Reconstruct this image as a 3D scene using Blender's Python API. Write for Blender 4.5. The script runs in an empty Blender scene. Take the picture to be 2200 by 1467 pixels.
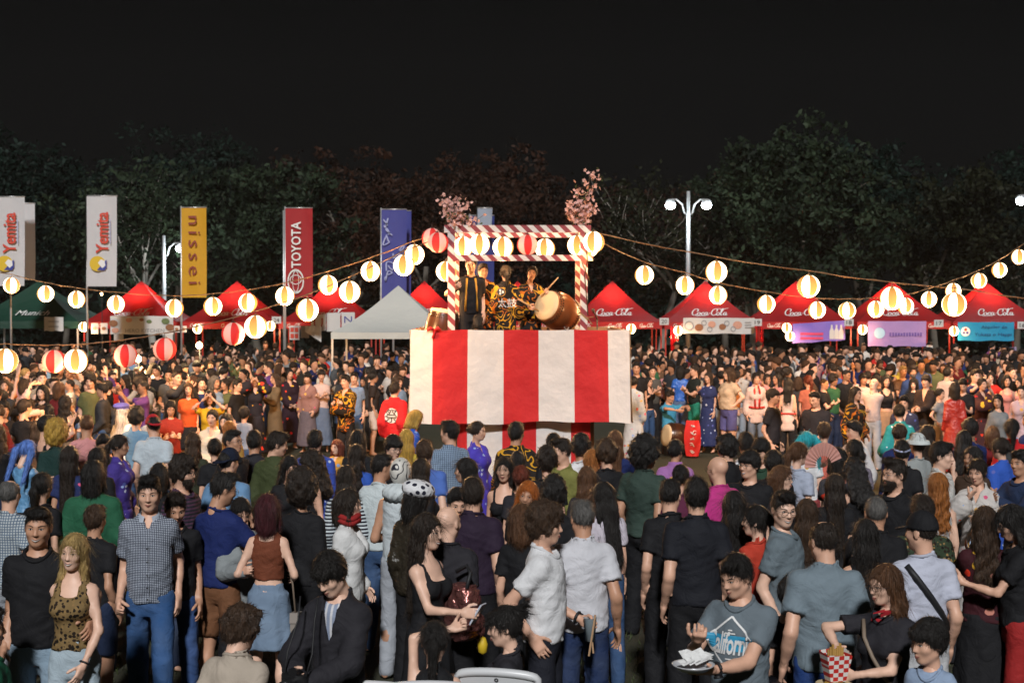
import bpy, bmesh, math, random
import numpy as np
from mathutils import Vector, Matrix, Quaternion
from mathutils.bvhtree import BVHTree

# ------------------------------------------------------------------ camera, sky, sun, exposure
SC = bpy.context.scene
COL = SC.collection
F_PX, CX, CY, Y_HOR, CAM_H = 3055.0, 1100.0, 733.5, 648.0, 3.05      # photograph is 2200 x 1467
PITCH = math.atan((CY - Y_HOR) / F_PX)
cam = bpy.data.cameras.new('camera')
cam_ob = bpy.data.objects.new('camera', cam)
COL.objects.link(cam_ob)
cam.sensor_fit = 'HORIZONTAL'
cam.sensor_width = 36.0
cam.lens = 36.0 * F_PX / 2200.0
cam.clip_start, cam.clip_end = 0.1, 1500.0
cam_ob.location = (0, 0, CAM_H)
cam_ob.rotation_euler = (math.pi / 2 - PITCH, 0, 0)
SC.camera = cam_ob
cam.dof.use_dof = True
cam.dof.focus_distance = 11.0
cam.dof.aperture_fstop = 4.5

SUN_EL, SUN_AZ = math.radians(36), math.radians(-2)                 # flood light from behind the camera, a little from the left
world = bpy.data.worlds.new('World')
SC.world = world
world.use_nodes = True
nt = world.node_tree
nt.nodes.clear()
wo = nt.nodes.new('ShaderNodeOutputWorld')
bg = nt.nodes.new('ShaderNodeBackground')
sky = nt.nodes.new('ShaderNodeTexSky')
sky.sky_type = 'NISHITA'
sky.sun_disc = False
sky.sun_elevation = SUN_EL
sky.sun_rotation = math.pi + SUN_AZ
hs = nt.nodes.new('ShaderNodeHueSaturation')
hs.inputs['Saturation'].default_value = 0.18
nt.links.new(sky.outputs[0], hs.inputs['Color'])
nt.links.new(hs.outputs[0], bg.inputs['Color'])
bg.inputs['Strength'].default_value = 0.0003
nt.links.new(bg.outputs[0], wo.inputs[0])
sun = bpy.data.lights.new('sun', 'SUN')
sun.energy = 3.2
sun.angle = math.radians(4)
sun.color = (0.98, 0.985, 0.98)
sun_ob = bpy.data.objects.new('sun', sun)
COL.objects.link(sun_ob)
# light travels towards +Y, downward
_d = Vector((math.sin(-SUN_AZ) * math.cos(SUN_EL), math.cos(SUN_AZ) * math.cos(SUN_EL), -math.sin(SUN_EL)))
sun_ob.rotation_euler = _d.to_track_quat('-Z', 'Y').to_euler()
SC.view_settings.view_transform = 'Standard'
SC.view_settings.look = 'None'
SC.view_settings.exposure = 0.0
SC.view_settings.gamma = 1.0
SC.view_settings.use_curve_mapping = False
SC.render.engine = 'CYCLES'
SC.cycles.use_denoising = True
SC.cycles.max_bounces = 5
SC.cycles.diffuse_bounces = 2
SC.cycles.glossy_bounces = 2
SC.cycles.transmission_bounces = 3
SC.cycles.transparent_max_bounces = 6
SC.cycles.sample_clamp_indirect = 3.0
SC.cycles.caustics_reflective = False
SC.cycles.caustics_refractive = False

# ------------------------------------------------------------------ helpers
_cp, _sp = math.cos(PITCH), math.sin(PITCH)

def ray(px, py):
 x, z = (px - CX) / F_PX, (CY - py) / F_PX
 return Vector((x, _cp + z * _sp, -_sp + z * _cp))

def at_z(px, py, z):
 """ground-truth place of a thing seen at (px, py) of the photograph whose point there is z above the ground"""
 r = ray(px, py)
 return Vector((0, 0, CAM_H)) + r * ((z - CAM_H) / r.z)

def at_d(px, py, d):
 r = ray(px, py)
 return Vector((0, 0, CAM_H)) + r * (d / r.y)

def lin(c):
 """sRGB 0-255 -> linear"""
 o = []
 for v in c[:3]:
  v = v / 255.0
  o.append(v / 12.92 if v <= 0.04045 else ((v + 0.055) / 1.055) ** 2.4)
 return tuple(o)

def link(o, parent=None):
 COL.objects.link(o)
 if parent is not None:
  o.parent = parent
 return o

def tag(o, label=None, cat=None, group=None, kind=None):
 if label:
  o['label'] = label
 if cat:
  o['category'] = cat
 if group:
  o['group'] = group
 if kind:
  o['kind'] = kind
 return o

def empty(name, loc, rz=0.0):
 o = bpy.data.objects.new(name, None)
 o.location = loc
 o.rotation_euler = (0, 0, rz)
 o.empty_display_size = 0.1
 return link(o)

def np_mesh(name, V, Q, mats, mi=None, smooth=True):
 """V (n,3) array; Q list/array of quads (m,4) or tris (m,3)"""
 me = bpy.data.meshes.new(name)
 V = np.asarray(V, np.float32)
 Q = np.asarray(Q, np.int32)
 me.vertices.add(len(V))
 me.vertices.foreach_set('co', V.ravel())
 n = Q.shape[1] if len(Q) else 4
 me.loops.add(Q.size)
 me.loops.foreach_set('vertex_index', Q.ravel())
 me.polygons.add(len(Q))
 me.polygons.foreach_set('loop_start', np.arange(0, Q.size, n, dtype=np.int32))
 me.polygons.foreach_set('use_smooth', np.full(len(Q), smooth))
 for m in (mats if isinstance(mats, (list, tuple)) else [mats]):
  me.materials.append(m)
 if mi is not None:
  me.polygons.foreach_set('material_index', np.asarray(mi, np.int32))
 me.update(calc_edges=True)
 return me

class MB:
 """collects simple solids and builds them as ONE mesh object"""
 def __init__(s):
  s.v, s.f, s.m = [], [], []
  s.cur = 0

 def add(s, vs, fs):
  b = len(s.v)
  s.v += [tuple(v) for v in vs]
  for f in fs:
   s.f.append(tuple(b + i for i in f))
   s.m.append(s.cur)
  return s

 def box(s, c, sz, M=None):
  x, y, z = sz[0] / 2, sz[1] / 2, sz[2] / 2
  vs = [Vector((sx * x, sy * y, q * z)) for q in (-1, 1) for sy in (-1, 1) for sx in (-1, 1)]
  if M is not None:
   vs = [M @ v for v in vs]
  vs = [v + Vector(c) for v in vs]
  return s.add(vs, [(0, 2, 3, 1), (4, 5, 7, 6), (0, 1, 5, 4), (2, 6, 7, 3), (0, 4, 6, 2), (1, 3, 7, 5)])

 def tube(s, pts, r, n=8, cap=True):
  pts = [Vector(p) for p in pts]
  rs = r if isinstance(r, (list, tuple)) else [r] * len(pts)
  vs, fs = [], []
  for i, p in enumerate(pts):
   a = pts[max(i - 1, 0)]
   b = pts[min(i + 1, len(pts) - 1)]
   d = (b - a).normalized()
   u = d.cross(Vector((0, 0, 1)))
   if u.length < 1e-3:
    u = d.cross(Vector((0, 1, 0)))
   u.normalize()
   w = d.cross(u)
   for k in range(n):
    t = 2 * math.pi * k / n
    vs.append(p + (u * math.cos(t) + w * math.sin(t)) * rs[i])
  for i in range(len(pts) - 1):
   for k in range(n):
    a, b = i * n + k, i * n + (k + 1) % n
    fs.append((a, b, b + n, a + n))
  if cap:
   fs.append(tuple(range(n))[::-1])
   fs.append(tuple((len(pts) - 1) * n + k for k in range(n)))
  return s.add(vs, fs)

 def lathe(s, prof, c=(0, 0, 0), n=20, M=None, seg_mat=None):
  vs, fs, ms = [], [], []
  for r, z in prof:
   for k in range(n):
    t = 2 * math.pi * k / n
    v = Vector((r * math.cos(t), r * math.sin(t), z))
    if M is not None:
     v = M @ v
    vs.append(v + Vector(c))
  for i in range(len(prof) - 1):
   for k in range(n):
    a, b = i * n + k, i * n + (k + 1) % n
    fs.append((a, b, b + n, a + n))
    ms.append(seg_mat(i, k) if seg_mat else s.cur)
  m0 = len(s.m)
  s.add(vs, fs)
  s.m[m0:] = ms
  return s

 def grid(s, P):
  """P rows x cols of points"""
  R, C = len(P), len(P[0])
  return s.add([p for row in P for p in row],
      [(i * C + j, i * C + j + 1, (i + 1) * C + j + 1, (i + 1) * C + j) for i in range(R - 1) for j in range(C - 1)])

 def mesh(s, name, mats, smooth=False):
  me = bpy.data.meshes.new(name)
  me.from_pydata(s.v, [], s.f)
  for m in (mats if isinstance(mats, (list, tuple)) else [mats]):
   me.materials.append(m)
  me.polygons.foreach_set('material_index', np.asarray(s.m, np.int32))
  me.polygons.foreach_set('use_smooth', np.full(len(s.f), smooth))
  me.update()
  return me

 def build(s, name, mats, parent=None, smooth=False, loc=None):
  o = bpy.data.objects.new(name, s.mesh(name, mats, smooth))
  if loc is not None:
   o.location = loc
  return link(o, parent)

# ------------------------------------------------------------------ materials
MATS = {}

def new_mat(name):
 m = bpy.data.materials.new(name)
 m.use_nodes = True
 t = m.node_tree
 return m, t, t.nodes['Principled BSDF']

def N(t, typ, **kw):
 n = t.nodes.new(typ)
 for k, v in kw.items():
  if k in n.inputs:
   n.inputs[k].default_value = v
  else:
   setattr(n, k, v)
 return n

def noise_bump(t, p, scale=40.0, strength=0.25, dist=0.01, vec=None, detail=4.0):
 nz = N(t, 'ShaderNodeTexNoise', Scale=scale, Detail=detail)
 bp = N(t, 'ShaderNodeBump', Strength=strength, Distance=dist)
 if vec is not None:
  t.links.new(vec, nz.inputs['Vector'])
 t.links.new(nz.outputs[0], bp.inputs['Height'])
 t.links.new(bp.outputs[0], p.inputs['Normal'])
 return nz

def mat(name, col, rough=0.6, metal=0.0, bump=None, var=0.12, vscale=6.0, emit=None, estr=0.0, spec=None, transl=0.0):
 """plain surface: colour with fine noise variation"""
 if name in MATS:
  return MATS[name]
 m, t, p = new_mat(name)
 tc = N(t, 'ShaderNodeTexCoord')
 nz = N(t, 'ShaderNodeTexNoise', Scale=vscale, Detail=5.0)
 t.links.new(tc.outputs['Object'], nz.inputs['Vector'])
 mr = N(t, 'ShaderNodeMapRange')
 mr.inputs['To Min'].default_value = 1 - var
 mr.inputs['To Max'].default_value = 1 + var
 t.links.new(nz.outputs[0], mr.inputs[0])
 mx = N(t, 'ShaderNodeMix', data_type='RGBA', blend_type='MULTIPLY')
 mx.inputs[0].default_value = 1.0
 mx.inputs[6].default_value = (*col, 1)
 t.links.new(mr.outputs[0], mx.inputs[7])
 t.links.new(mx.outputs[2], p.inputs['Base Color'])
 p.inputs['Roughness'].default_value = rough
 p.inputs['Metallic'].default_value = metal
 if spec is not None:
  p.inputs['Specular IOR Level'].default_value = spec
 if bump:
  noise_bump(t, p, bump[0], bump[1], bump[2], tc.outputs['Object'])
 if emit:
  p.inputs['Emission Color'].default_value = (*emit, 1)
  p.inputs['Emission Strength'].default_value = estr
 if transl > 0:
  tr = N(t, 'ShaderNodeBsdfTranslucent')
  t.links.new(mx.outputs[2], tr.inputs['Color'])
  ms = N(t, 'ShaderNodeMixShader')
  ms.inputs[0].default_value = transl
  t.links.new(p.outputs[0], ms.inputs[1])
  t.links.new(tr.outputs[0], ms.inputs[2])
  t.links.new(ms.outputs[0], t.nodes['Material Output'].inputs[0])
 MATS[name] = m
 return m

def obj_mat(name, rough=0.8, bump=(60, 0.3, 0.004), var=0.18, vscale=9.0, spec=0.2, attr=None, pattern=None, sheen=0.0, wrinkle=0.023):
 """cloth / skin / hair: the colour is the object's own colour; pattern(t, tc, colour_socket) may lay a print on it"""
 if name in MATS:
  return MATS[name]
 m, t, p = new_mat(name)
 tc = N(t, 'ShaderNodeTexCoord')
 if attr:
  oi = N(t, 'ShaderNodeAttribute', attribute_name=attr)
  col = oi.outputs['Color']
 else:
  oi = N(t, 'ShaderNodeObjectInfo')
  col = oi.outputs['Color']
 if pattern:
  col = pattern(t, tc, col)
 nz = N(t, 'ShaderNodeTexNoise', Scale=vscale, Detail=4.0)
 t.links.new(tc.outputs['Object'], nz.inputs['Vector'])
 mr = N(t, 'ShaderNodeMapRange')
 mr.inputs['To Min'].default_value = 1 - var
 mr.inputs['To Max'].default_value = 1 + var
 t.links.new(nz.outputs[0], mr.inputs[0])
 mx = N(t, 'ShaderNodeMix', data_type='RGBA', blend_type='MULTIPLY')
 mx.inputs[0].default_value = 1.0
 t.links.new(col, mx.inputs[6])
 t.links.new(mr.outputs[0], mx.inputs[7])
 t.links.new(mx.outputs[2], p.inputs['Base Color'])
 p.inputs['Roughness'].default_value = rough
 p.inputs['Specular IOR Level'].default_value = spec
 if sheen:
  p.inputs['Sheen Weight'].default_value = sheen
 if bump:
  noise_bump(t, p, bump[0], bump[1], bump[2], tc.outputs['Object'])
  if wrinkle:
   bp = p.inputs['Normal'].links[0].from_node
   w = N(t, 'ShaderNodeTexNoise', Scale=6.5, Detail=6.0, Roughness=0.55, Distortion=1.6)
   t.links.new(tc.outputs['Object'], w.inputs['Vector'])
   b2 = N(t, 'ShaderNodeBump', Strength=0.75, Distance=wrinkle)
   t.links.new(w.outputs[0], b2.inputs['Height'])
   t.links.new(b2.outputs[0], bp.inputs['Normal'])
 MATS[name] = m
 return m

def _mixc(t, fac, a, b):
 mx = N(t, 'ShaderNodeMix', data_type='RGBA')
 t.links.new(fac, mx.inputs[0])
 for i, q in ((6, a), (7, b)):
  if isinstance(q, tuple):
   mx.inputs[i].default_value = (*q, 1)
  else:
   t.links.new(q, mx.inputs[i])
 return mx.outputs[2]

def _math(t, op, a, b=None, c=None):
 n = N(t, 'ShaderNodeMath', operation=op)
 for i, q in enumerate((a, b, c)):
  if q is None:
   continue
  if isinstance(q, (int, float)):
   n.inputs[i].default_value = q
  else:
   t.links.new(q, n.inputs[i])
 return n.outputs[0]

def _xyz(t, tc, out='Object'):
 s = N(t, 'ShaderNodeSeparateXYZ')
 t.links.new(tc.outputs[out], s.inputs[0])
 return s.outputs

def pat_check(size=0.012, dark=(0.02, 0.025, 0.045)):
 def f(t, tc, col):
  o = _xyz(t, tc)
  gx = _math(t, 'LESS_THAN', _math(t, 'FRACT', _math(t, 'MULTIPLY', o[0], 1 / size)), 0.35)
  gz = _math(t, 'LESS_THAN', _math(t, 'FRACT', _math(t, 'MULTIPLY', o[2], 1 / size)), 0.35)
  return _mixc(t, _math(t, 'MAXIMUM', gx, gz), col, dark)
 return f

def pat_stripe(axis=2, size=0.03, other=(0.02, 0.02, 0.03), duty=0.5):
 def f(t, tc, col):
  o = _xyz(t, tc)
  g = _math(t, 'LESS_THAN', _math(t, 'FRACT', _math(t, 'MULTIPLY', o[axis], 1 / size)), duty)
  return _mixc(t, g, col, other)
 return f

def pat_blobs(cols, scale=16.0, thr=0.30):
 """printed flowers / patches: cells of random colour on the ground colour"""
 def f(t, tc, col):
  v = N(t, 'ShaderNodeTexVoronoi', Scale=scale, Randomness=1.0)
  nz = N(t, 'ShaderNodeTexNoise', Scale=scale * 1.5)
  t.links.new(tc.outputs['Object'], nz.inputs['Vector'])
  t.links.new(tc.outputs['Object'], v.inputs['Vector'])
  d = _math(t, 'ADD', v.outputs['Distance'], _math(t, 'MULTIPLY', nz.outputs[0], 0.45))
  g = _math(t, 'LESS_THAN', d, thr + 0.22)
  s = N(t, 'ShaderNodeSeparateColor')
  t.links.new(v.outputs['Color'], s.inputs[0])
  cr = N(t, 'ShaderNodeValToRGB')
  cr.color_ramp.interpolation = 'CONSTANT'
  while len(cr.color_ramp.elements) < len(cols):
   cr.color_ramp.elements.new(0.5)
  for i, c in enumerate(cols):
   cr.color_ramp.elements[i].position = i / len(cols)
   cr.color_ramp.elements[i].color = (*c, 1)
  t.links.new(s.outputs[0], cr.inputs[0])
  return _mixc(t, g, col, cr.outputs[0])
 return f

def pat_denim(t, tc, col):
 nz = N(t, 'ShaderNodeTexNoise', Scale=5.0, Detail=3.0)
 t.links.new(tc.outputs['Object'], nz.inputs['Vector'])
 g = _math(t, 'MULTIPLY_ADD', nz.outputs[0], 1.6, -0.55)
 l = N(t, 'ShaderNodeMix', data_type='RGBA', blend_type='ADD')
 l.inputs[0].default_value = 1.0
 t.links.new(col, l.inputs[6])
 l.inputs[7].default_value = (0.06, 0.07, 0.08, 1)
 g2 = N(t, 'ShaderNodeClamp')
 t.links.new(g, g2.inputs[0])
 return _mixc(t, g2.outputs[0], col, l.outputs[2])

def M_cloth(kind='plain'):
 if kind == 'plain':
  return obj_mat('cloth')
 if kind == 'denim':
  return obj_mat('denim', pattern=pat_denim, rough=0.9, bump=(140, 0.3, 0.003))
 if kind == 'check':
  return obj_mat('check_cloth', pattern=pat_check())
 if kind == 'fine_check':
  return obj_mat('fine_check_cloth', pattern=pat_check(0.02, (0.10, 0.14, 0.20)))
 if kind == 'stripe':
  return obj_mat('striped_cloth', pattern=pat_stripe(2, 0.03))
 if kind == 'vstripe':
  return obj_mat('upright_striped_cloth', pattern=pat_stripe(0, 0.035, (0.55, 0.55, 0.58), 0.4))
 if kind == 'leopard':
  return obj_mat('leopard_cloth', pattern=pat_blobs([(0.01, 0.008, 0.006), (0.02, 0.012, 0.008), (0.24, 0.15, 0.06)], 40, 0.46))
 if kind == 'floral_dark':
  return obj_mat('dark_floral_cloth', pattern=pat_blobs([(0.75, 0.05, 0.02), (0.8, 0.45, 0.04), (0.5, 0.02, 0.03), (0.5, 0.2, 0.15)], 7.5, 0.26))
 if kind == 'floral_light':
  return obj_mat('light_floral_cloth', pattern=pat_blobs([(0.65, 0.12, 0.08), (0.7, 0.4, 0.1), (0.25, 0.35, 0.6), (0.6, 0.1, 0.2)], 9, 0.22))
 if kind == 'gold_scroll':
  return obj_mat('gold_scroll_cloth', pattern=pat_scroll)
 if kind == 'print_blue':
  return obj_mat('blue_print_cloth', pattern=pat_blobs([(0.5, 0.55, 0.7), (0.3, 0.4, 0.7), (0.1, 0.12, 0.4)], 11, 0.2))
 if kind == 'speckle':
  return obj_mat('speckled_cloth', pattern=pat_blobs([(0.30, 0.20, 0.12), (0.5, 0.28, 0.16), (0.2, 0.16, 0.12)], 22, 0.15))
 if kind == 'polka':
  return obj_mat('spotted_cloth', pattern=pat_polka)
 if kind == 'gloss':
  return obj_mat('glossy_cloth', rough=0.28, spec=0.6, bump=(22, 0.9, 0.02))
 if kind == 'scribble':
  return obj_mat('mask_cloth', rough=0.45, spec=0.5, pattern=pat_scribble)

def pat_polka(t, tc, col):
 v = N(t, 'ShaderNodeTexVoronoi', Scale=17.0, Randomness=0.55)
 t.links.new(tc.outputs['Object'], v.inputs['Vector'])
 g = _math(t, 'LESS_THAN', v.outputs['Distance'], 0.36)
 return _mixc(t, g, col, (0.02, 0.02, 0.035))

def pat_scribble(t, tc, col):
 w = N(t, 'ShaderNodeTexWave', Scale=9.0, Distortion=9.0, Detail=1.0)
 w.wave_type = 'RINGS'
 t.links.new(tc.outputs['Object'], w.inputs['Vector'])
 g = _math(t, 'LESS_THAN', w.outputs['Fac'], 0.10)
 return _mixc(t, g, col, (0.02, 0.02, 0.03))

def pat_scroll(t, tc, col):
 """gold scrollwork on black, like a festival drum coat"""
 nz = N(t, 'ShaderNodeTexNoise', Scale=5.5, Detail=0.6, Distortion=0.8)
 t.links.new(tc.outputs['Object'], nz.inputs['Vector'])
 q = _math(t, 'ABSOLUTE', _math(t, 'SUBTRACT', _math(t, 'FRACT', _math(t, 'MULTIPLY', nz.outputs[0], 6.5)), .5))
 g = _math(t, 'LESS_THAN', q, .135)
 n2 = N(t, 'ShaderNodeTexNoise', Scale=3.1)
 t.links.new(tc.outputs['Object'], n2.inputs['Vector'])
 gold = _mixc(t, _math(t, 'GREATER_THAN', n2.outputs[0], .52), (.60, .30, .02), (.50, .13, .012))
 red = _math(t, 'GREATER_THAN', n2.outputs[0], .66)
 return _mixc(t, g, _mixc(t, red, col, (.30, .05, .01)), gold)
# ------------------------------------------------------------------ people: one smooth skin grown round a posed skeleton
V3 = lambda *a: np.array(a, float)

def unit(v):
 v = np.asarray(v, float)
 return v / (np.linalg.norm(v) + 1e-9)

def smin(a, b, k):
 if k <= 0:
  return np.minimum(a, b)
 h = np.maximum(k - np.abs(a - b), 0) / k
 return np.minimum(a, b) - h * h * k * 0.25

class Field:
 def __init__(s, lo, hi, h):
  s.h = h
  s.lo = np.asarray(lo, float) - 2 * h
  n = np.ceil((np.asarray(hi, float) + 2 * h - s.lo) / h).astype(int) + 1
  s.ax = [s.lo[i] + h * np.arange(n[i]) for i in range(3)]
  s.f = np.full(n, 1.0, np.float32)

 def sl(s, lo, hi):
  r = []
  for i in range(3):
   a = max(0, int((lo[i] - s.lo[i]) / s.h) - 1)
   b = min(len(s.ax[i]), int((hi[i] - s.lo[i]) / s.h) + 3)
   r.append(slice(a, max(a, b)))
  X = s.ax[0][r[0]][:, None, None].astype(np.float32)
  Y = s.ax[1][r[1]][None, :, None].astype(np.float32)
  Z = s.ax[2][r[2]][None, None, :].astype(np.float32)
  return tuple(r), X, Y, Z

 def full(s):
  return (s.ax[0][:, None, None].astype(np.float32), s.ax[1][None, :, None].astype(np.float32), s.ax[2][None, None, :].astype(np.float32))

 def add(s, fn, lo, hi, k=0.02):
  m = k + 2.5 * s.h
  r, X, Y, Z = s.sl(np.asarray(lo) - m, np.asarray(hi) + m)
  if s.f[r].size:
   s.f[r] = smin(s.f[r], fn(X, Y, Z), k)
  return s

 def sub(s, fn, k=0.0):
  X, Y, Z = s.full()
  d = -fn(X, Y, Z)
  s.f = -smin(-s.f, -d, k)
  return s

 def cone(s, a, b, ra, rb, k=0.02):
  a, b = np.asarray(a, float), np.asarray(b, float)
  R = max(ra, rb)
  return s.add(f_cone(a, b, ra, rb), np.minimum(a, b) - R, np.maximum(a, b) + R, k)

 def ell(s, c, r, k=0.02):
  c, r = np.asarray(c, float), np.asarray(r, float)
  return s.add(f_ell(c, r), c - r, c + r, k)

 def mesh(s):
  return surface_nets(s.f, s.lo, s.h)

def f_cone(a, b, ra, rb):
 ba = b - a
 L2 = float(ba @ ba) + 1e-9

 def f(X, Y, Z):
  px, py, pz = X - a[0], Y - a[1], Z - a[2]
  t = np.clip((px * ba[0] + py * ba[1] + pz * ba[2]) / L2, 0, 1)
  return np.sqrt((px - t * ba[0]) ** 2 + (py - t * ba[1]) ** 2 + (pz - t * ba[2]) ** 2) - (ra + (rb - ra) * t)
 return f

def f_ell(c, r):
 def f(X, Y, Z):
  x, y, z = (X - c[0]) / r[0], (Y - c[1]) / r[1], (Z - c[2]) / r[2]
  q = np.sqrt(x * x + y * y + z * z) + 1e-6
  g = np.sqrt((x / r[0]) ** 2 + (y / r[1]) ** 2 + (z / r[2]) ** 2) + 1e-6
  return q * (q - 1) / g
 return f

_E = [(0, 1), (2, 3), (4, 5), (6, 7), (0, 2), (1, 3), (4, 6), (5, 7), (0, 4), (1, 5), (2, 6), (3, 7)]
_C = np.array([[(i >> 2) & 1, (i >> 1) & 1, i & 1] for i in range(8)])

def surface_nets(f, lo, h):
 ins = f < 0
 cnt = np.zeros(tuple(n - 1 for n in f.shape), np.int8)
 for c in _C:
  cnt += ins[c[0]:f.shape[0] - 1 + c[0], c[1]:f.shape[1] - 1 + c[1], c[2]:f.shape[2] - 1 + c[2]]
 act = np.argwhere((cnt > 0) & (cnt < 8))
 if len(act) == 0:
  return np.zeros((0, 3)), np.zeros((0, 4), int)
 idx = np.full(cnt.shape, -1, np.int32)
 idx[act[:, 0], act[:, 1], act[:, 2]] = np.arange(len(act))
 F = np.stack([f[act[:, 0] + c[0], act[:, 1] + c[1], act[:, 2] + c[2]] for c in _C], 1)
 P = np.zeros((len(act), 3))
 n = np.zeros(len(act))
 for a, b in _E:
  fa, fb = F[:, a], F[:, b]
  m = (fa < 0) != (fb < 0)
  t = fa[m] / (fa[m] - fb[m])
  P[m] += _C[a] + (_C[b] - _C[a]) * t[:, None]
  n[m] += 1
 P = lo + h * (act + P / n[:, None])
 quads = []
 for ax in range(3):
  o1, o2 = (ax + 1) % 3, (ax + 2) % 3
  a = ins
  s0 = [slice(None)] * 3
  s1 = [slice(None)] * 3
  s0[ax] = slice(0, -1)
  s1[ax] = slice(1, None)
  d = a[tuple(s0)].astype(np.int8) - a[tuple(s1)].astype(np.int8)
  e = np.argwhere(d != 0)
  e = e[(e[:, o1] > 0) & (e[:, o2] > 0) & (e[:, o1] < f.shape[o1] - 1) & (e[:, o2] < f.shape[o2] - 1)]
  sg = d[e[:, 0], e[:, 1], e[:, 2]]
  u1 = np.zeros(3, int)
  u1[o1] = 1
  u2 = np.zeros(3, int)
  u2[o2] = 1
  q = np.stack([idx[tuple((e - x).T)] for x in (u1 + u2, u2, 0 * u1, u1)], 1)
  q[sg < 0] = q[sg < 0][:, ::-1]
  quads.append(q)
 Q = np.concatenate(quads)
 return P, Q[(Q >= 0).all(1)]

def join(parts):
 """parts: (V, Q, material index or array)"""
 V, Q, M, b = [], [], [], 0
 for v, q, m in parts:
  V.append(v)
  Q.append(np.asarray(q) + b)
  M.append(np.full(len(q), m) if np.isscalar(m) else m)
  b += len(v)
 return np.concatenate(V), np.concatenate(Q), np.concatenate(M)

def rotm(yaw, pitch, roll):
 """degrees; yaw about z, pitch: + looks down, roll: + tilts to the person's left"""
 y, p, r = math.radians(yaw), math.radians(pitch), math.radians(roll)
 Rz = np.array([[math.cos(y), -math.sin(y), 0], [math.sin(y), math.cos(y), 0], [0, 0, 1]])
 Rx = np.array([[1, 0, 0], [0, math.cos(p), -math.sin(p)], [0, math.sin(p), math.cos(p)]])
 Ry = np.array([[math.cos(r), 0, math.sin(r)], [0, 1, 0], [-math.sin(r), 0, math.cos(r)]])
 return Rz @ Rx @ Ry

LOD_H = {'A': 0.0090, 'B': 0.0125, 'C': 0.0170, 'D': 0.021, 'E': 0.034}
_cache = {}

# ---- head (origin between the ears, looks towards -Y)
def head_field(sex, h):
 F = Field((-.1, -.13, -.2), (.1, .12, .135), h)
 w = {'m': 1.0, 'f': 0.94, 'k': 0.97}[sex]
 j = {'m': 1.0, 'f': 0.86, 'k': 0.85}[sex]
 F.ell((0, .014, .036), (.077 * w, .096, .087), .01)
 F.ell((0, -.030, -.022), (.061 * w, .062, .086), .035)
 F.cone((0, -.060, -.088), (0, -.045, -.082), .021 * j, .026 * j, .03)
 for s in (-1, 1):
  F.cone((s * .048 * j, .002, -.052), (s * .014, -.052, -.090), .022, .018 * j, .025)
  F.ell((s * .043 * w, -.060, -.018), (.020, .020, .020), .025)
  F.cone((s * .012, -.084, .026), (s * .044, -.072, .028), .011 * j, .009, .016)
 F.sub(f_ell(V3(.032, -.104, .008), V3(.019, .019, .014)), .012)
 F.sub(f_ell(V3(-.032, -.104, .008), V3(.019, .019, .014)), .012)
 for s in (-1, 1):
  F.ell((s * .032, -.0745, .008), (.0135, .0125, .0125), .003)
 nl = {'m': 1.0, 'f': 0.86, 'k': 0.75}[sex]
 F.cone((0, -.085, .020), (0, -.090 - .016 * nl, -.024), .008, .0115, .012)
 for s in (-1, 1):
  F.ell((s * .0125 * nl, -.094, -.028), (.0085, .011, .0085), .008)
 lp = 1.15 if sex == 'f' else 1.0
 for s in (-1, 1):
  F.cone((0, -.0935, -.0535), (s * .020, -.082, -.0565), .0058 * lp, .004, .006)
  F.cone((0, -.0915, -.0655), (s * .018, -.081, -.060), .0066 * lp, .004, .006)
 for s in (-1, 1):
  F.ell((s * .079 * w, .014, -.002), (.009, .021, .031), .008)
  F.sub(f_ell(V3(s * .088 * w, .008, .0), V3(.006, .010, .017)), .004)
 nr = {'m': .056, 'f': .045, 'k': .042}[sex]
 F.cone((0, .014, -.05), (0, .030, -.185), nr, nr * 1.06, .03)
 return F

def patch_strip(bvh, pts_top, pts_bot, off, tilt=None):
 """a thin raised strip laid on the face between two rows of (x, z) points"""
 vs = []
 for row in (pts_top, pts_bot):
  for x, z in row:
   hit = bvh.ray_cast(Vector((x, -.3, z)), Vector((0, 1, 0)))
   y = hit[0].y if hit[0] is not None else -.07
   vs.append((x, y - off, z))
 n = len(pts_top)
 q = [(i, i + n, i + n + 1, i + 1) for i in range(n - 1)]
 return np.array(vs), np.array(q)

HEAD_MATS = None

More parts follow.
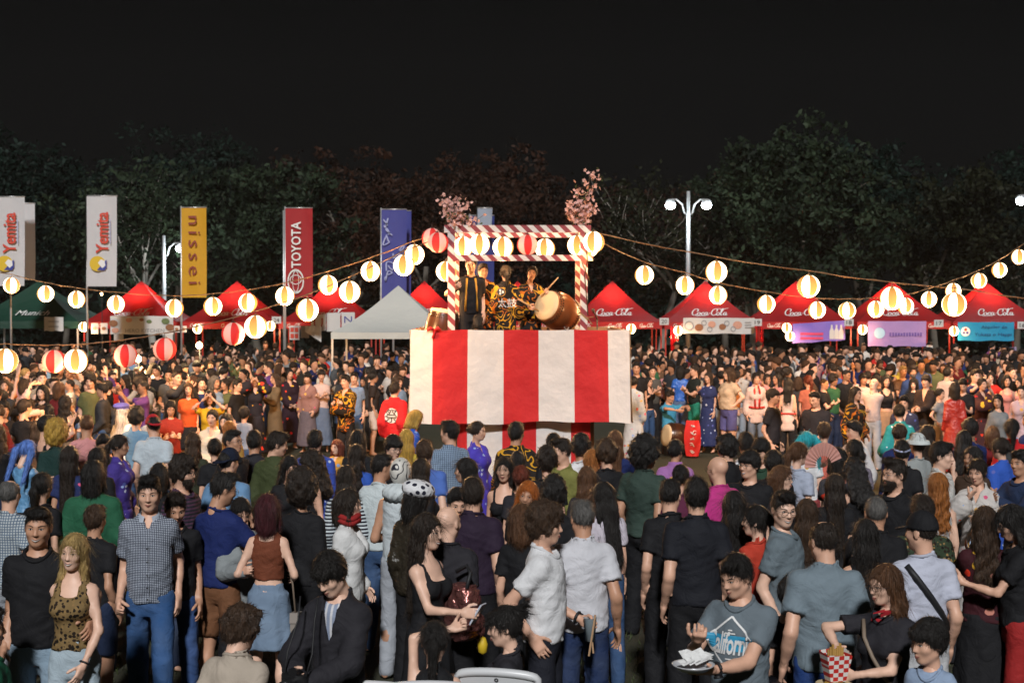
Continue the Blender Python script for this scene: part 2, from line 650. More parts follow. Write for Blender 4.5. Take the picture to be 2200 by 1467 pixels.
def head_parts(sex, lod, smile):
 """list of (V, Q, material index): 0 skin 1 eye white 2 iris 3 brow 4 lip 5 teeth"""
 key = ('head', sex, lod, smile)
 if key in _cache:
  return _cache[key]
 F = head_field(sex, LOD_H[lod])
 v, q = F.mesh()
 kb = ('headbvh', sex)
 if kb not in _cache:
  vf, qf = head_field(sex, .0055).mesh()
  _cache[kb] = BVHTree.FromPolygons([tuple(x) for x in vf], [tuple(x) for x in qf])
 b = _cache[kb] if lod in 'AB' else BVHTree.FromPolygons([tuple(x) for x in v], [tuple(x) for x in q])
 parts = [(v, q, 0)]
 o = {'A': .0015, 'B': .0025, 'C': .004, 'D': .005, 'E': .009}[lod]
 for s in (-1, 1):
  cx = .032 * s
  t = np.linspace(-1, 1, 7)
  if lod in 'AB':
   top = [(cx + .0140 * a, .008 + (.0046 if sex != 'm' else .0040) * (1 - a * a) + .001) for a in t]
   bot = [(cx + .0140 * a, .008 - .0042 * (1 - a * a) + .001) for a in t]
   parts.append((*patch_strip(b, top, bot, o), 1))
   ti = np.linspace(-1, 1, 7)
   r = .0056
   top = [(cx + r * a, .009 + min(r * math.sqrt(max(0, 1 - a * a)), .0042)) for a in ti]
   bot = [(cx + r * a, .009 - min(r * math.sqrt(max(0, 1 - a * a)), .0040)) for a in ti]
   parts.append((*patch_strip(b, top, bot, o + .0012), 2))
  lt = .0022 if lod == 'A' else .0032
  if lod in 'CDE':
   lt = .006
  top = [(cx + .0155 * a, .0105 + .0046 * (1 - a * a) + lt * .5) for a in t]
  bot = [(cx + .0155 * a, .0105 + .0046 * (1 - a * a) - lt * .7) for a in t]
  parts.append((*patch_strip(b, top, bot, o + .0018), 2))
  bt = {'m': .0046, 'f': .0030, 'k': .0030}[sex] * (1.0 if lod in 'AB' else 1.3)
  top = [(cx + s * .003 + .0205 * a * s, .0275 + .0045 * (1 - ((a - .3) ** 2)) + bt * (1 - .6 * max(a, 0)) * .6) for a in t]
  bot = [(cx + s * .003 + .0205 * a * s, .0275 + .0045 * (1 - ((a - .3) ** 2)) - bt * (1 - .6 * max(a, 0)) * .6) for a in t]
  if s < 0:
   pass
  parts.append((*patch_strip(b, top, bot, o + .0006), 3))
  if lod in 'AB':
   top = [(s * .0085 + .004 * a, -.0335 + .0012) for a in (-1, 0, 1)]
   bot = [(s * .0085 + .004 * a, -.0335 - .0016) for a in (-1, 0, 1)]
   parts.append((*patch_strip(b, top, bot, .0008), 2))
 t = np.linspace(-1, 1, 9)
 wm = .024 if not smile else .030
 lift = .004 if not smile else .010
 c = lambda a: -.0595 + lift * a * a - (.003 if smile else 0)
 up = (.0072 if sex == 'f' else .0055)
 dn = (.0095 if sex == 'f' else .0075)
 gap = .0055 if smile else .0008
 k = 1 if lod in 'AB' else 1.25
 top = [(wm * a, c(a) + gap * (1 - a * a) * .5 + up * k * (1 - abs(a) ** 1.6)) for a in t]
 bot = [(wm * a, c(a) + gap * (1 - a * a) * .5) for a in t]
 parts.append((*patch_strip(b, top, bot, o + .0004), 4))
 top2 = [(wm * a, c(a) - gap * (1 - a * a)) for a in t]
 bot2 = [(wm * a, c(a) - gap * (1 - a * a) - dn * k * (1 - abs(a) ** 2)) for a in t]
 parts.append((*patch_strip(b, top2, bot2, o + .0004), 4))
 mid = (bot, top2)
 parts.append((*patch_strip(b, [(x, z + .0004) for x, z in mid[0]], [(x, z - .0004) for x, z in mid[1]], o + .0001), 5 if smile else 2))
 # strips face the front
 out = []
 for vv, qq, m in parts:
  qq = np.asarray(qq)
  if m:
   a, bb, cc = vv[qq[0][0]], vv[qq[0][1]], vv[qq[0][2]]
   if np.cross(bb - a, cc - a)[1] > 0:
    qq = qq[:, ::-1]
  out.append((vv, qq, m))
 _cache[key] = out
 return out

# ---- hand (wrist at the origin, fingers +Z, thumb +X, palm faces +Y: a left hand)
CURL = {'relax': (14, 24, 14), 'grip': (48, 58, 35), 'flat': (4, 6, 4), 'fist': (78, 92, 60)}

def hand_parts(kind, lod, side):
 key = ('hand', kind, lod, side)
 if key in _cache:
  return _cache[key]
 h = {'A': .0080, 'B': .0110, 'C': .0140, 'D': .018, 'E': .032}[lod]
 F = Field((-.075, -.06, -.035), (.075, .13, .2), h)
 F.cone((0, 0, -.03), (0, 0, .015), .026, .026, .01)
 for x in (-.028, -.009, .010, .028):
  F.cone((x * .75, 0, .015), (x, 0, .088), .0165, .0125, .012)
 F.ell((.024, .006, .03), (.018, .014, .03), .012)
 F.ell((-.026, .004, .035), (.014, .014, .034), .012)
 c = CURL[kind]
 fat = {'A': 1.0, 'B': 1.05, 'C': 1.15, 'D': 1.25, 'E': 1.5}[lod]
 for x, z, L, sp in ((.031, .090, .070, 5), (.011, .094, .078, 1), (-.010, .092, .072, -3), (-.030, .084, .056, -8)):
  p = V3(x, .002, z)
  ang = 0
  r = .0096 * fat
  for i, (fr, cc) in enumerate(zip((.45, .31, .24), c)):
   ang += math.radians(cc)
   d = V3(math.sin(math.radians(sp)) * math.cos(ang), math.sin(ang), math.cos(ang))
   e = p + d * L * fr
   F.cone(p, e, r, r * .9, .0035)
   p, r = e, r * .9
 cl = c[0]
 p = V3(.026, .006, .018)
 for L, az, cu in ((.042, 48, 16), (.030, 34 - cl * .25, 24 + cl * .35), (.024, 22 - cl * .4, 26 + cl * .5)):
  a, u = math.radians(az), math.radians(cu)
  d = V3(math.sin(a) * math.cos(u), math.sin(u), math.cos(a) * math.cos(u))
  e = p + d * L
  F.cone(p, e, .0125 * fat, .0105 * fat, .006)
  p = e
 v, q = F.mesh()
 if side < 0:
  v = v * np.array([1, -1, 1])
  q = q[:, ::-1]
 _cache[key] = (v, q)
 return v, q

# ---- skeleton
class Rig:
 def __init__(s, sex='m', w=1.0, pose=None):
  p = dict(lean=0, side=0, head=(0, 0, 0), L=None, R=None, Lh='relax', Rh='relax', legs='stand', eL=None, eR=None, tL=None, tR=None)
  p.update(pose or {})
  w = (1 + (w - 1) * .78) * .93
  s.sex, s.w, s.p = sex, w, p
  m = sex == 'm'
  k = sex == 'k'
  s.sit = p['legs'] == 'sit'
  s.kneel = p['legs'] == 'kneel'
  s.dz = -.46 if s.sit else (-.52 if s.kneel else 0)
  # torso rings: z, half width, half depth, y offset
  if m:
   T = [(.80, .10, .08, .0), (.87, .155, .105, .01), (.94, .168, .116, .012), (1.02, .157, .108, .0), (1.11, .150, .104, -.004), (1.22, .163, .110, -.004),
     (1.33, .176, .118, .0), (1.405, .172, .104, .006), (1.445, .138, .080, .014), (1.475, .088, .066, .017), (1.505, .060, .057, .018), (1.56, .052, .054, .016)]
  else:
   T = [(.80, .10, .085, .0), (.87, .160, .112, .012), (.94, .172, .120, .014), (1.02, .150, .104, .002), (1.10, .128, .090, -.004), (1.20, .136, .094, -.004),
     (1.31, .150, .104, .0), (1.39, .148, .090, .006), (1.435, .112, .068, .014), (1.465, .070, .055, .017), (1.50, .050, .048, .018), (1.56, .043, .045, .016)]
  T = np.array(T)
  g = np.interp(T[:, 0], (.85, 1.05, 1.38, 1.47), (1, 1, .8, .25))
  T[:, 1] *= 1 + (w - 1) * g
  T[:, 2] *= 1 + (w - 1) * g * 1.3
  if w > 1.12:
   T[:, 3] -= np.interp(T[:, 0], (.9, 1.08, 1.25), (0, .03, 0)) * (w - 1) * 4
  T[:, 1] *= np.interp(T[:, 0], (1.40, 1.50), (.88, 1.0))
  T[:, 2] *= np.interp(T[:, 0], (1.40, 1.50), (.94, 1.0))
  if k:
   T[:, 1] *= .93
  s.T = T
  s.tl = math.tan(math.radians(p['lean']))
  s.ts = math.tan(math.radians(p['side']))
  sw = (.147 if m else .129) * (1 + (w - 1) * .55)
  if k:
   sw *= .95
  s.sh = {1: s.warp(V3(sw, .012, 1.385)), -1: s.warp(V3(-sw, .012, 1.385))}
  s.hip = {1: s.drop(V3(.084, .012, .92)), -1: s.drop(V3(-.084, .012, .92))}
  nb = s.warp(V3(0, .016, 1.50))
  s.neck = nb
  Rl = rotm(0, p['lean'] * .6, p['side'] * .6)
  s.hR = rotm(*p['head'])
  piv = s.warp(V3(0, .016, 1.535))
  s.head = piv + Rl @ (s.hR @ V3(0, -.014, .1))
  s.hR = Rl @ s.hR
  s.arm = {}
  l1, l2 = (.285, .255) if m else (.27, .24)
  for sd, key in ((1, 'L'), (-1, 'R')):
   S = s.sh[sd]
   t = p[key]
   if t is None:
    t = ((.198 if m else .182) * (1 + (w - 1) * .7), -.03, .90)
   T_ = V3(t[0] * sd, t[1], t[2] + (s.dz if len(t) < 4 else 0))
   hint = p['e' + key] if p['e' + key] is not None else (.12, .95, -.3)
   hint = V3(hint[0] * sd, hint[1], hint[2])
   d = T_ - S
   D = np.linalg.norm(d)
   Dc = min(max(D, .12), (l1 + l2) * .995)
   d = d / (D + 1e-9)
   a = (l1 * l1 - l2 * l2 + Dc * Dc) / (2 * Dc)
   hh = math.sqrt(max(l1 * l1 - a * a, 0))
   pn = unit(hint - d * (hint @ d))
   E = S + d * a + pn * hh
   W = S + d * Dc
   f = unit(W - E)
   th = p['t' + key] if p['t' + key] is not None else (-.25, -.8, .55)
   th = V3(th[0] * sd, th[1], th[2])
   th = unit(th - f * (th @ f))
   pal = np.cross(f, th) * sd
   s.arm[sd] = (S, E, W, f, th, pal)
  s.leg = {}
  for sd in (1, -1):
   H = s.hip[sd]
   if s.sit:
    K = V3(.13 * sd, -.40, .50)
    A = V3(.14 * sd, -.38, .09)
   elif s.kneel:
    K = V3(.14 * sd, -.36, .42 if sd > 0 else .08)
    A = V3(.14 * sd, -.30 if sd > 0 else .05, .09)
   elif p['legs'] == 'step':
    K = V3(.10 * sd, -.10 * sd - .02, .50)
    A = V3(.10 * sd, -.16 * sd + .05, .09)
   elif p['legs'] == 'wide':
    K = V3(.15 * sd, -.02, .49)
    A = V3(.20 * sd, .03, .085)
   else:
    K = V3(.105 * sd, -.012, .495)
    A = V3(.115 * sd, .035, .085)
   s.leg[sd] = (H, K, A)

 def drop(s, v):
  v = v.copy()
  v[2] += s.dz
  return v

 def warp(s, v):
  v = s.drop(v)
  z = v[2] - s.dz
  dz = max(z - .95, 0)
  v[1] -= s.tl * dz
  v[0] += s.ts * dz
  return v

 def torso(s, off=0.0, z0=.80, z1=1.56, loose=None, scale=1.0):
  T = s.T
  zt, A, B, YO = T[:, 0], T[:, 1] * scale, T[:, 2] * scale, T[:, 3]
  if loose is not None:
   m = zt < 1.28
   A = np.where(m & (zt > .8), np.maximum(A, loose * A[6]), A)
   B = np.where(m & (zt > .8), np.maximum(B, loose * B[6]), B)

  def f(X, Y, Z):
   z = Z - s.dz
   dz = np.maximum(z - .95, 0)
   y = Y + s.tl * dz
   x = X - s.ts * dz
   a = np.interp(z, zt, A) + off
   b = np.interp(z, zt, B) + off
   y = y - np.interp(z, zt, YO)
   q = np.sqrt((x / a) ** 2 + (y / b) ** 2) + 1e-5
   g = np.sqrt((x / a ** 2) ** 2 + (y / b ** 2) ** 2) + 1e-4
   d = q * (q - 1) / g
   return np.maximum(d, np.maximum(z0 - z, z - z1)).astype(np.float32)
  t = max(0, s.tl) * .6 + .02
  t2 = max(0, -s.tl) * .6 + .02
  u = abs(s.ts) * .6 + .02
  R = max(A.max(), .05) + off
  Rb = max(B.max(), .05) + off + .04
  return f, (-R - u, -Rb - t, z0 + s.dz), (R + u, Rb + t2, z1 + s.dz)

 def bounds(s, pad=.12):
  P = [s.head, s.head + V3(0, 0, .14)] + list(s.sh.values())
  for a in s.arm.values():
   P += [a[1], a[2], a[2] + a[3] * .2]
  for l in s.leg.values():
   P += list(l)
  P = np.array(P)
  lo, hi = P.min(0) - pad, P.max(0) + pad
  lo[2] = max(lo[2], -.01)
  lo[0] = min(lo[0], -.24 * s.w)
  hi[0] = max(hi[0], .24 * s.w)
  lo[1] = min(lo[1], -.22 * s.w)
  hi[1] = max(hi[1], .2 * s.w)
  return lo, hi

 def limbs(s, F, arms=True, legs=True, g=0.0, k=.03):
  m = s.sex == 'm'
  aw = 1 + (s.w - 1) * .6
  if arms:
   ra, rb, rc = ((.048, .040, .028) if m else (.040, .034, .024))
   for sd in (1, -1):
    S, E, W = s.arm[sd][:3]
    F.ell(S + V3(-.004 * sd, 0, -.003), V3(.046, .052, .056) * (1 if m else .86) * aw + g, .045)
    F.cone(S, E, ra * aw + g, rb * aw + g, k)
    F.cone(E, E + (W - E) * .45, rb * aw + g, rb * .95 * aw + g, .015)
    F.cone(E + (W - E) * .3, W, rb * .95 * aw + g, rc + g, .015)
  if legs:
   lw = 1 + (s.w - 1) * .7
   for sd in (1, -1):
    H, K, A = s.leg[sd]
    F.cone(H, K, .076 * lw + g, .056 * lw + g, .03)
    F.cone(K, K + (A - K) * .4 + V3(0, .018, 0), .055 * lw + g, .056 * lw + g, .02)
    F.cone(K + (A - K) * .35 + V3(0, .016, 0), A, .055 * lw + g, .037 + g, .02)

 def body(s, vox, lod, smile=False, inset=0.0):
  lo, hi = s.bounds()
  F = Field(lo, hi, vox)
  f, a, b = s.torso(-inset, .80, 1.56)
  F.add(f, a, b, .02)
  if s.sex == 'f':
   for sd in (1, -1):
    F.ell(s.warp(V3(.062 * sd, -.086 * s.w, 1.275)), (.058, .05, .06), .03)
  s.limbs(F)
  for sd in (1, -1):
   H, K, A = s.leg[sd]
   F.cone(A + V3(0, .03, -.045), A + V3(.015 * sd, -.13, -.06), .034, .026, .03)
  v, q = F.mesh()
  parts = [(v, q, 0)]
  hs = 1.14 if s.sex == 'k' else .955
  for vv, qq, mm in head_parts(s.sex, lod, smile):
   parts.append(((vv * hs) @ s.hR.T + s.head, qq, mm))
  for sd, key in ((1, 'L'), (-1, 'R')):
   S, E, W, fd, th, pal = s.arm[sd]
   vv, qq = hand_parts(s.p[key + 'h'], lod, sd)
   B = np.stack([th, pal * sd, fd], 1)      # columns: thumb, +Y of the canonical hand, fingers
   hsz = {'m': 1.0, 'f': .9, 'k': .92}[s.sex]
   parts.append(((vv * hsz) @ B.T + W, qq, 0))
  return join(parts)

 def folds(s, F, amp, seed=0):
  if amp <= 0:
   return
  X, Y, Z = F.full()
  r = np.random.RandomState(seed)
  a = r.uniform(0, 6.28, 8)
  z = Z - s.dz
  n = (np.sin(38 * X + 14 * np.sin(9 * Z + a[0]) + 12 * Y + a[1]) * .5
    + np.sin(55 * Z + 30 * np.abs(X) + 8 * np.sin(11 * Y + a[2]) + a[3]) * .45 * np.clip(1.6 - np.abs(z - 1.02) * 5, .25, 1)
    + np.sin(26 * Y - 21 * X + 17 * Z + a[4]) * .5)
  F.f += (amp * n).astype(np.float32)

 def top(s, kind, vox, seed=0, amp=.004, hem=None, off=None):
  """upper garment; kinds: tee polo tank crop long jacket vest happi strap"""
  lo, hi = s.bounds(.16)
  lo[2] = max(lo[2], .62 + s.dz if kind == 'happi' else .74 + s.dz)
  F = Field(lo, hi, vox)
  hems = dict(tee=.915, polo=.90, tank=.97, crop=1.10, long=.90, jacket=.85, vest=.94, happi=.72, strap=.98, shirt=.895, blouse=.95)
  z0 = hem if hem is not None else hems[kind]
  o = off if off is not None else dict(jacket=.026, happi=.024, tank=.011, strap=.010, crop=.011, long=.014, blouse=.018).get(kind, .013)
  o += vox * .12
  loose = None if kind in ('crop', 'strap', 'tank') else (.97 if s.sex == 'm' else 1.0)
  f, a, b = s.torso(o, max(z0, .80), 1.53, loose)
  F.add(f, a, b, .01)
  if z0 < .82:
   zr = z0
   ref = s.torso(o, .9, 1.0, loose)[0]

   def skirt(X, Y, Z):
    return np.maximum(ref(X, Y, np.full_like(Z, .93 + s.dz)), np.maximum(zr + s.dz - Z, Z - .86 - s.dz)).astype(np.float32)
   F.add(skirt, (-.3, -.3, zr + s.dz), (.3, .3, .86 + s.dz), .01)
  if s.sex == 'f':
   for sd in (1, -1):
    F.ell(s.warp(V3(.06 * sd, -.084 * s.w, 1.275)), V3(.058, .05, .06) + o, .04)
  m = s.sex == 'm'
  aw = 1 + (s.w - 1) * .6
  ra, rb, rc = ((.048, .040, .028) if m else (.040, .034, .024))
  fr = dict(tee=.62, polo=.62, long=2, jacket=2, happi=1.55, vest=0, tank=0, crop=0, strap=0, shirt=.66, blouse=.55)[kind]
  g = o + (.006 if kind in ('tee', 'polo', 'shirt', 'blouse') else .004)
  for sd in (1, -1):
   S, E, W = s.arm[sd][:3]
   if fr > 0:
    F.ell(S + V3(-.008 * sd, 0, -.006), V3(.046, .053, .056) * (1 if m else .86) * aw + g * .8, .05)
    if fr <= 1:
     e = S + (E - S) * fr
     d = unit(E - S)
     fl = .008 if kind != 'blouse' else .014
     # evaluate the same solid on the garment's own grid
     c0 = f_cone(S - d * .02, e + d * .05, ra * aw + g * .9, rb * aw + g + fl)

     def sl(X, Y, Z, c0=c0, e=e, d=d):
      return np.maximum(c0(X, Y, Z), (X - e[0]) * d[0] + (Y - e[1]) * d[1] + (Z - e[2]) * d[2])
     F.add(sl, np.minimum(S, e) - .1, np.maximum(S, e) + .1, .018)
    elif kind == 'happi':
     F.cone(S, E, ra + g + .006, rb + g + .022, .03)
     e2 = E + (W - E) * .62
     dn = V3(0, 0, -.05)
     F.cone(E, e2, rb + g + .02, rb + g + .024, .02)
     F.cone(E + dn * .6, e2 + dn, rb + g + .02, rb + g + .026, .03)
    else:
     F.cone(S, E, ra * aw + g, rb * aw + g + .006, .03)
     F.cone(E, E + (W - E) * .94, rb * aw + g + .006, rc + g + .004, .015)
  s.folds(F, amp, seed)
  # neckline
  X, Y, Z = F.full()
  nb = s.neck
  nr = (.060 if m else .052)
  if kind in ('tank', 'crop', 'strap'):
   zc = {'tank': 1.36, 'crop': 1.40, 'strap': 1.33}[kind]
   z = Z - s.dz
   xs = X - s.ts * np.maximum(z - .95, 0)
   band = np.abs(np.abs(xs) - (.085 if kind != 'strap' else .09)) - (.030 if kind != 'strap' else .014)
   keep = np.minimum(zc - z, 10) * -1
   cutv = np.maximum(band, -(1.30 - z)) if False else band
   F.f = np.maximum(F.f, np.where(z > zc, np.maximum(band, z - 1.475), -1)).astype(np.float32)
   F.f = np.maximum(F.f, -(f_ell(np.array(nb) + V3(0, -.05, -.06), V3(.062, .09, .085))(X, Y, Z))).astype(np.float32)
  else:
   c = np.array(nb) + V3(0, -.016 if kind != 'happi' else -.03, .0)
   F.f = np.maximum(F.f, -(f_ell(c, V3(nr + .014, nr + .020, .055))(X, Y, Z))).astype(np.float32)
   if kind in ('happi', 'shirt', 'jacket'):
    dep = {'happi': .20, 'shirt': .13, 'jacket': .30}[kind]
    wv = {'happi': .055, 'shirt': .045, 'jacket': .06}[kind]
    zt = nb[2] + .02
    zz = np.clip((Z - (zt - dep)) / dep, 0, 1.2)
    wedge = np.maximum(np.abs(X - s.ts * .5) - wv * zz, np.maximum(zt - dep - Z, Y - nb[1] + .01))
    F.f = np.maximum(F.f, -wedge).astype(np.float32)
  return F.mesh()

 def bottom(s, kind, vox, seed=0, amp=.004, zmax=9):
  """jeans trousers shorts skirt longskirt wide"""
  lo, hi = s.bounds(.16)
  hi[2] = 1.12 + s.dz
  F = Field(lo, hi, vox)
  o = .012 + vox * .12
  zt = min(1.03 if s.sex == 'm' else 1.07, max(zmax, .90))
  f, a, b = s.torso(o * .35, .80, zt)
  F.add(f, a, b, .01)
  lw = 1 + (s.w - 1) * .7
  X, Y, Z = F.full()
  if kind in ('skirt', 'longskirt') and not (s.sit or s.kneel):
   zh = {'skirt': .56, 'longskirt': .16}[kind]
   R0, R1 = .172 * s.w, {'skirt': .235, 'longskirt': .27}[kind] * s.w

   def cone(X, Y, Z):
    t = np.clip((1.0 - Z) / (1.0 - zh), 0, 1)
    r = R0 + (R1 - R0) * t + .012 * t * np.sin(np.arctan2(X, Y) * 9)
    return np.maximum(np.sqrt(X * X + (Y * 1.25) ** 2) - r, np.maximum(zh - Z, Z - min(1.0, zt))).astype(np.float32)
   F.add(cone, (-R1, -R1, zh), (R1, R1, 1.0), .03)
  else:
   for sd in (1, -1):
    H, K, A = s.leg[sd]
    if kind == 'shorts' or kind in ('skirt', 'longskirt'):
     e = H + (K - H) * (.92 if kind == 'shorts' else .8)
     d = unit(K - H)
     c0 = f_cone(H, e + d * .06, .076 * lw + o, .072 * lw + o)

     def sl(X, Y, Z, c0=c0, e=e, d=d):
      return np.maximum(c0(X, Y, Z), (X - e[0]) * d[0] + (Y - e[1]) * d[1] + (Z - e[2]) * d[2])
     F.add(sl, np.minimum(H, e) - .12, np.maximum(H, e) + .12, .02)
    else:
     wd = {'jeans': .0, 'trousers': .008, 'wide': .03}[kind]
     F.cone(H, K, .076 * lw + o, .060 * lw + o + wd, .02)
     F.cone(K, A + V3(0, 0, -.02), .060 * lw + o + wd, .050 + o + wd * 1.4, .02)
  s.folds(F, amp, seed + 7)
  return F.mesh()

# ---- hair, hats (head space)
def hair_mesh(style, lod, seed=0):
 key = ('hair', style, lod, seed)
 if key in _cache:
  return _cache[key]
 h = {'A': .0090, 'B': .0120, 'C': .0170, 'D': .022, 'E': .038}[lod]
 low = -.62 if style in ('long', 'longwavy', 'longside', 'verylong') else (-.45 if style in ('pony', 'curlylong', 'twintail') else -.25)
 F = Field((-.19, -.15, low), (.19, .28, .26), h)
 X, Y, Z = F.full()
 cr = lambda o, oz=0: f_ell(V3(0, .014, .036), V3(.077 + o, .096 + o, .087 + o + oz))
 face = f_ell(V3(0, -.098, -.030), V3(.066, .070, .098))
 earcut = lambda: np.maximum(np.abs(Y + .002) - .030, np.maximum(Z - .006, -.08 - Z))
 rnd = np.random.RandomState(seed + 3)
 a = rnd.uniform(0, 6.28, 6)
 ang = np.arctan2(X, Y + .02)
 strand = (np.sin(ang * 21 + 5 * np.sin(Z * 22 + a[0]) + a[1]) * .6 + np.sin(ang * 43 + 7 * np.sin(Z * 17 + a[2])) * .4)
 lump = np.sin(52 * X + a[0]) * np.sin(47 * Y + a[1]) * np.sin(50 * Z + a[2]) + .6 * np.sin(95 * X + a[3]) * np.sin(88 * Y + a[4]) * np.sin(92 * Z + a[5])
 wav = np.sin(Z * 38 + a[3]) * .6

 def cap(o, oz, zs, zb, fr=1.0, k=.012):
  """skull cap that ends at zs over the ears and zb at the nape"""
  F.add(cr(o, oz), (-.14, -.14, -.12), (.14, .16, .2), 0)
  lim = zs + (zb - zs) * np.clip((Y + .0) / .07, 0, 1) + np.clip((-.02 - Y) / .05, 0, 1) * .055 * fr
  F.f = np.maximum(F.f, (lim - Z)).astype(np.float32)
  F.f = -smin(-F.f, (face(X, Y, Z)), k)

 amp = .003
 if style in ('short', 'shortside'):
  cap(.010, .016, .0, -.07)
  F.ell((.02 if style == 'shortside' else 0, -.055, .108), (.060, .045, .030), .02)
  F.f = np.maximum(F.f, -earcut())
  amp = .004
 elif style == 'fade':
  cap(.004, .004, .008, -.05)
  F.ell((0, -.012, .098), (.072, .088, .036), .012)
  amp = .004
 elif style == 'fringe':
  cap(.018, .014, -.015, -.085)
  F.ell((0, -.070, .066), (.070, .040, .044), .02)
  F.f = np.maximum(F.f, -np.maximum(np.abs(Y) - .02, Z + .012))
  amp = .006
 elif style == 'quiff':
  cap(.006, .010, .004, -.06)
  F.ell((0, -.05, .118), (.062, .055, .036), .02)
  F.ell((0, .02, .110), (.068, .07, .03), .02)
  amp = .005
 elif style == 'buzz':
  cap(.0035, .003, .004, -.05)
  amp = .0006
 elif style == 'bald_top':
  cap(.006, .004, .0, -.07)
  F.f = np.maximum(F.f, -f_ell(V3(0, -.035, .12), V3(.060, .085, .062))(X, Y, Z))
  amp = .0015
 elif style == 'stubble_nape':
  cap(.0025, .002, .0, -.05)
  F.f = np.maximum(F.f, Z - .03)
  amp = .0
 elif style == 'curly':
  cap(.030, .026, -.04, -.075)
  F.ell((0, -.055, .108), (.070, .052, .045), .03)
  F.f += (.012 * lump).astype(np.float32)
  amp = .004
 elif style == 'bigcurly':
  cap(.055, .040, -.06, -.12)
  F.f += (.014 * lump).astype(np.float32)
  amp = .004
 elif style == 'curlylong':
  cap(.032, .016, -.10, -.12)
  for sd in (1, -1):
   F.cone((sd * .075, .03, -.03), (sd * .090, .055, -.26), .042, .046, .04)
  F.cone((0, .07, -.02), (0, .085, -.30), .075, .08, .04)
  F.f += (.013 * lump).astype(np.float32)
 elif style == 'bob':
  cap(.014, .008, -.13, -.15, 2.2)
  F.cone((0, .055, .0), (0, .06, -.115), .095, .085, .03)
  for sd in (1, -1):
   F.cone((sd * .068, -.005, .02), (sd * .086, -.018, -.115), .030, .026, .03)
  amp = .0045
 elif style in ('long', 'verylong', 'longwavy', 'longside'):
  cap(.011, .006, -.10, -.13, 1.9)
  e = {'long': -.34, 'verylong': -.55, 'longwavy': -.38, 'longside': -.36}[style]
  w2 = .055 if style != 'longwavy' else .066
  F.cone((0, .045, .02), (0, .080, -.12), .080, .062, .03)
  for sd in (1, -1):
   F.cone((sd * .036, .072, -.08), (sd * w2, .096, e), .046, .026, .03)
   F.cone((sd * .068, .002, .02), (sd * .076, .012, -.15), .022, .022, .03)
   F.cone((sd * .074, .020, -.12), (sd * .088, -.03 if style != 'long' else .04, e * .9), .026, .014, .03)
  F.cone((0, .080, -.10), (0, .104, e - .02), .046, .026, .05)
  if style == 'longwavy':
   F.f += (.008 * np.sin(Z * 55 + 3 * np.sin(ang * 3) + a[3]) * np.clip(-Z * 6, 0, 1)).astype(np.float32)
  amp = .005
 elif style in ('pony', 'sidepony', 'twintail'):
  cap(.010, .006, -.045, -.075, 1.6)
  if style == 'twintail':
   for sd in (1, -1):
    F.cone((sd * .085, .04, .07), (sd * .13, .06, -.02), .03, .045, .01)
    F.cone((sd * .13, .06, -.02), (sd * .14, .06, -.38), .045, .022, .02)
  else:
   x = .0 if style == 'pony' else .08
   F.ell((x * .6, .112, .045), (.024, .024, .024), .01)
   F.cone((x * .6, .112, .045), (x, .150, -.03), .022, .034, .01)
   F.cone((x, .150, -.03), (x * 1.2, .128, -.26), .034, .016, .02)
  amp = .003
 elif style in ('bun', 'topbun'):
  cap(.009, .006, -.035, -.07, 1.5)
  F.ell((0, .118, .025) if style == 'bun' else (0, .06, .145), (.042, .040, .042), .012)
  for sd in (1, -1):
   F.cone((sd * .070, -.040, .045), (sd * .078, -.030, -.04), .012, .006, .01)
 elif style == 'messybun':
  cap(.012, .008, -.02, -.06, 1.4)
  F.ell((0, .105, .085), (.05, .05, .045), .015)
  for i in range(7):
   d = unit(V3(rnd.uniform(-1, 1), rnd.uniform(.1, 1), rnd.uniform(-.2, 1)))
   F.cone(V3(0, .105, .085), V3(0, .115, .09) + d * rnd.uniform(.06, .1), .014, .004, .01)
  F.ell((0, -.070, .060), (.062, .035, .045), .02)
  F.f = np.maximum(F.f, -earcut())
  amp = .005
 elif style == 'beard':
  F.ell((0, -.036, -.062), (.064, .066, .058), .01)
  F.cone((0, -.060, -.10), (0, -.05, -.115), .03, .025, .03)
  F.f = np.maximum(F.f, Z + .022 + .25 * np.clip(-.055 - Y, 0, .05) * 2)
  F.f = np.maximum(F.f, -f_ell(V3(0, -.10, -.058), V3(.024, .02, .009))(X, Y, Z))
  F.f = np.maximum(F.f, Y - .0)
  amp = .002
 elif style == 'baseball':
  F.add(cr(.014, .018), (-.14, -.14, -.12), (.14, .16, .2), 0)
  F.f = np.maximum(F.f, .030 + .18 * np.clip(Y, 0, .2) * -.2 - Z)
  brim = lambda X, Y, Z: np.maximum(np.sqrt((X / 1.0) ** 2 + ((Y + .085) / 1.15) ** 2) - .082, np.abs(Z - .040 - .25 * (Y + .085) + .9 * X * X) - .006)
  F.add(lambda X, Y, Z: np.maximum(brim(X, Y, Z), Y + .05), (-.09, -.2, .0), (.09, -.04, .08), .004)
  F.ell((0, .014, .146), (.010, .010, .006), .004)
  amp = 0
 elif style == 'beret':
  F.ell((.02, .03, .105), (.125, .135, .052), .02)
  F.add(cr(.014, .0), (-.12, -.12, .02), (.12, .14, .14), .02)
  F.f = np.maximum(F.f, .035 - Z)
  amp = .002
 elif style == 'floppy':
  F.ell((0, .02, .090), (.140, .150, .085), .02)
  brim = lambda X, Y, Z: np.maximum(np.sqrt(X ** 2 + ((Y + .10) / 1.1) ** 2) - .085, np.abs(Z - .045 + .8 * X * X) - .010)
  F.add(brim, (-.1, -.22, .0), (.1, .02, .08), .01)
  F.f = np.maximum(F.f, .028 - Z)
  amp = .005
 elif style == 'bucket':
  F.add(cr(.016, .012), (-.14, -.14, -.12), (.14, .16, .2), 0)
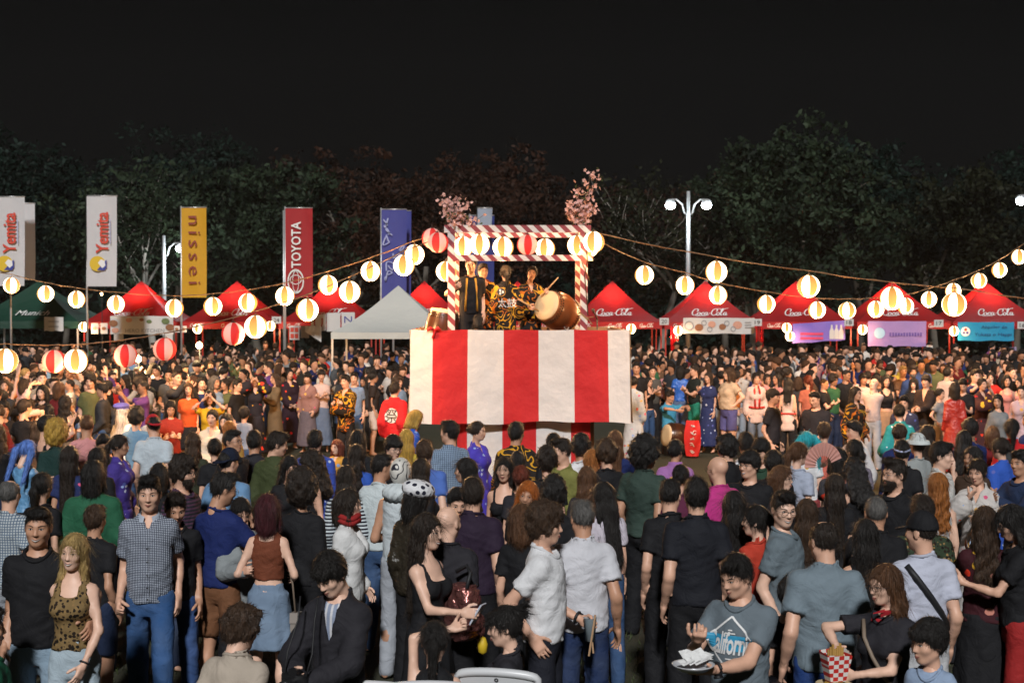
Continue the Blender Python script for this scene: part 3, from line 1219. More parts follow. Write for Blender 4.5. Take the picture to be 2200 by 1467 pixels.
  brim = lambda X, Y, Z: np.maximum(np.abs(np.sqrt(X ** 2 + ((Y - .014) / 1.15) ** 2) - .115 - (.05 - Z) * .35) - .012, np.maximum(Z - .06, .01 - Z))
  F.f = np.maximum(F.f, .03 - Z)
  F.add(brim, (-.15, -.15, .0), (.15, .17, .08), .01)
  amp = .001
 elif style == 'mask':
  H = head_field('m', h)
  F.add(lambda X, Y, Z: f_ell(V3(0, .008, .020), V3(.088, .110, .118))(X, Y, Z), (-.1, -.13, -.12), (.1, .14, .16), 0)
  F.ell((0, -.03, -.04), (.074, .078, .09), .02)
  amp = 0
 elif style == 'hood':
  F.add(lambda X, Y, Z: np.abs(f_ell(V3(0, .05, -.15), V3(.115, .115, .06))(X, Y, Z)) - .02, (-.15, -.1, -.24), (.15, .2, -.06), .01)
  amp = .006
 elif style == 'headband':
  F.add(cr(.016, .012), (-.14, -.14, -.12), (.14, .16, .2), 0)
  F.f = np.maximum(F.f, np.abs(Z - .052 + .25 * Y) - .013)
  amp = .001
 if amp:
  F.f += (amp * strand).astype(np.float32)
 r = F.mesh()
 _cache[key] = r
 return r

# ---- put a person together
def hair_material():
 m, t, p = new_mat('hair')
 tc = N(t, 'ShaderNodeTexCoord')
 oi = N(t, 'ShaderNodeObjectInfo')
 mp = N(t, 'ShaderNodeMapping')
 mp.inputs['Scale'].default_value = (1, 1, .10)
 t.links.new(tc.outputs['Object'], mp.inputs[0])
 nz = N(t, 'ShaderNodeTexNoise', Scale=190.0, Detail=3.0)
 n2 = N(t, 'ShaderNodeTexNoise', Scale=60.0, Detail=2.0)
 for n in (nz, n2):
  t.links.new(mp.outputs[0], n.inputs['Vector'])
 h = _math(t, 'ADD', nz.outputs[0], n2.outputs[0])
 mr = N(t, 'ShaderNodeMapRange')
 mr.inputs['From Min'].default_value = .55
 mr.inputs['From Max'].default_value = 1.45
 mr.inputs['To Min'].default_value = .35
 mr.inputs['To Max'].default_value = 1.75
 t.links.new(h, mr.inputs[0])
 mx = N(t, 'ShaderNodeMix', data_type='RGBA', blend_type='MULTIPLY')
 mx.inputs[0].default_value = 1.0
 t.links.new(oi.outputs['Color'], mx.inputs[6])
 t.links.new(mr.outputs[0], mx.inputs[7])
 t.links.new(mx.outputs[2], p.inputs['Base Color'])
 p.inputs['Roughness'].default_value = .46
 p.inputs['Specular IOR Level'].default_value = .42
 bp = N(t, 'ShaderNodeBump', Strength=1.0, Distance=.012)
 t.links.new(h, bp.inputs['Height'])
 t.links.new(bp.outputs[0], p.inputs['Normal'])
 return m

SKIN = obj_mat('skin', rough=0.48, bump=(120, 0.25, 0.002), var=0.22, vscale=17, spec=0.4, wrinkle=0)
EYE_WHITE = mat('eye_white', (0.62, 0.60, 0.57), 0.3, var=0.02)
IRIS = mat('iris_dark', (0.012, 0.008, 0.006), 0.25, var=0.0)
BROW = mat('brow_hair', (0.016, 0.011, 0.008), 0.8, var=0.1)
LIP = mat('lip', (0.30, 0.105, 0.085), 0.42, var=0.1)
TEETH = mat('teeth', (0.72, 0.70, 0.64), 0.3, var=0.02)
BODY_MATS = [SKIN, EYE_WHITE, IRIS, BROW, LIP, TEETH]
HAIR = hair_material()
GLASS_FRAME = mat('spectacle_frame', (0.012, 0.012, 0.014), 0.3, var=0.0)

VOX = {'A': (.027, .0165), 'B': (.036, .0235), 'C': (.046, .033), 'D': (.052, .042)}

def glasses_mesh(r=.023):
 b = MB()
 for s in (-1, 1):
  pts = [(s * .033 + r * math.cos(t) * 1.05, -.1045 + .004 * abs(math.cos(t)) * 0, .006 + r * .78 * math.sin(t)) for t in np.linspace(0, 2 * math.pi, 15)]
  b.tube(pts, .0018, 5, False)
  b.tube([(s * .057, -.103, .010), (s * .083, -.05, .010), (s * .086, .012, .006)], .0016, 5)
 b.tube([(-.010, -.106, .010), (.010, -.106, .010)], .0018, 5)
 return b.mesh('glasses', GLASS_FRAME, True)

def head_matrix(rig, k):
 M = Matrix.Identity(4)
 hs = 1.14 if rig.sex == 'k' else .955
 for i in range(3):
  for j in range(3):
   M[i][j] = rig.hR[i, j] * hs * k
  M[i][3] = rig.head[i] * k
 return M

def set_col(o, c):
 o.color = (*c, 1.0)
 return o

def col_obj(name, me, parent, c, M=None):
 o = bpy.data.objects.new(name, me)
 link(o, parent)
 if M is not None:
  o.matrix_local = M
 return set_col(o, c)

N_PEOPLE = 0
SKINS = {'light': (0.64, 0.37, 0.26), 'fair': (0.72, 0.45, 0.335), 'tan': (0.49, 0.26, 0.165), 'brown': (0.31, 0.16, 0.095), 'dark': (0.17, 0.09, 0.055)}
HAIRC = {'black': (0.011, 0.009, 0.008), 'dark': (0.020, 0.013, 0.009), 'brown': (0.045, 0.024, 0.013), 'chestnut': (0.09, 0.04, 0.018), 'blond': (0.36, 0.24, 0.09), 'golden': (0.42, 0.25, 0.045),
   'auburn': (0.13, 0.025, 0.012), 'orange': (0.38, 0.10, 0.015), 'ginger': (0.28, 0.095, 0.02), 'teal': (0.02, 0.36, 0.42), 'blue': (0.10, 0.20, 0.55), 'white': (0.62, 0.58, 0.54), 'grey': (0.10, 0.095, 0.09),
   'wine': (0.055, 0.010, 0.014), 'yellowgreen': (0.40, 0.42, 0.05)}

def person(loc, face, H, sex='m', w=1.0, pose=None, lod='B', skin='light', hair='short', hairc='black', top=('tee', 'plain', (.5, .5, .5)), bot=('jeans', 'denim', (.05, .08, .16)),
   label='', group=None, smile=False, wear=(), seed=None, shoes=False, top_name=None):
 """standing or seated figure; loc is the ground point between the feet, face in degrees (0 looks at the camera)"""
 global N_PEOPLE
 N_PEOPLE += 1
 sd = seed if seed is not None else N_PEOPLE * 13
 rig = Rig(sex, w, pose)
 k = H / 1.75
 if sex == 'k':
  k = H / 1.80
 vb, vc = VOX[lod]
 V, Q, M = rig.body(vb, lod, smile, .009 if top and top[0] not in ('tank', 'crop', 'strap') else 0)
 me = np_mesh('person', V * k, Q, BODY_MATS, M)
 ob = bpy.data.objects.new('person', me)
 link(ob)
 set_col(ob, SKINS[skin])
 ob.location = loc
 ob.rotation_euler = (0, 0, math.radians(face))
 tag(ob, label, 'person', group)
 amp = {'A': .0062, 'B': .0065, 'C': .007, 'D': .007}[lod]
 parts = {}
 if top:
  hem = top[3] if len(top) > 3 else None
  v, q = rig.top(top[0], vc, sd, amp, hem)
  nm = top_name or {'tee': 't_shirt', 'polo': 'polo_shirt', 'tank': 'tank_top', 'crop': 'crop_top', 'long': 'sweater', 'jacket': 'jacket', 'vest': 'vest', 'happi': 'festival_coat', 'strap': 'strap_top', 'shirt': 'shirt', 'blouse': 'blouse'}[top[0]]
  parts['top'] = col_obj(nm, np_mesh(nm, v * k, q, M_cloth(top[1])), ob, top[2])
  parts['top_vq'] = (v * k, q)
 if top and top[0] in ('tee', 'long') and lod in 'AB':
  neckband(parts['top'], parts['top_vq'], rig, k, top[2])
 if bot:
  hz = (top[3] if len(top) > 3 and top[3] else {'tank': .97, 'crop': 9, 'strap': .98, 'vest': .94, 'happi': .86, 'jacket': .85, 'blouse': .95}.get(top[0], .90)) if top else 9
  v, q = rig.bottom(bot[0], vc * 1.35, sd, amp, hz + .07)
  nm = {'jeans': 'jeans', 'trousers': 'trousers', 'shorts': 'shorts', 'skirt': 'skirt', 'longskirt': 'long_skirt', 'wide': 'wide_trousers'}[bot[0]]
  parts['bot'] = col_obj(nm, np_mesh(nm, v * k, q, M_cloth(bot[1])), ob, bot[2])
 HM = head_matrix(rig, k)
 if hair:
  parts['hair'] = col_obj('hair', hair_data(hair, lod, sd % 3), ob, HAIRC[hairc], HM)
 for wv in wear:
  nm, c = wv[0], wv[1]
  if nm == 'glasses':
   o = bpy.data.objects.new('glasses', glasses_data())
   link(o, ob)
   o.matrix_local = HM
  elif nm == 'beard':
   col_obj('beard', hair_data('beard', lod, 0), ob, HAIRC[c], HM)
  else:
   real = {'baseball': 'baseball_cap', 'beret': 'beret', 'floppy': 'floppy_cap', 'bucket': 'bucket_hat', 'mask': 'wrestling_mask', 'hood': 'hood', 'headband': 'headband'}[nm]
   kind = wv[2] if len(wv) > 2 else 'plain'
   HM2 = HM @ Matrix.Rotation(math.pi, 4, 'Z') if (len(wv) > 3 and wv[3] == 'back') else HM
   col_obj(real, hat_data(nm, lod, kind), ob, c, HM2)
 if shoes:
  for s_ in (1, -1):
   A = rig.leg[s_][2]
   o = col_obj('shoe', shoe_data(), ob, (.05, .05, .055) if not isinstance(shoes, tuple) else shoes, Matrix.Translation(Vector(A * k) + Vector((0, 0, -.085 * k + .0))) @ Matrix.Scale(k, 4))
 return ob, rig, k, parts

STRAND = {'buzz': .008, 'bald_top': .02, 'beard': .014, 'fade': .030, 'short': .045, 'shortside': .05, 'quiff': .045, 'fringe': .032, 'curly': .04, 'bigcurly': .05, 'curlylong': .08, 'bob': .09, 'long': .13, 'verylong': .15, 'longwavy': .12, 'pony': .08, 'bun': .05, 'messybun': .06, 'twintail': .09}

def strands(v, q, style, lod, seed):
 # single hairs and locks that stand off the mass
 if lod not in 'ABC' or style not in STRAND:
  return v, q
 L0 = STRAND[style]
 n = {'A': 2300, 'B': 1000, 'C': 320}[lod]
 wd = {'A': .0009, 'B': .0016, 'C': .003}[lod]
 r = np.random.RandomState(seed + 11)
 a, c, d = v[q[:, 0]], v[q[:, 2]], v[q[:, 1]]
 e = v[q[:, 3]]
 nr = np.cross(c - a, e - d)
 ar = np.linalg.norm(nr, axis=1) + 1e-12
 i = r.choice(len(q), n, p=ar / ar.sum())
 nn = nr[i] / ar[i][:, None]
 u = r.uniform(0, 1, (n, 1))
 P = (a[i] * u + c[i] * (1 - u)) * .7 + d[i] * .3
 t = np.where(P[:, 2:3] < .03, np.array([[0, .1, -1.0]]), P - np.array([[0, .04, .135]]))
 t = t + r.normal(size=t.shape) * (np.linalg.norm(t, axis=1)[:, None]) * (.8 if 'curly' in style else .13)
 t -= nn * (t * nn).sum(1)[:, None]
 t /= np.linalg.norm(t, axis=1)[:, None] + 1e-9
 s = np.cross(nn, t) * wd
 L = L0 * r.uniform(.4, 1.25, (n, 1))
 o = r.uniform(.0005, 1, (n, 1)) ** 3 * .016
 p0 = P - nn * .003
 p1 = P + t * L * .5 + nn * (.002 + o * .6)
 p2 = P + t * L + nn * (o * 1.1 - .001)
 V = np.stack([p0 - s, p0 + s, p1 + s, p1 - s, p2 + s * .2, p2 - s * .2], 1).reshape(-1, 3)
 k = len(v) + 6 * np.arange(n)[:, None]
 Q = np.concatenate([k + np.array([[0, 1, 2, 3]]), k + np.array([[3, 2, 4, 5]])])
 return np.concatenate([v, V]), np.concatenate([q, Q])

def neckband(ob, vq, rig, k, c):
 bv = BVHTree.FromPolygons([tuple(x) for x in vq[0]], [tuple(x) for x in vq[1]])
 nr = .060 if rig.sex == 'm' else .052
 P = []
 for i in range(20):
  t = 2 * math.pi * i / 20
  x, y = rig.neck[0] + (nr + .019) * math.cos(t), rig.neck[1] - .016 + (nr + .025) * math.sin(t)
  h = bv.ray_cast(Vector((x * k, y * k, (rig.neck[2] + .12) * k)), Vector((0, 0, -1)))
  z = h[0].z if h[0] is not None else (rig.neck[2] - .02) * k
  P.append([x * k, y * k, min(z, rig.neck[2] * k + .015)])
 P = np.array(P)
 P[:, 2] = (P[:, 2] + np.roll(P[:, 2], 1) + np.roll(P[:, 2], -1)) / 3
 m = MB()
 m.tube([*P, P[0]], .0115 * k, 6, False)
 o = m.build('neckband', M_cloth('plain'), ob, True)
 set_col(o, tuple(v * .9 for v in c))

def hair_data(style, lod, seed):
 key = ('hairdata', style, lod, seed)
 if key not in _cache:
  v, q = strands(*hair_mesh(style, lod, seed), style, lod, seed)
  _cache[key] = np_mesh('hair', v, q, HAIR)
 return _cache[key]

def hat_data(style, lod, kind):
 key = ('hatdata', style, lod, kind)
 if key not in _cache:
  v, q = hair_mesh(style, lod, 0)
  _cache[key] = np_mesh(style, v, q, M_cloth(kind))
 return _cache[key]

def glasses_data():
 if 'glasses' not in _cache:
  _cache['glasses'] = glasses_mesh()
 return _cache['glasses']

def shoe_data():
 if 'shoe' not in _cache:
  F = Field((-.07, -.22, -.02), (.07, .1, .13), .012)
  F.cone((0, .03, .045), (.006, -.13, .036), .048, .040, .02)
  F.cone((0, .025, .05), (0, .02, .10), .046, .046, .02)
  X, Y, Z = F.full()
  F.f = np.maximum(F.f, .002 - Z).astype(np.float32)
  v, q = F.mesh()
  _cache['shoe'] = np_mesh('shoe', v, q, M_cloth('plain'))
 return _cache['shoe']

# poses: hand targets (outward, y forward is negative, height) for the left and right hand
P_ = {
 'stand': {},
 'relaxed': dict(L=(.185, -.08, .93), R=(.19, -.02, .90), head=(8, 2, 0)),
 'phone': dict(L=(.06, -.36, 1.22), R=(.10, -.34, 1.20), Lh='grip', Rh='grip', head=(0, 22, 0), eL=(.35, .5, -.7), eR=(.35, .5, -.7)),
 'phone1': dict(R=(.12, -.36, 1.20), Rh='grip', head=(-5, 20, 0), eR=(.3, .5, -.7)),
 'crossed': dict(L=(-.06, -.20, 1.20), R=(-.04, -.25, 1.23), eL=(.5, .1, -.7), eR=(.5, .1, -.7), Lh='fist', Rh='fist'),
 'hips': dict(L=(.175, -.04, 1.03), R=(.175, -.04, 1.03), eL=(1, .5, 0), eR=(1, .5, 0), Lh='fist', Rh='fist'),
 'film': dict(R=(.10, -.38, 1.58), Rh='grip', eR=(.6, .1, -.8), L=(.04, -.36, 1.50), eL=(.6, .1, -.8), Lh='grip', head=(0, -4, 0)),
 'raise': dict(R=(.30, -.12, 1.95), eR=(1, .1, .1), Rh='flat'),
 'facehands': dict(L=(.07, -.16, 1.62), R=(.07, -.16, 1.62), eL=(.8, -.1, -.7), eR=(.8, -.1, -.7), Lh='flat', Rh='flat'),
 'clap': dict(L=(.01, -.34, 1.32), R=(.03, -.34, 1.32), eL=(.8, .2, -.6), eR=(.8, .2, -.6), Lh='flat', Rh='flat', tL=(0, -.2, 1), tR=(0, -.2, 1)),
 'clasp': dict(L=(-.01, -.20, .98), R=(.02, -.21, .98), eL=(.9, .4, -.2), eR=(.9, .4, -.2), Lh='grip', Rh='grip'),
 'back': dict(L=(-.02, .17, 1.0), R=(.02, .18, 1.0), eL=(1, .5, 0), eR=(1, .5, 0)),
 'drink': dict(R=(.10, -.24, 1.38), Rh='grip', eR=(.8, .2, -.6)),
 'chin': dict(R=(.05, -.15, 1.50), Rh='fist', eR=(.6, -.1, -.8), L=(-.1, -.2, 1.15), eL=(.8, .1, -.5)),
 'look_l': dict(head=(38, 4, 3), L=(.18, -.06, .92)),
 'look_r': dict(head=(-38, 4, -3), R=(.18, -.06, .92)),
 'step': dict(legs='step', L=(.19, -.14, .93), R=(.19, .09, .92)),
}
# ------------------------------------------------------------------ ground
def d_of(s):
 return F_PX / s

def ground_mat():
 m, t, p = new_mat('trodden_grass')
 tc = N(t, 'ShaderNodeTexCoord')
 n1 = N(t, 'ShaderNodeTexNoise', Scale=0.9, Detail=6.0)
 n2 = N(t, 'ShaderNodeTexNoise', Scale=26.0, Detail=5.0)
 for n in (n1, n2):
  t.links.new(tc.outputs['Object'], n.inputs['Vector'])
 c1 = _mixc(t, n1.outputs[0], (0.030, 0.036, 0.013), (0.062, 0.050, 0.030))
 c2 = _mixc(t, _math(t, 'MULTIPLY', n2.outputs[0], 0.8), c1, (0.018, 0.022, 0.009))
 t.links.new(c2, p.inputs['Base Color'])
 p.inputs['Roughness'].default_value = 0.95
 noise_bump(t, p, 60, 0.9, 0.03, tc.outputs['Object'])
 return m

gb = MB()
P = [[(x, y, 0.0) for x in np.linspace(-600, 600, 25)] for y in np.linspace(-200, 1200, 29)]
gb.grid(P)
g = gb.build('ground', ground_mat())
tag(g, kind='structure')

# ------------------------------------------------------------------ trees
BARK = mat('bark', (0.10, 0.085, 0.068), 0.9, bump=(9, 0.8, 0.04), var=0.3, vscale=3)
PALE_BARK = mat('pale_bark', (0.22, 0.20, 0.175), 0.9, bump=(9, 0.6, 0.03), var=0.3, vscale=3)

def leaf_mat(name, a, b):
 m, t, p = new_mat(name)
 tc = N(t, 'ShaderNodeTexCoord')
 nz = N(t, 'ShaderNodeTexNoise', Scale=0.55, Detail=3.0)
 n2 = N(t, 'ShaderNodeTexNoise', Scale=5.0, Detail=2.0)
 t.links.new(tc.outputs['Object'], nz.inputs['Vector'])
 t.links.new(tc.outputs['Object'], n2.inputs['Vector'])
 g = _math(t, 'MULTIPLY_ADD', nz.outputs[0], 2.4, -0.8)
 g2 = _math(t, 'ADD', g, _math(t, 'MULTIPLY_ADD', n2.outputs[0], 1.2, -0.6))
 cl = N(t, 'ShaderNodeClamp')
 t.links.new(g2, cl.inputs[0])
 c = _mixc(t, cl.outputs[0], a, b)
 t.links.new(c, p.inputs['Base Color'])
 p.inputs['Roughness'].default_value = 0.65
 p.inputs['Specular IOR Level'].default_value = 0.2
 tr = N(t, 'ShaderNodeBsdfTranslucent')
 t.links.new(c, tr.inputs['Color'])
 ms = N(t, 'ShaderNodeMixShader')
 ms.inputs[0].default_value = 0.3
 t.links.new(p.outputs[0], ms.inputs[1])
 t.links.new(tr.outputs[0], ms.inputs[2])
 t.links.new(ms.outputs[0], t.nodes['Material Output'].inputs[0])
 return m

LEAVES = [leaf_mat('leaves_green', (0.006, 0.011, 0.006), (0.046, 0.070, 0.037)),
   leaf_mat('leaves_deep', (0.003, 0.008, 0.006), (0.015, 0.036, 0.025)),
   leaf_mat('leaves_olive', (0.006, 0.008, 0.003), (0.028, 0.030, 0.012)),
   leaf_mat('leaves_brown', (0.012, 0.006, 0.0035), (0.066, 0.027, 0.015))]  # reddish glow behind the tower is put into this leaf colour

def tree(px, d, H, R, seed, label, leaf=0, dens=1.0, bark=BARK, lean=0.0, base=0.30, group='trees behind the stalls', leafsize=0.14):
 rnd = random.Random(seed)
 x = (px - CX) / F_PX * d
 root = empty('tree', (x, d, 0), 0)
 tag(root, label, 'tree', group)
 tb = MB()
 tips = []

 def limb(p, dr, L, r, lv):
  pts, rs = [p], [r]
  q = p
  dd = dr.normalized()
  n = 4
  for i in range(n):
   dd = (dd + Vector((rnd.uniform(-1, 1), rnd.uniform(-1, 1), rnd.uniform(-.4, .7))) * (.16 + .05 * lv)).normalized()
   q = q + dd * L / n
   pts.append(q)
   rs.append(r * (1 - .42 * (i + 1) / n))
   if lv >= 2:
    tips.append((q, lv))
  tb.tube(pts, rs, 7 if lv < 2 else 5, cap=True)
  if lv < 3:
   k = rnd.randint(3, 4) if lv else rnd.randint(4, 5)
   for i in range(k):
    a = rnd.uniform(0, 2 * math.pi)
    t = rnd.uniform(.55, 1.0)
    idx = min(int(t * n), n)
    nd = (dd * rnd.uniform(.5, 1.0) + Vector((math.cos(a), math.sin(a), rnd.uniform(.05, .6))) * rnd.uniform(.6, 1.0)).normalized()
    limb(pts[idx], nd, L * rnd.uniform(.55, .8), rs[idx] * .62, lv + 1)
  else:
   tips.append((q, lv))
 limb(Vector((0, 0, -.1)), Vector((lean, 0, 1)), H * (base + .08), .07 + H * .007, 0)
 # fit tips into the wanted crown
 mz = max(t[0].z for t in tips)
 sc = (H * .93) / mz
 tb.v = [(a * sc, b * sc, c * sc) for a, b, c in tb.v]
 tips = [t[0] * sc for t in tips]
 tb.build('trunk', bark, root, True)
 npr = np.random.RandomState(seed)
 T = np.array([tuple(t) for t in tips])
 # extra clump centres through the crown's volume
 c = V3(lean * H * .4, 0, H * .62)
 nx = int(len(T) * .28)
 e = npr.normal(size=(nx, 3))
 e /= np.linalg.norm(e, axis=1)[:, None]
 e = c + e * np.array([R, R * .8, H * .36]) * (npr.uniform(.3, 1, (nx, 1)) ** .5)
 T = np.concatenate([T, e])
 n = int(44 * dens)
 cen = np.repeat(T, n, 0)
 cr = npr.uniform(.2, 1.05, len(T)).repeat(n)[:, None]
 off = npr.normal(size=cen.shape)
 off /= np.linalg.norm(off, axis=1)[:, None]
 pos = cen + off * cr * npr.uniform(.2, 1, (len(cen), 1)) * np.array([1, 1, .75])
 s = leafsize * npr.uniform(.55, 1.25, (len(pos), 1))
 u = npr.normal(size=pos.shape)
 u /= np.linalg.norm(u, axis=1)[:, None]
 w = np.cross(u, npr.normal(size=pos.shape))
 w /= np.linalg.norm(w, axis=1)[:, None]
 V = np.stack([pos - u * s, pos + w * s * .5, pos + u * s, pos - w * s * .5], 1).reshape(-1, 3)
 Q = np.arange(len(V)).reshape(-1, 4)
 cro = bpy.data.objects.new('crown', np_mesh('crown', V, Q, LEAVES[leaf], smooth=False))
 link(cro, root)
 return root

# ------------------------------------------------------------------ lettering and flat print
def text_geo(body, size=1.0, shear=0.0, space=1.0, bold=0.0, align='CENTER'):
 """vertices (x right, z up, centred on 0) and faces of a line of lettering"""
 cu = bpy.data.curves.new('lettering', 'FONT')
 cu.body = body
 cu.size = size
 cu.shear = shear
 cu.space_character = space
 cu.offset = bold
 cu.align_x = align
 cu.align_y = 'CENTER'
 cu.resolution_u = 2
 o = bpy.data.objects.new('lettering', cu)
 COL.objects.link(o)
 dg = bpy.context.evaluated_depsgraph_get()
 me = o.evaluated_get(dg).to_mesh()
 V = [Vector((v.co.x, 0, v.co.y)) for v in me.vertices]
 Fs = [tuple(p.vertices) for p in me.polygons]
 o.evaluated_get(dg).to_mesh_clear()
 bpy.data.objects.remove(o)
 bpy.data.curves.remove(cu)
 if V:
  mx = (min(v.x for v in V) + max(v.x for v in V)) / 2
  mz = (min(v.z for v in V) + max(v.z for v in V)) / 2
  V = [v - Vector((mx, 0, mz)) for v in V]
 return V, Fs

def lettering(body, w, h, m, parent, M, name='lettering', shear=0.0, bold=0.0, space=1.0):
 """lettering fitted into w x h, laid by matrix M (local x right, y into the wall, z up)"""
 V, Fs = text_geo(body, 1.0, shear, space, bold)
 if not V:
  return None
 x0 = max(v.x for v in V) * 2
 z0 = max(v.z for v in V) * 2
 V = [M @ Vector((v.x * w / x0, 0, v.z * h / z0)) for v in V]
 me = bpy.data.meshes.new(name)
 me.from_pydata([tuple(v) for v in V], [], Fs)
 me.materials.append(m)
 o = bpy.data.objects.new(name, me)
 return link(o, parent)

def stroke_ribbon(strokes, wid):
 """pen strokes [(x, z), ...] -> flat ribbon faces with pen-like width"""
 V, Fs = [], []
 for st in strokes:
  # smooth by Catmull-Rom
  p = [Vector((a, b)) for a, b in st]
  pp = [p[0]] + p + [p[-1]]
  q = []
  for i in range(1, len(pp) - 2):
   for k in range(5):
    t = k / 5
    a, b, c, d = pp[i - 1], pp[i], pp[i + 1], pp[i + 2]
    q.append(.5 * ((2 * b) + (c - a) * t + (2 * a - 5 * b + 4 * c - d) * t * t + (3 * b - a - 3 * c + d) * t ** 3))
  q.append(p[-1])
  b0 = len(V)
  for i, c in enumerate(q):
   tng = (q[min(i + 1, len(q) - 1)] - q[max(i - 1, 0)]).normalized()
   nn = Vector((-tng.y, tng.x))
   ww = wid * (.55 + .75 * abs(tng.y)) * (.5 if i in (0, len(q) - 1) else 1)
   V += [Vector((c.x + nn.x * ww, 0, c.y + nn.y * ww)), Vector((c.x - nn.x * ww, 0, c.y - nn.y * ww))]
  for i in range(len(q) - 1):
   a = b0 + 2 * i
   Fs.append((a, a + 2, a + 3, a + 1))
 return V, Fs

def script_drink():
 """the flowing two-word script on the red stall roofs, drawn with pen strokes in a 10 x 3 box"""
 st = []

 def C(x):
  st.append([(x + 1.25, 1.55), (x + 1.5, 2.2), (x + 1.1, 2.65), (x + .45, 2.3), (x + .1, 1.4), (x + .25, .55), (x + .75, .25), (x + 1.3, .6)])

 def o(x):
  st.append([(x + .45, 1.3), (x + .1, .95), (x + .15, .45), (x + .5, .3), (x + .8, .65), (x + .75, 1.15), (x + .45, 1.3), (x + .9, 1.15)])

 def c(x):
  st.append([(x + .75, 1.05), (x + .6, 1.3), (x + .2, 1.05), (x + .1, .6), (x + .35, .3), (x + .85, .6)])

 def a(x):
  st.append([(x + .75, 1.25), (x + .4, 1.3), (x + .1, .9), (x + .2, .4), (x + .5, .4), (x + .75, 1.1)])
  st.append([(x + .78, 1.3), (x + .68, .6), (x + .8, .3), (x + 1.1, .55)])
 C(0)
 o(1.35)
 c(2.35)
 a(3.2)
 st.append([(4.35, .95), (4.75, 1.05)])
 C(4.85)
 o(6.2)
 st.append([(7.1, .5), (7.5, 1.6), (7.75, 2.5), (7.55, 2.75), (7.35, 2.2), (7.3, .9), (7.45, .32), (7.8, .5)])
 a(7.9)
 st.append([(6.05, 2.35), (6.6, 2.75), (7.4, 2.35), (8.2, 2.7), (9.0, 2.95)])
 st.append([(1.0, .15), (1.7, -.05), (2.8, .05), (3.6, .0)])
 V, Fs = stroke_ribbon(st, .10)
 V = [Vector((v.x - 4.5 + (v.z - 1.4) * .22, 0, v.z - 1.4)) for v in V]
 return V, Fs

def stamp(geo, w, m, parent, M, name='lettering'):
 V, Fs = geo
 x0 = max(v.x for v in V) - min(v.x for v in V)
 me = bpy.data.meshes.new(name)
 me.from_pydata([tuple(M @ (v * (w / x0))) for v in V], [], Fs)
 me.materials.append(m)
 return link(bpy.data.objects.new(name, me), parent)

def frame(o, right, up):
 """matrix with origin o, local x = right, z = up, y = into the wall"""
 r = Vector(right).normalized()
 u = Vector(up)
 u = (u - r * u.dot(r)).normalized()
 y = u.cross(r)
 M = Matrix((r, y, u)).transposed().to_4x4()
 M.translation = Vector(o)
 return M

def rect_geo(w, h, bx=0, bz=0):
 return [Vector((bx - w / 2, 0, bz - h / 2)), Vector((bx + w / 2, 0, bz - h / 2)), Vector((bx + w / 2, 0, bz + h / 2)), Vector((bx - w / 2, 0, bz + h / 2))], [(0, 1, 2, 3)]

def disc_geo(rx, rz, bx=0, bz=0, n=20, inner=0.0):
 V = [Vector((bx + rx * math.cos(2 * math.pi * k / n), 0, bz + rz * math.sin(2 * math.pi * k / n))) for k in range(n)]
 if inner:
  V += [Vector((bx + rx * inner * math.cos(2 * math.pi * k / n), 0, bz + rz * inner * math.sin(2 * math.pi * k / n))) for k in range(n)]
  return V, [(k, (k + 1) % n, n + (k + 1) % n, n + k) for k in range(n)]
 return V, [tuple(range(n))]

def poly_geo(pts):
 return [Vector((a, 0, b)) for a, b in pts], [tuple(range(len(pts)))]

def put(geo, m, parent, M, name):
 V, Fs = geo
 me = bpy.data.meshes.new(name)
 me.from_pydata([tuple(M @ v) for v in V], [], Fs)
 me.materials.append(m)
 return link(bpy.data.objects.new(name, me), parent)

WHITE_INK = mat('white_ink', (0.72, 0.72, 0.72), 0.6, var=0.04)
RED_INK = mat('red_ink', (0.55, 0.05, 0.025), 0.6, var=0.04)
BLACK_INK = mat('black_ink', (0.02, 0.02, 0.022), 0.6, var=0.04)
BLUE_INK = mat('blue_ink', (0.03, 0.045, 0.26), 0.6, var=0.04)
YELLOW_INK = mat('yellow_ink', (0.62, 0.42, 0.02), 0.6, var=0.04)
BROWN_INK = mat('brown_ink', (0.22, 0.035, 0.02), 0.6, var=0.04)
PALE_BLUE_INK = mat('pale_blue_ink', (0.32, 0.36, 0.62), 0.6, var=0.04)
STEEL = mat('painted_steel', (0.36, 0.37, 0.38), 0.4, 0.3, var=0.06)
ALU = mat('aluminium_pole', (0.62, 0.62, 0.62), 0.35, 0.6, var=0.06)

# ------------------------------------------------------------------ stalls: pyramid tents
RED_TENT = mat('red_tent_cloth', (0.34, 0.010, 0.013), 0.6, var=0.12, vscale=2.5, transl=0.42, bump=(2.2, 0.35, 0.12))
GREEN_TENT = mat('green_tent_cloth', (0.006, 0.045, 0.028), 0.6, var=0.12, vscale=2.5, transl=0.15, bump=(2.2, 0.35, 0.12))
WHITE_TENT = mat('white_tent_cloth', (0.50, 0.54, 0.54), 0.6, var=0.05, vscale=2.0, transl=0.2, bump=(1.6, 0.4, 0.15))
RED_LEG = mat('red_tent_leg', (0.32, 0.025, 0.02), 0.4, var=0.06)
WARM = (1.0, 0.56, 0.20)
SCRIPT = script_drink()

def point_light(name, loc, watts, col, parent=None, rad=0.08):
 l = bpy.data.lights.new(name, 'POINT')
 l.energy = watts
 l.color = col
 l.shadow_soft_size = rad
 o = bpy.data.objects.new(name, l)
 o.location = loc
 return link(o, parent)

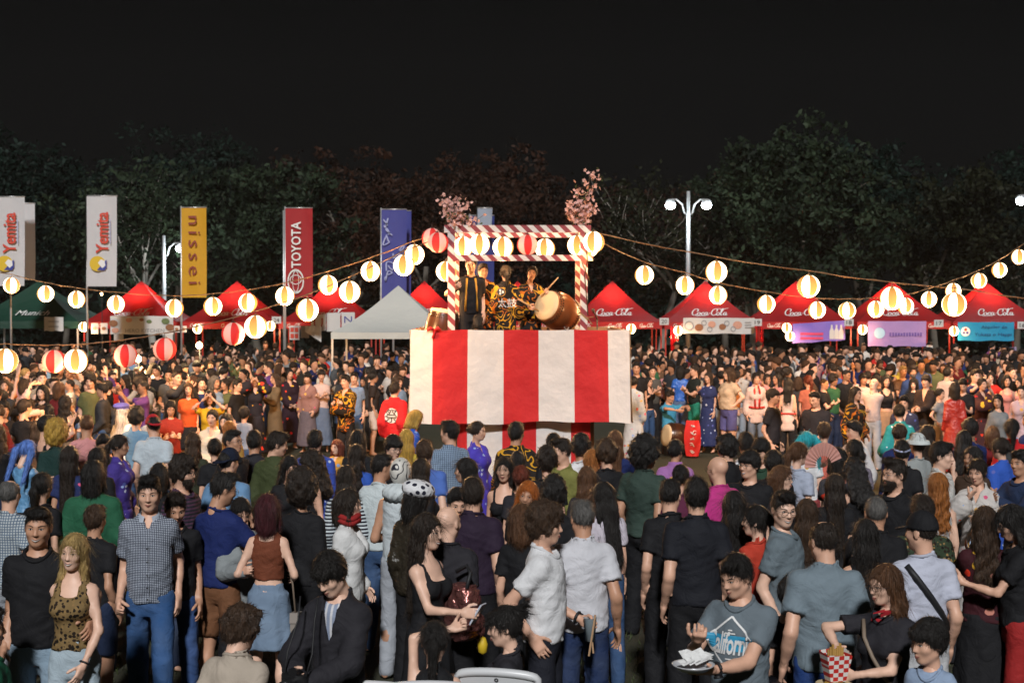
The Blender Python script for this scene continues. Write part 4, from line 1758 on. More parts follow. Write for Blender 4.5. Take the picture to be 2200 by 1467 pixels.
def tent(px, d, w, zpeak, zeave, zval, cloth, legm, label, script=None, small=True, light=0.0, group=None, depth=None, word=None, dome=0.16):
 x = (px - CX) / F_PX * d
 root = empty('stall_tent', (x, d, 0), 0)
 tag(root, label, 'tent', group)
 dp = depth or w
 n = 12
 b = MB()
 hw, hd = w / 2, dp / 2
 cs = [(-hw, -hd), (hw, -hd), (hw, hd), (-hw, hd)]
 for i in range(4):
  a, c = Vector((*cs[i], zeave)), Vector((*cs[(i + 1) % 4], zeave))
  pk = Vector((0, 0, zpeak))
  rows = []
  for r in range(n + 1):
   t = r / n
   k = t + dome * math.sin(t * math.pi) * -.0
   row = []
   for s in range(n + 1):
    u = s / n
    e = a.lerp(c, u)
    p = e.lerp(pk, t)
    sag = .10 * math.sin(math.pi * t) * math.sin(math.pi * u)
    p.z += -sag - .12 * math.sin(math.pi * t) * (1 - .5 * t)
    row.append(p)
   rows.append(row)
  b.grid(rows)
  # valance
  out = Vector(((a.x + c.x), (a.y + c.y), 0)).normalized()
  rows = []
  for z in (zeave - .002, (zeave + zval) / 2, zval):
   rows.append([Vector((a.x + (c.x - a.x) * s / 24, a.y + (c.y - a.y) * s / 24, z)) + out * (.012 * math.sin(s * 1.7 + i) * (zeave - z) / max(.05, zeave - zval)) for s in range(25)][::1])
  b.grid(rows[::-1])
 can = b.build('canopy', cloth, root, True)
 for sx in (-1, 1):
  for sy in (-1, 1):
   lb = MB()
   lb.box((sx * (hw - .03), sy * (hd - .03), zeave / 2), (.045, .045, zeave))
   lb.build('leg', legm, root)
 fb = MB()
 for i in range(4):
  a, c = cs[i], cs[(i + 1) % 4]
  fb.tube([(a[0] * .98, a[1] * .98, zval + .06), (c[0] * .98, c[1] * .98, zval + .06)], .016, 5)
 fb.tube([(0, 0, zval + .05), (0, 0, zpeak - .08)], .02, 5)
 fb.build('roof_frame', legm, root)
 slope = Vector((0, hd, zpeak - zeave))
 if script:
  M = frame(Vector((0, -hd, zeave)) + slope * .30 + Vector((0, -.06, -.09)), (1, 0, 0), slope)
  stamp(SCRIPT, 1.18, WHITE_INK, root, M)
 if word:
  M = frame(Vector((0.25, -hd, zeave)) + slope * .27 + Vector((0, -.06, -.09)), (1, 0, 0), slope)
  lettering(word, 1.05, .26, WHITE_INK, root, M, shear=.35)
 if small:
  for k in range(3):
   M = frame(Vector((-hw + w * (k + .5) / 3, -hd - .022, (zeave + zval) / 2)), (1, 0, 0), (0, 0, 1))
   stamp(SCRIPT, .44, WHITE_INK, root, M)
 if light:
  bulb = MB()
  bulb.lathe([(0.001, 0), (.045, .03), (.05, .07), (.02, .12), (.001, .13)], (0, 0, zpeak - .62), 10)
  bulb.build('bulb', BULB_M, root, True)
  point_light('stall_light', (0, 0, zpeak - .72), light, (1.0, 0.62, 0.30), root, .06)
 return root

BULB_M = mat('warm_bulb', (0.9, 0.7, 0.4), 0.4, emit=(1.0, 0.70, 0.34), estr=25.0)
COOL_BULB_M = mat('cool_lamp_glass', (0.9, 0.95, 1.0), 0.4, emit=(0.86, 0.97, 1.0), estr=60.0)

def back_row():
 DT = 45.8
 spec = [(305, 'red festival stall tent above the white kitchen banner'), (510, 'red festival stall tent between the yellow flag and the tall red flag'), (712, 'red festival stall tent behind the foot of the tall red flag'),
   (912, 'red stall tent half hidden behind the white tent and the drum tower'), (1112, 'red stall tent seen through the frame of the drum tower'), (1315, 'red stall tent numbered 20, just right of the drum tower'),
   (1515, 'red stall tent numbered 19 with the white food banner'), (1710, 'red stall tent numbered 18 with the blue and purple banner'), (1915, 'red stall tent numbered 17 with the lilac banner'), (2115, 'red stall tent over the cyan costume hire banner')]
 for px, lab in spec:
  tent(px, DT, 2.92, 3.72, 2.42, 2.20, RED_TENT, RED_LEG, lab, script=True, light=170, group='red stall tents along the back')
 tent(85, DT, 3.6, 3.72, 2.45, 2.22, GREEN_TENT, STEEL, 'dark green stall tent with white lettering at the left of the row', word='Munich', small=False, light=8, group=None)
 t = tent(856, 36.2, 3.05, 3.46, 2.30, 2.14, WHITE_TENT, ALU, 'plain white gazebo tent left of the drum tower', small=False, light=0)

back_row()

# ------------------------------------------------------------------ stall banners and number signs
def board(px0, py0, px1, py1, d, m, name, label, cat, group=None, tilt=0.0, wave=0.0, thick=.008, lean=0.0):
 a, b = at_d(px0, py1, d), at_d(px1, py0, d)
 w, h = b.x - a.x, b.z - a.z
 root = empty(name, ((a.x + b.x) / 2, d, (a.z + b.z) / 2), 0)
 tag(root, label, cat, group)
 bb = MB()
 C = 16
 for off in (0, thick):
  rows = []
  for r in range(5):
   z = -h / 2 + h * r / 4
   rows.append([(-w / 2 + w * c / C, off + wave * math.sin(c * .9 + r * .5), z + tilt * (-w / 2 + w * c / C) + .012 * (1 if wave else 0) * math.sin(c * .8) * (1 if r == 0 else .4)) for c in range(C + 1)])
  bb.grid(rows if off == 0 else [r[::-1] for r in rows])
 bb.build('sheet', m, root, True)
 return root, w, h

WHITE_VINYL = mat('white_vinyl', (0.62, 0.62, 0.61), 0.4, var=0.04, transl=0.15)
CYAN_VINYL = mat('cyan_vinyl', (0.03, 0.30, 0.52), 0.35, var=0.06, transl=0.1, bump=(4, 0.5, 0.05))
LILAC_VINYL = mat('lilac_vinyl', (0.40, 0.26, 0.55), 0.35, var=0.08, transl=0.1, bump=(4, 0.5, 0.05))

def grad_vinyl():
 m, t, p = new_mat('blue_purple_vinyl')
 tc = N(t, 'ShaderNodeTexCoord')
 o = _xyz(t, tc)
 nz = N(t, 'ShaderNodeTexNoise', Scale=1.6)
 t.links.new(tc.outputs['Object'], nz.inputs['Vector'])
 c = _mixc(t, nz.outputs[0], (0.05, 0.06, 0.42), (0.36, 0.22, 0.62))
 t.links.new(c, p.inputs['Base Color'])
 p.inputs['Roughness'].default_value = 0.4
 return m

def signs():
 DB = 43.9
 F0 = lambda z=0, x=0, y=-.02: frame((x, y, z), (1, 0, 0), (0, 0, 1))
 food = [mat('food_brown', (0.25, 0.10, 0.04), 0.6, var=.4, vscale=30), mat('food_pink', (0.55, 0.28, 0.20), 0.6, var=.3, vscale=30), mat('food_green', (0.10, 0.14, 0.05), .6, var=.4, vscale=30)]
 GREY_INK = mat('grey_ink', (0.22, 0.23, 0.25), .6, var=.1)
 # kitchen banner, far left
 r, w, h = board(237, 679, 372, 718, DB, WHITE_VINYL, 'stall_banner', 'white stall banner with pictures and KITCHEN in dark letters', 'banner', 'banners hung on the stall fronts', wave=.01)
 lettering('HERO KITCHEN', w * .62, h * .20, GREY_INK, r, F0(-h * .30, w * .05))
 for k, (fx, fz, rr) in enumerate([(-.45, .1, .10), (-.42, -.28, .08), (.38, .22, .09), (.45, -.12, .10), (-.2, .28, .07), (.12, .2, .06), (0, .30, .05)]):
  put(disc_geo(rr * 1.4, rr, fx * w, fz * h), food[k % 3], r, F0(), 'picture')
 r, w, h = board(95, 681, 136, 711, DB - .3, WHITE_VINYL, 'stall_sign', 'small white card sign hung under the green tent', 'sign', wave=.004)
 for k in range(2):
  put(rect_geo(w * .55, h * .06, 0, h * (.18 - .36 * k)), GREY_INK, r, F0(), 'print_line')
 for px0, c in ((196, 1), (216, 0)):
  r, w, h = board(px0, 694, px0 + 15, 717, DB - .1, WHITE_VINYL, 'menu_card', 'upright menu card with one dish, %s beside the kitchen banner' % ('left one' if c else 'right one'), 'sign', 'menu cards on the stall posts')
  put(disc_geo(w * .3, h * .16), food[c], r, F0(), 'picture')
 r, w, h = board(245, 718, 265, 733, DB - .2, WHITE_VINYL, 'price_card', 'small white price card under the left end of the kitchen banner', 'sign', 'price cards')
 r2, w, h = board(352, 718, 371, 732, DB - .2, WHITE_VINYL, 'price_card', 'small white price card under the right end of the kitchen banner', 'sign', 'price cards')
 for px0 in (374, 389):
  r, w, h = board(px0, 700, px0 + 12, 714, DB - .1, WHITE_VINYL, 'menu_card', 'small picture card %s of the yellow flag pole' % ('left' if px0 == 374 else 'just left'), 'sign', 'menu cards on the stall posts')
  put(disc_geo(w * .3, h * .22), food[0], r, F0(), 'picture')
 # U and N cards
 r, w, h = board(668, 676, 700, 712, DB - .6, WHITE_VINYL, 'letter_card', 'tilted white card with a big red letter U', 'sign', tilt=.12)
 lettering('U', w * .62, h * .6, mat('dull_red_ink', (0.42, 0.06, 0.05), .6), r, F0())
 r, w, h = board(702, 672, 731, 712, DB - .6, WHITE_VINYL, 'letter_card', 'blank white card between the red U and the blue N', 'sign')
 r, w, h = board(734, 671, 762, 702, DB - .6, WHITE_VINYL, 'letter_card', 'white card with a big blue letter N by the white tent', 'sign')
 lettering('N', w * .6, h * .45, BLUE_INK, r, F0())
 r, w, h = board(622, 700, 643, 730, DB - .6, WHITE_VINYL, 'picture_sheet', 'sheet of small red pictures right of the tall red flag pole', 'sign')
 for k in range(4):
  put(rect_geo(w * .36, h * .32, w * (-.22 + .44 * (k % 2)), h * (.22 - .44 * (k // 2))), RED_INK, r, F0(), 'picture')
 r, w, h = board(646, 700, 664, 726, DB - .7, mat('grey_card', (.30, .30, .31), .6), 'notice_card', 'plain grey notice card under the white awning', 'sign')
 # numbered plates
 for px, n, py in ((1427, '20', 690), (1627, '19', 692), (1824, '18', 692), (2017, '17', 694), (594, '24', 687), (2196, '16', 698)):
  r, w, h = board(px - 10, py - 7, px + 10, py + 8, DB - .35, WHITE_VINYL, 'number_plate', 'white number plate reading %s on the corner of a red stall' % n, 'sign', 'numbered plates on the stall corners', thick=.01)
  r['label'] = {'20': 'white plate numbered 20 just right of the drum tower', '19': 'white plate numbered 19 at the end of the food banner', '18': 'white plate numbered 18 right of the blue banner', '17': 'white plate numbered 17 between the lilac and cyan banners', '24': 'white plate numbered 24 left of the dark red flag pole', '16': 'white number plate cut by the right edge'}[n]
  lettering(n, w * .58, h * .55, BLACK_INK, r, F0())
 # stall 19: white food banner
 r, w, h = board(1468, 683, 1621, 717, DB, WHITE_VINYL, 'stall_banner', 'long white stall banner with dumpling pictures under plate 19', 'banner', 'banners hung on the stall fronts', wave=.01)
 put(disc_geo(h * .30, h * .30, -w * .42, 0, inner=.8), GREY_INK, r, F0(), 'emblem')
 for k, (fx, fz, rr) in enumerate([(-.28, -.1, .11), (-.10, .1, .10), (.05, -.05, .09), (.26, .05, .12)]):
  put(disc_geo(rr * 1.2, rr, fx * w, fz * h), food[k % 2], r, F0(), 'picture')
 for fx, fz in ((-.21, .18), (-.13, -.22), (.11, .16), (.20, -.2)):
  put(disc_geo(h * .17, h * .17, fx * w, fz * h, inner=.72), GREY_INK, r, F0(y=-.024), 'price_ring')
 for k in range(3):
  put(rect_geo(w * .09, h * .04, w * .41, h * (.22 - .16 * k)), GREY_INK, r, F0(), 'print_line')
 # stall 18: slanted blue banner with bottles
 r, w, h = board(1703, 692, 1816, 734, DB, grad_vinyl(), 'stall_banner', 'slanted blue and purple banner with bottle pictures under plate 18', 'banner', 'banners hung on the stall fronts', tilt=.07, wave=.012)
 for k in range(3):
  bx = w * (.24 + .09 * k)
  put(poly_geo([(bx - .07, -h * .36), (bx + .07, -h * .36), (bx + .07, h * .05), (bx + .025, h * .2), (bx + .025, h * .36), (bx - .025, h * .36), (bx - .025, h * .2), (bx - .07, h * .05)]), WHITE_VINYL, r, F0(y=-.024), 'picture')
 for k in range(2):
  put(rect_geo(w * .44, h * .13, -w * .14, -h * (.10 + .22 * k)), mat('pink_red_ink', (.55, .05, .14), .6), r, F0(), 'print_line')
 # stall 17: lilac banner with a pale disc
 r, w, h = board(1865, 690, 1990, 744, DB, LILAC_VINYL, 'stall_banner', 'lilac stall banner with a pale blue disc under plate 17', 'banner', 'banners hung on the stall fronts', wave=.014)
 put(disc_geo(h * .22, h * .22, -w * .31, .02), mat('pale_disc_ink', (.35, .55, .72), .6), r, F0(y=-.026), 'emblem')
 rn = random.Random(6)
 for k in range(12):
  put(rect_geo(w * .032, h * rn.uniform(.10, .17), w * (-.12 + .048 * k), -.02), mat('violet_ink', (.16, .09, .34), .6), r, F0(y=-.026), 'print_mark')
 # cyan hire banner
 r, w, h = board(2058, 692, 2179, 732, DB, CYAN_VINYL, 'stall_banner', 'cyan banner offering festival costume hire in dark letters', 'banner', 'banners hung on the stall fronts', wave=.014)
 lettering('Alquiler de', w * .46, h * .20, mat('navy_ink', (.01, .03, .12), .6), r, F0(h * .22, w * .14, -.026))
 lettering('Yukata o Happi', w * .66, h * .22, MATS['navy_ink'], r, F0(-h * .18, w * .12, -.026))
 put(disc_geo(h * .25, h * .25, -w * .37, 0), WHITE_INK, r, F0(y=-.024), 'emblem')
 put(disc_geo(h * .08, h * .08, -w * .37, h * .1), RED_INK, r, F0(y=-.030), 'emblem_petal')
 put(disc_geo(h * .07, h * .07, -w * .40, -h * .07), BLUE_INK, r, F0(y=-.030), 'emblem_petal')
 put(disc_geo(h * .07, h * .07, -w * .34, -h * .07), BLUE_INK, r, F0(y=-.030), 'emblem_petal')
 # hanging clothes and blossom display between the stalls
 for px, c in ((2135, (.05, .12, .5)), (2147, (.5, .5, .6)), (2160, (.06, .2, .5)), (2172, (.35, .3, .5))):
  pnt = at_d(px, 748, DB + .8)
  k = MB()
  k.box((0, 0, -.18), (.16, .05, .42))
  k.box((-.11, 0, -.02), (.10, .05, .12))
  k.box((.11, 0, -.02), (.10, .05, .12))
  o = k.build('hanging_coat', mat('coat_%d' % px, c, .8), None, False, pnt)
  tag(o, 'folded festival coat hanging under the cyan banner, %s of four' % {2135: 'first from the left', 2147: 'second from the left', 2160: 'third from the left', 2172: 'last'}[px], 'coat', 'coats on the hire rail')
 r, w, h = board(1990, 742, 2004, 756, DB - .2, WHITE_VINYL, 'round_fan', 'small round fan with a red dot right of the lilac banner', 'fan')
 put(disc_geo(w * .25, w * .25), RED_INK, r, F0(), 'dot')
 # foil strips beside stall 19
 for px, side in ((1449, 'left'), (1632, 'right')):
  k = MB()
  p0 = at_d(px, 702, DB - .1)
  rn = random.Random(px)
  for i in range(22):
   xx = rn.uniform(-.11, .11)
   k.box((xx, rn.uniform(-.04, .04), -.42), (.018, .006, .8 + rn.uniform(-.1, .1)), Matrix.Rotation(rn.uniform(-.6, .6), 3, 'Z'))
  o = k.build('foil_curtain', mat('red_foil', (.55, .01, .02), .18, .8), None, False, p0)
  tag(o, 'strip of red foil fringe on the %s side of stall 19' % side, 'fringe', 'red foil fringes')
 # white cloth awning on a stand right of the tall red flag
 k = MB()
 p0, p1 = at_d(655, 700, 42.6), at_d(690, 735, 42.6)
 k.grid([[(p0.x + (p1.x - p0.x) * (i / 6), 42.6 + .04 * math.sin(i * 2 + j), p0.z - (p0.z - p1.z) * (j / 4) * (.35 + .65 * i / 6)) for i in range(7)] for j in range(5)])
 o = k.build('cloth_drape', WHITE_VINYL, None, True)
 tag(o, 'loose white cloth hanging from a stand left of the white tent', 'cloth')

signs()

# ------------------------------------------------------------------ tall banner flags
FLAG_WHITE = mat('flag_white', (0.60, 0.60, 0.62), 0.7, var=0.05, transl=0.2, bump=(3, .3, .05))
FLAG_YELLOW = mat('flag_yellow', (0.62, 0.33, 0.012), 0.7, var=0.05, transl=0.2, bump=(3, .3, .05))
FLAG_RED = mat('flag_red', (0.36, 0.014, 0.02), 0.7, var=0.06, transl=0.2, bump=(3, .3, .05))
FLAG_BLUE = mat('flag_blue', (0.055, 0.065, 0.30), 0.7, var=0.08, transl=0.2, bump=(3, .3, .05))
FLAG_NAVY = mat('flag_navy', (0.02, 0.035, 0.20), 0.7, var=0.08, transl=0.2, bump=(3, .3, .05))

def flag(px0, py0, px1, py1, d, m, label, skew=0.0, group='tall banner flags on poles', pole=True, fold=.03):
 a, b = at_d(px0, py1, d), at_d(px1, py0, d)
 w, h = b.x - a.x, b.z - a.z
 root = empty('banner_flag', (a.x, d, 0), 0)
 tag(root, label, 'flag', group)
 k = MB()
 zt = b.z
 if pole:
  k.tube([(-.02 + .02 * skew, 0, 0), (-.02, 0, zt * .5), (-.015, 0, zt + .03)], [.034, .03, .022], 8)
  k.tube([(-.02, 0, zt - .01), (w, 0, zt - .01)], .014, 6)
  k.build('pole', ALU, root, True)
 c = MB()
 C, R = 8, 18
 c.grid([[(w * i / C * (1 - .08 * skew * (1 - j / R)), -.02 + fold * math.sin(i * .8 + j * .25) * (i / C), a.z + h * j / R - .03) for i in range(C + 1)] for j in range(R + 1)])
 c.build('flag_cloth', m, root, True)
 return root, w, h, a.z

def flags():
 D = 41.0
 up = lambda x, z: frame((x, -.085, z), (0, 0, 1), (-1, 0, 0))       # reads upwards
 dn = lambda x, z: frame((x, -.085, z), (0, 0, -1), (1, 0, 0))       # reads downwards
 pl = lambda x, z: frame((x, -.085, z), (1, 0, 0), (0, 0, 1))
 for (x0, y0, x1, y1, lab) in ((-12, 422, 54, 612, 'tall white flag with red lettering at the edge of the picture, another flag behind it'), (188, 420, 252, 613, 'tall white flag with red lettering and round emblem, right of the green tent')):
  r, w, h, z0 = flag(x0, y0, x1, y1, D, FLAG_WHITE, lab, .6)
  lettering('Yemita', h * .46, w * .42, RED_INK, r, up(w * .52, z0 + h * .585), bold=.02)
  put(rect_geo(.02, h * .28, w * .78, z0 + h * .6), PALE_BLUE_INK, r, pl(0, 0), 'print_line')
  put(disc_geo(w * .26, w * .25, w * .36, z0 + h * .24), YELLOW_INK, r, pl(0, 0), 'emblem')
  put(poly_geo([(w * .34, z0 + h * .165), (w * .60, z0 + h * .165), (w * .66, z0 + h * .2), (w * .66, z0 + h * .285), (w * .55, z0 + h * .25), (w * .42, z0 + h * .2)]), BLUE_INK, r, frame((0, -.088, 0), (1, 0, 0), (0, 0, 1)), 'emblem_hand')
  put(poly_geo([(w * .38, z0 + h * .25), (w * .48, z0 + h * .29), (w * .60, z0 + h * .27), (w * .62, z0 + h * .22), (w * .52, z0 + h * .19), (w * .44, z0 + h * .22)]), WHITE_INK, r, frame((0, -.091, 0), (1, 0, 0), (0, 0, 1)), 'emblem_bird')
 flag(24, 436, 76, 600, D + .9, FLAG_WHITE, 'second white flag mostly hidden behind the flag at the left edge', .4)
 r, w, h, z0 = flag(391, 445, 444, 637, D, FLAG_YELLOW, 'tall yellow flag with brown lower case lettering', .3)
 lettering('nissei', h * .76, w * .46, BROWN_INK, r, dn(w * .52, z0 + h * .52), space=1.35)
 r, w, h, z0 = flag(614, 446, 672, 637, D, FLAG_RED, 'tall dark red flag with white capital lettering and an oval emblem', .2)
 lettering('TOYOTA', h * .52, w * .36, WHITE_INK, r, up(w * .40, z0 + h * .58), bold=.015)
 for rx, rz, bz in ((.30, .36, 0), (.12, .34, 0), (.22, .14, .05)):
  put(disc_geo(w * rx, w * rz * 1.25, w * .38, z0 + h * .17 + bz, inner=.86), WHITE_INK, r, pl(0, 0), 'emblem')
 pb = MB()
 p = at_d(609, 452, D + .4)
 pb.tube([(0, 0, 0), (0, 0, p.z)], [.03, .02], 8)
 o = pb.build('flag_pole', ALU, None, True, (p.x, D + .4, 0))
 tag(o, 'bare white pole right beside the pole of the dark red flag', 'pole')
 r, w, h, z0 = flag(820, 449, 874, 640, D, FLAG_BLUE, 'tall blue flag with pale brush strokes left of the drum tower', .3)
 rn = random.Random(4)
 for k in range(7):
  x, z = w * rn.uniform(.15, .8), z0 + h * (.25 + .1 * k)
  st = [[(x + rn.uniform(-.2, .2) * w, z + rn.uniform(-.06, .06) * h) for _ in range(5)]]
  put(stroke_ribbon(st, .016), PALE_BLUE_INK, r, pl(0, 0), 'brush_stroke')
 flag(846, 452, 884, 632, D + .8, FLAG_BLUE, 'second blue flag peeping out behind the blue flag with brush strokes', .6)
 flag(1010, 462, 1062, 650, D + 1.2, FLAG_NAVY, 'dark blue flag standing behind the top of the drum tower', .2)
 flag(1026, 446, 1058, 490, D + .6, mat('flag_pale', (.30, .36, .46), .7, transl=.2), 'short pale flag above the left end of the tower beam', .9)

flags()

# ------------------------------------------------------------------ street lamps
def street_lamp(px, py_top, d, label, heads=(-1, 1), watts=900):
 p = at_d(px, py_top, d)
 root = empty('street_lamp', (p.x, d, 0), 0)
 tag(root, label, 'street lamp', 'street lamps')
 b = MB()
 b.tube([(0, 0, 0), (0, 0, p.z * .6), (0, 0, p.z)], [.085, .075, .055], 10)
 b.build('pole', STEEL, root, True)
 for s in heads:
  a = MB()
  z = p.z - .42
  a.tube([(s * .07, 0, z - .35), (s * .13, 0, z - .30), (s * .20, 0, z - .02), (s * .38, 0, z + .14), (s * .56, 0, z + .15)], .028, 8)
  ar = a.build('arm', STEEL, root, True)
  h = MB()
  h.lathe([(.001, .09), (.09, .075), (.15, .015), (.165, -.045), (.15, -.075)], (s * .60, -.02, z + .08), 14)
  hd = h.build('lamp_housing', STEEL, root, True)
  g = MB()
  g.lathe([(.148, -.05), (.165, -.14), (.12, -.23), (.001, -.265)], (s * .60, -.02, z + .08), 14)
  g.build('lamp_glass', COOL_BULB_M, root, True)
  point_light('street_light', (s * 1.0, -.5, z - .3), watts, (0.84, 0.97, 1.0), root, .15)
 return root

street_lamp(1479, 411, 47.5, 'double armed street lamp on a grey pole between stalls 20 and 19', (-1, 1), 110)
street_lamp(2232, 402, 47.5, 'street lamp whose bright head just enters the picture at the right edge', (-1,), 110)
street_lamp(352, 506, 52.0, 'single street lamp shining on pale branches behind the yellow flag', (1,), 420)

# ------------------------------------------------------------------ lanterns on cables
def lantern_mat(name, a, b, ea, eb, n=8):
 """paper ribs; two colours of paper in upright gores; lit paper glows, unlit paper has a faint glow added"""
 out = []
 for nm, c, e in (('pale', a, ea), ('colour', b, eb)):
  m, t, p = new_mat(name + '_' + nm + '_paper')
  p.inputs['Base Color'].default_value = (*c, 1)
  p.inputs['Roughness'].default_value = 0.8
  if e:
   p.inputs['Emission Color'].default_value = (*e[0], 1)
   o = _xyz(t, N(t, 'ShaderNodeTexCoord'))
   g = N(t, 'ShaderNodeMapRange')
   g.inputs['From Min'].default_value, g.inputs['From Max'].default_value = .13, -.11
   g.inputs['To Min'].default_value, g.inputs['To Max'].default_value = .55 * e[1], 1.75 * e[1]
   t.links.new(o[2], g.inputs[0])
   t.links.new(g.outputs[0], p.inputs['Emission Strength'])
  else:
   tr = N(t, 'ShaderNodeBsdfTranslucent')
   tr.inputs['Color'].default_value = (*c, 1)
   ms = N(t, 'ShaderNodeMixShader')
   ms.inputs[0].default_value = 0.4
   t.links.new(p.outputs[0], ms.inputs[1])
   t.links.new(tr.outputs[0], ms.inputs[2])
   t.links.new(ms.outputs[0], t.nodes['Material Output'].inputs[0])
  out.append(m)
 return out

LIT = lantern_mat('lit', (0.85, 0.8, 0.7), (0.20, 0.07, 0.01), ((1.0, 0.80, 0.50), 6.5), ((1.0, 0.45, 0.10), 1.0))
HALF = lantern_mat('dim', (0.8, 0.7, 0.6), (0.6, 0.25, 0.06), ((1.0, 0.66, 0.36), 1.7), ((1.0, 0.36, 0.10), 0.62))
DARK = lantern_mat('unlit', (0.72, 0.42, 0.36), (0.55, 0.020, 0.018), ((1.0, .40, .30), .30), ((1.0, .03, .025), .32))  # no bulb inside; faint glow is added to the paper to brighten it
LAMP_CAP = mat('lantern_cap', (0.05, 0.03, 0.02), 0.6)
_lan = {}

def lantern_meshes(kind):
 if kind in _lan:
  return _lan[kind]
 n, m = 32, 26
 prof = []
 for i in range(m + 1):
  t = -1.35 + 2.7 * i / m
  rib = .0028 * (1 if i % 2 else -1)
  prof.append((.15 * math.cos(t) + rib, .150 * math.sin(t)))
 b = MB()
 b.lathe(prof, n=n, seg_mat=lambda i, k: (k // 4) % 2)
 sh = b.mesh('paper_shade', {'lit': LIT, 'dim': HALF, 'unlit': DARK}[kind], True)
 c = MB()
 c.lathe([(.032, .144), (.036, .150), (.033, .156)], n=14)
 c.tube([(0, 0, .152), (0, 0, .205)], .004, 5)
 c.tube([(-.034, 0, .152), (0, 0, .178), (.034, 0, .152)], .003, 5)
 cp = c.mesh('hanger_ring', LAMP_CAP, True)
 c = MB()
 c.lathe([(.032, -.144), (.036, -.150), (.033, -.156)], n=14)
 _lan[kind] = (sh, cp, c.mesh('bottom_ring', LAMP_CAP, True))
 return _lan[kind]

def lantern(px, py, r, kind, label, group, rz=0.0, watts=90, scale=1.0, d=None):
 d = d or F_PX / (r / .15)
 p = at_d(px, py, d)
 root = empty('paper_lantern', p, rz)
 tag(root, label, 'lantern', group)
 for nm, me in zip(('paper_shade', 'hanger_ring', 'bottom_ring'), lantern_meshes(kind)):
  link(bpy.data.objects.new(nm, me), root)
 if scale != 1:
  root.scale = (scale,) * 3
 if kind == 'lit' and watts:
  point_light('bulb_light', (0, 0, -.21), watts, (1.0, 0.52, 0.21), root, .05)
 return p

CABLE = mat('brown_cable', (0.20, 0.11, 0.055), 0.7)

def strand(pts, group, cable_label, ends, sizes, near_of):
 """pts: (px, py, kind, rz, own words)"""
 tops = []
 n = len(pts)
 for i, (px, py, kind, rz, words) in enumerate(pts):
  r = np.interp(px, [a for a, b in sizes], [b for a, b in sizes])
  p = lantern(px, py, r, kind, words, group, rz)
  tops.append(p + Vector((0, 0, .21)))
 cab = [ends[0]] + tops + [ends[1]]
 cab = [c for c in cab if c is not None]
 fine = []
 for i in range(len(cab) - 1):
  for k in range(5):
   t = k / 5
   q = cab[i].lerp(cab[i + 1], t)
   q.z -= .02 * (cab[i + 1] - cab[i]).length * math.sin(math.pi * t) * .5
   fine.append(q)
 fine.append(cab[-1])
 b = MB()
 b.tube(fine, .0065, 6)
 b2 = [q + Vector((.0, .012, .012 * math.sin(i * 1.9))) for i, q in enumerate(fine)]
 b.tube(b2, .0045, 5)
 o = b.build('lantern_cable', CABLE, None, True)
 tag(o, cable_label, 'cable', 'cables of the lantern strings')

def words(kind, where):
 return {'lit': 'glowing paper lantern ', 'dim': 'dim red edged paper lantern ', 'unlit': 'unlit red and white lantern '}[kind] + where

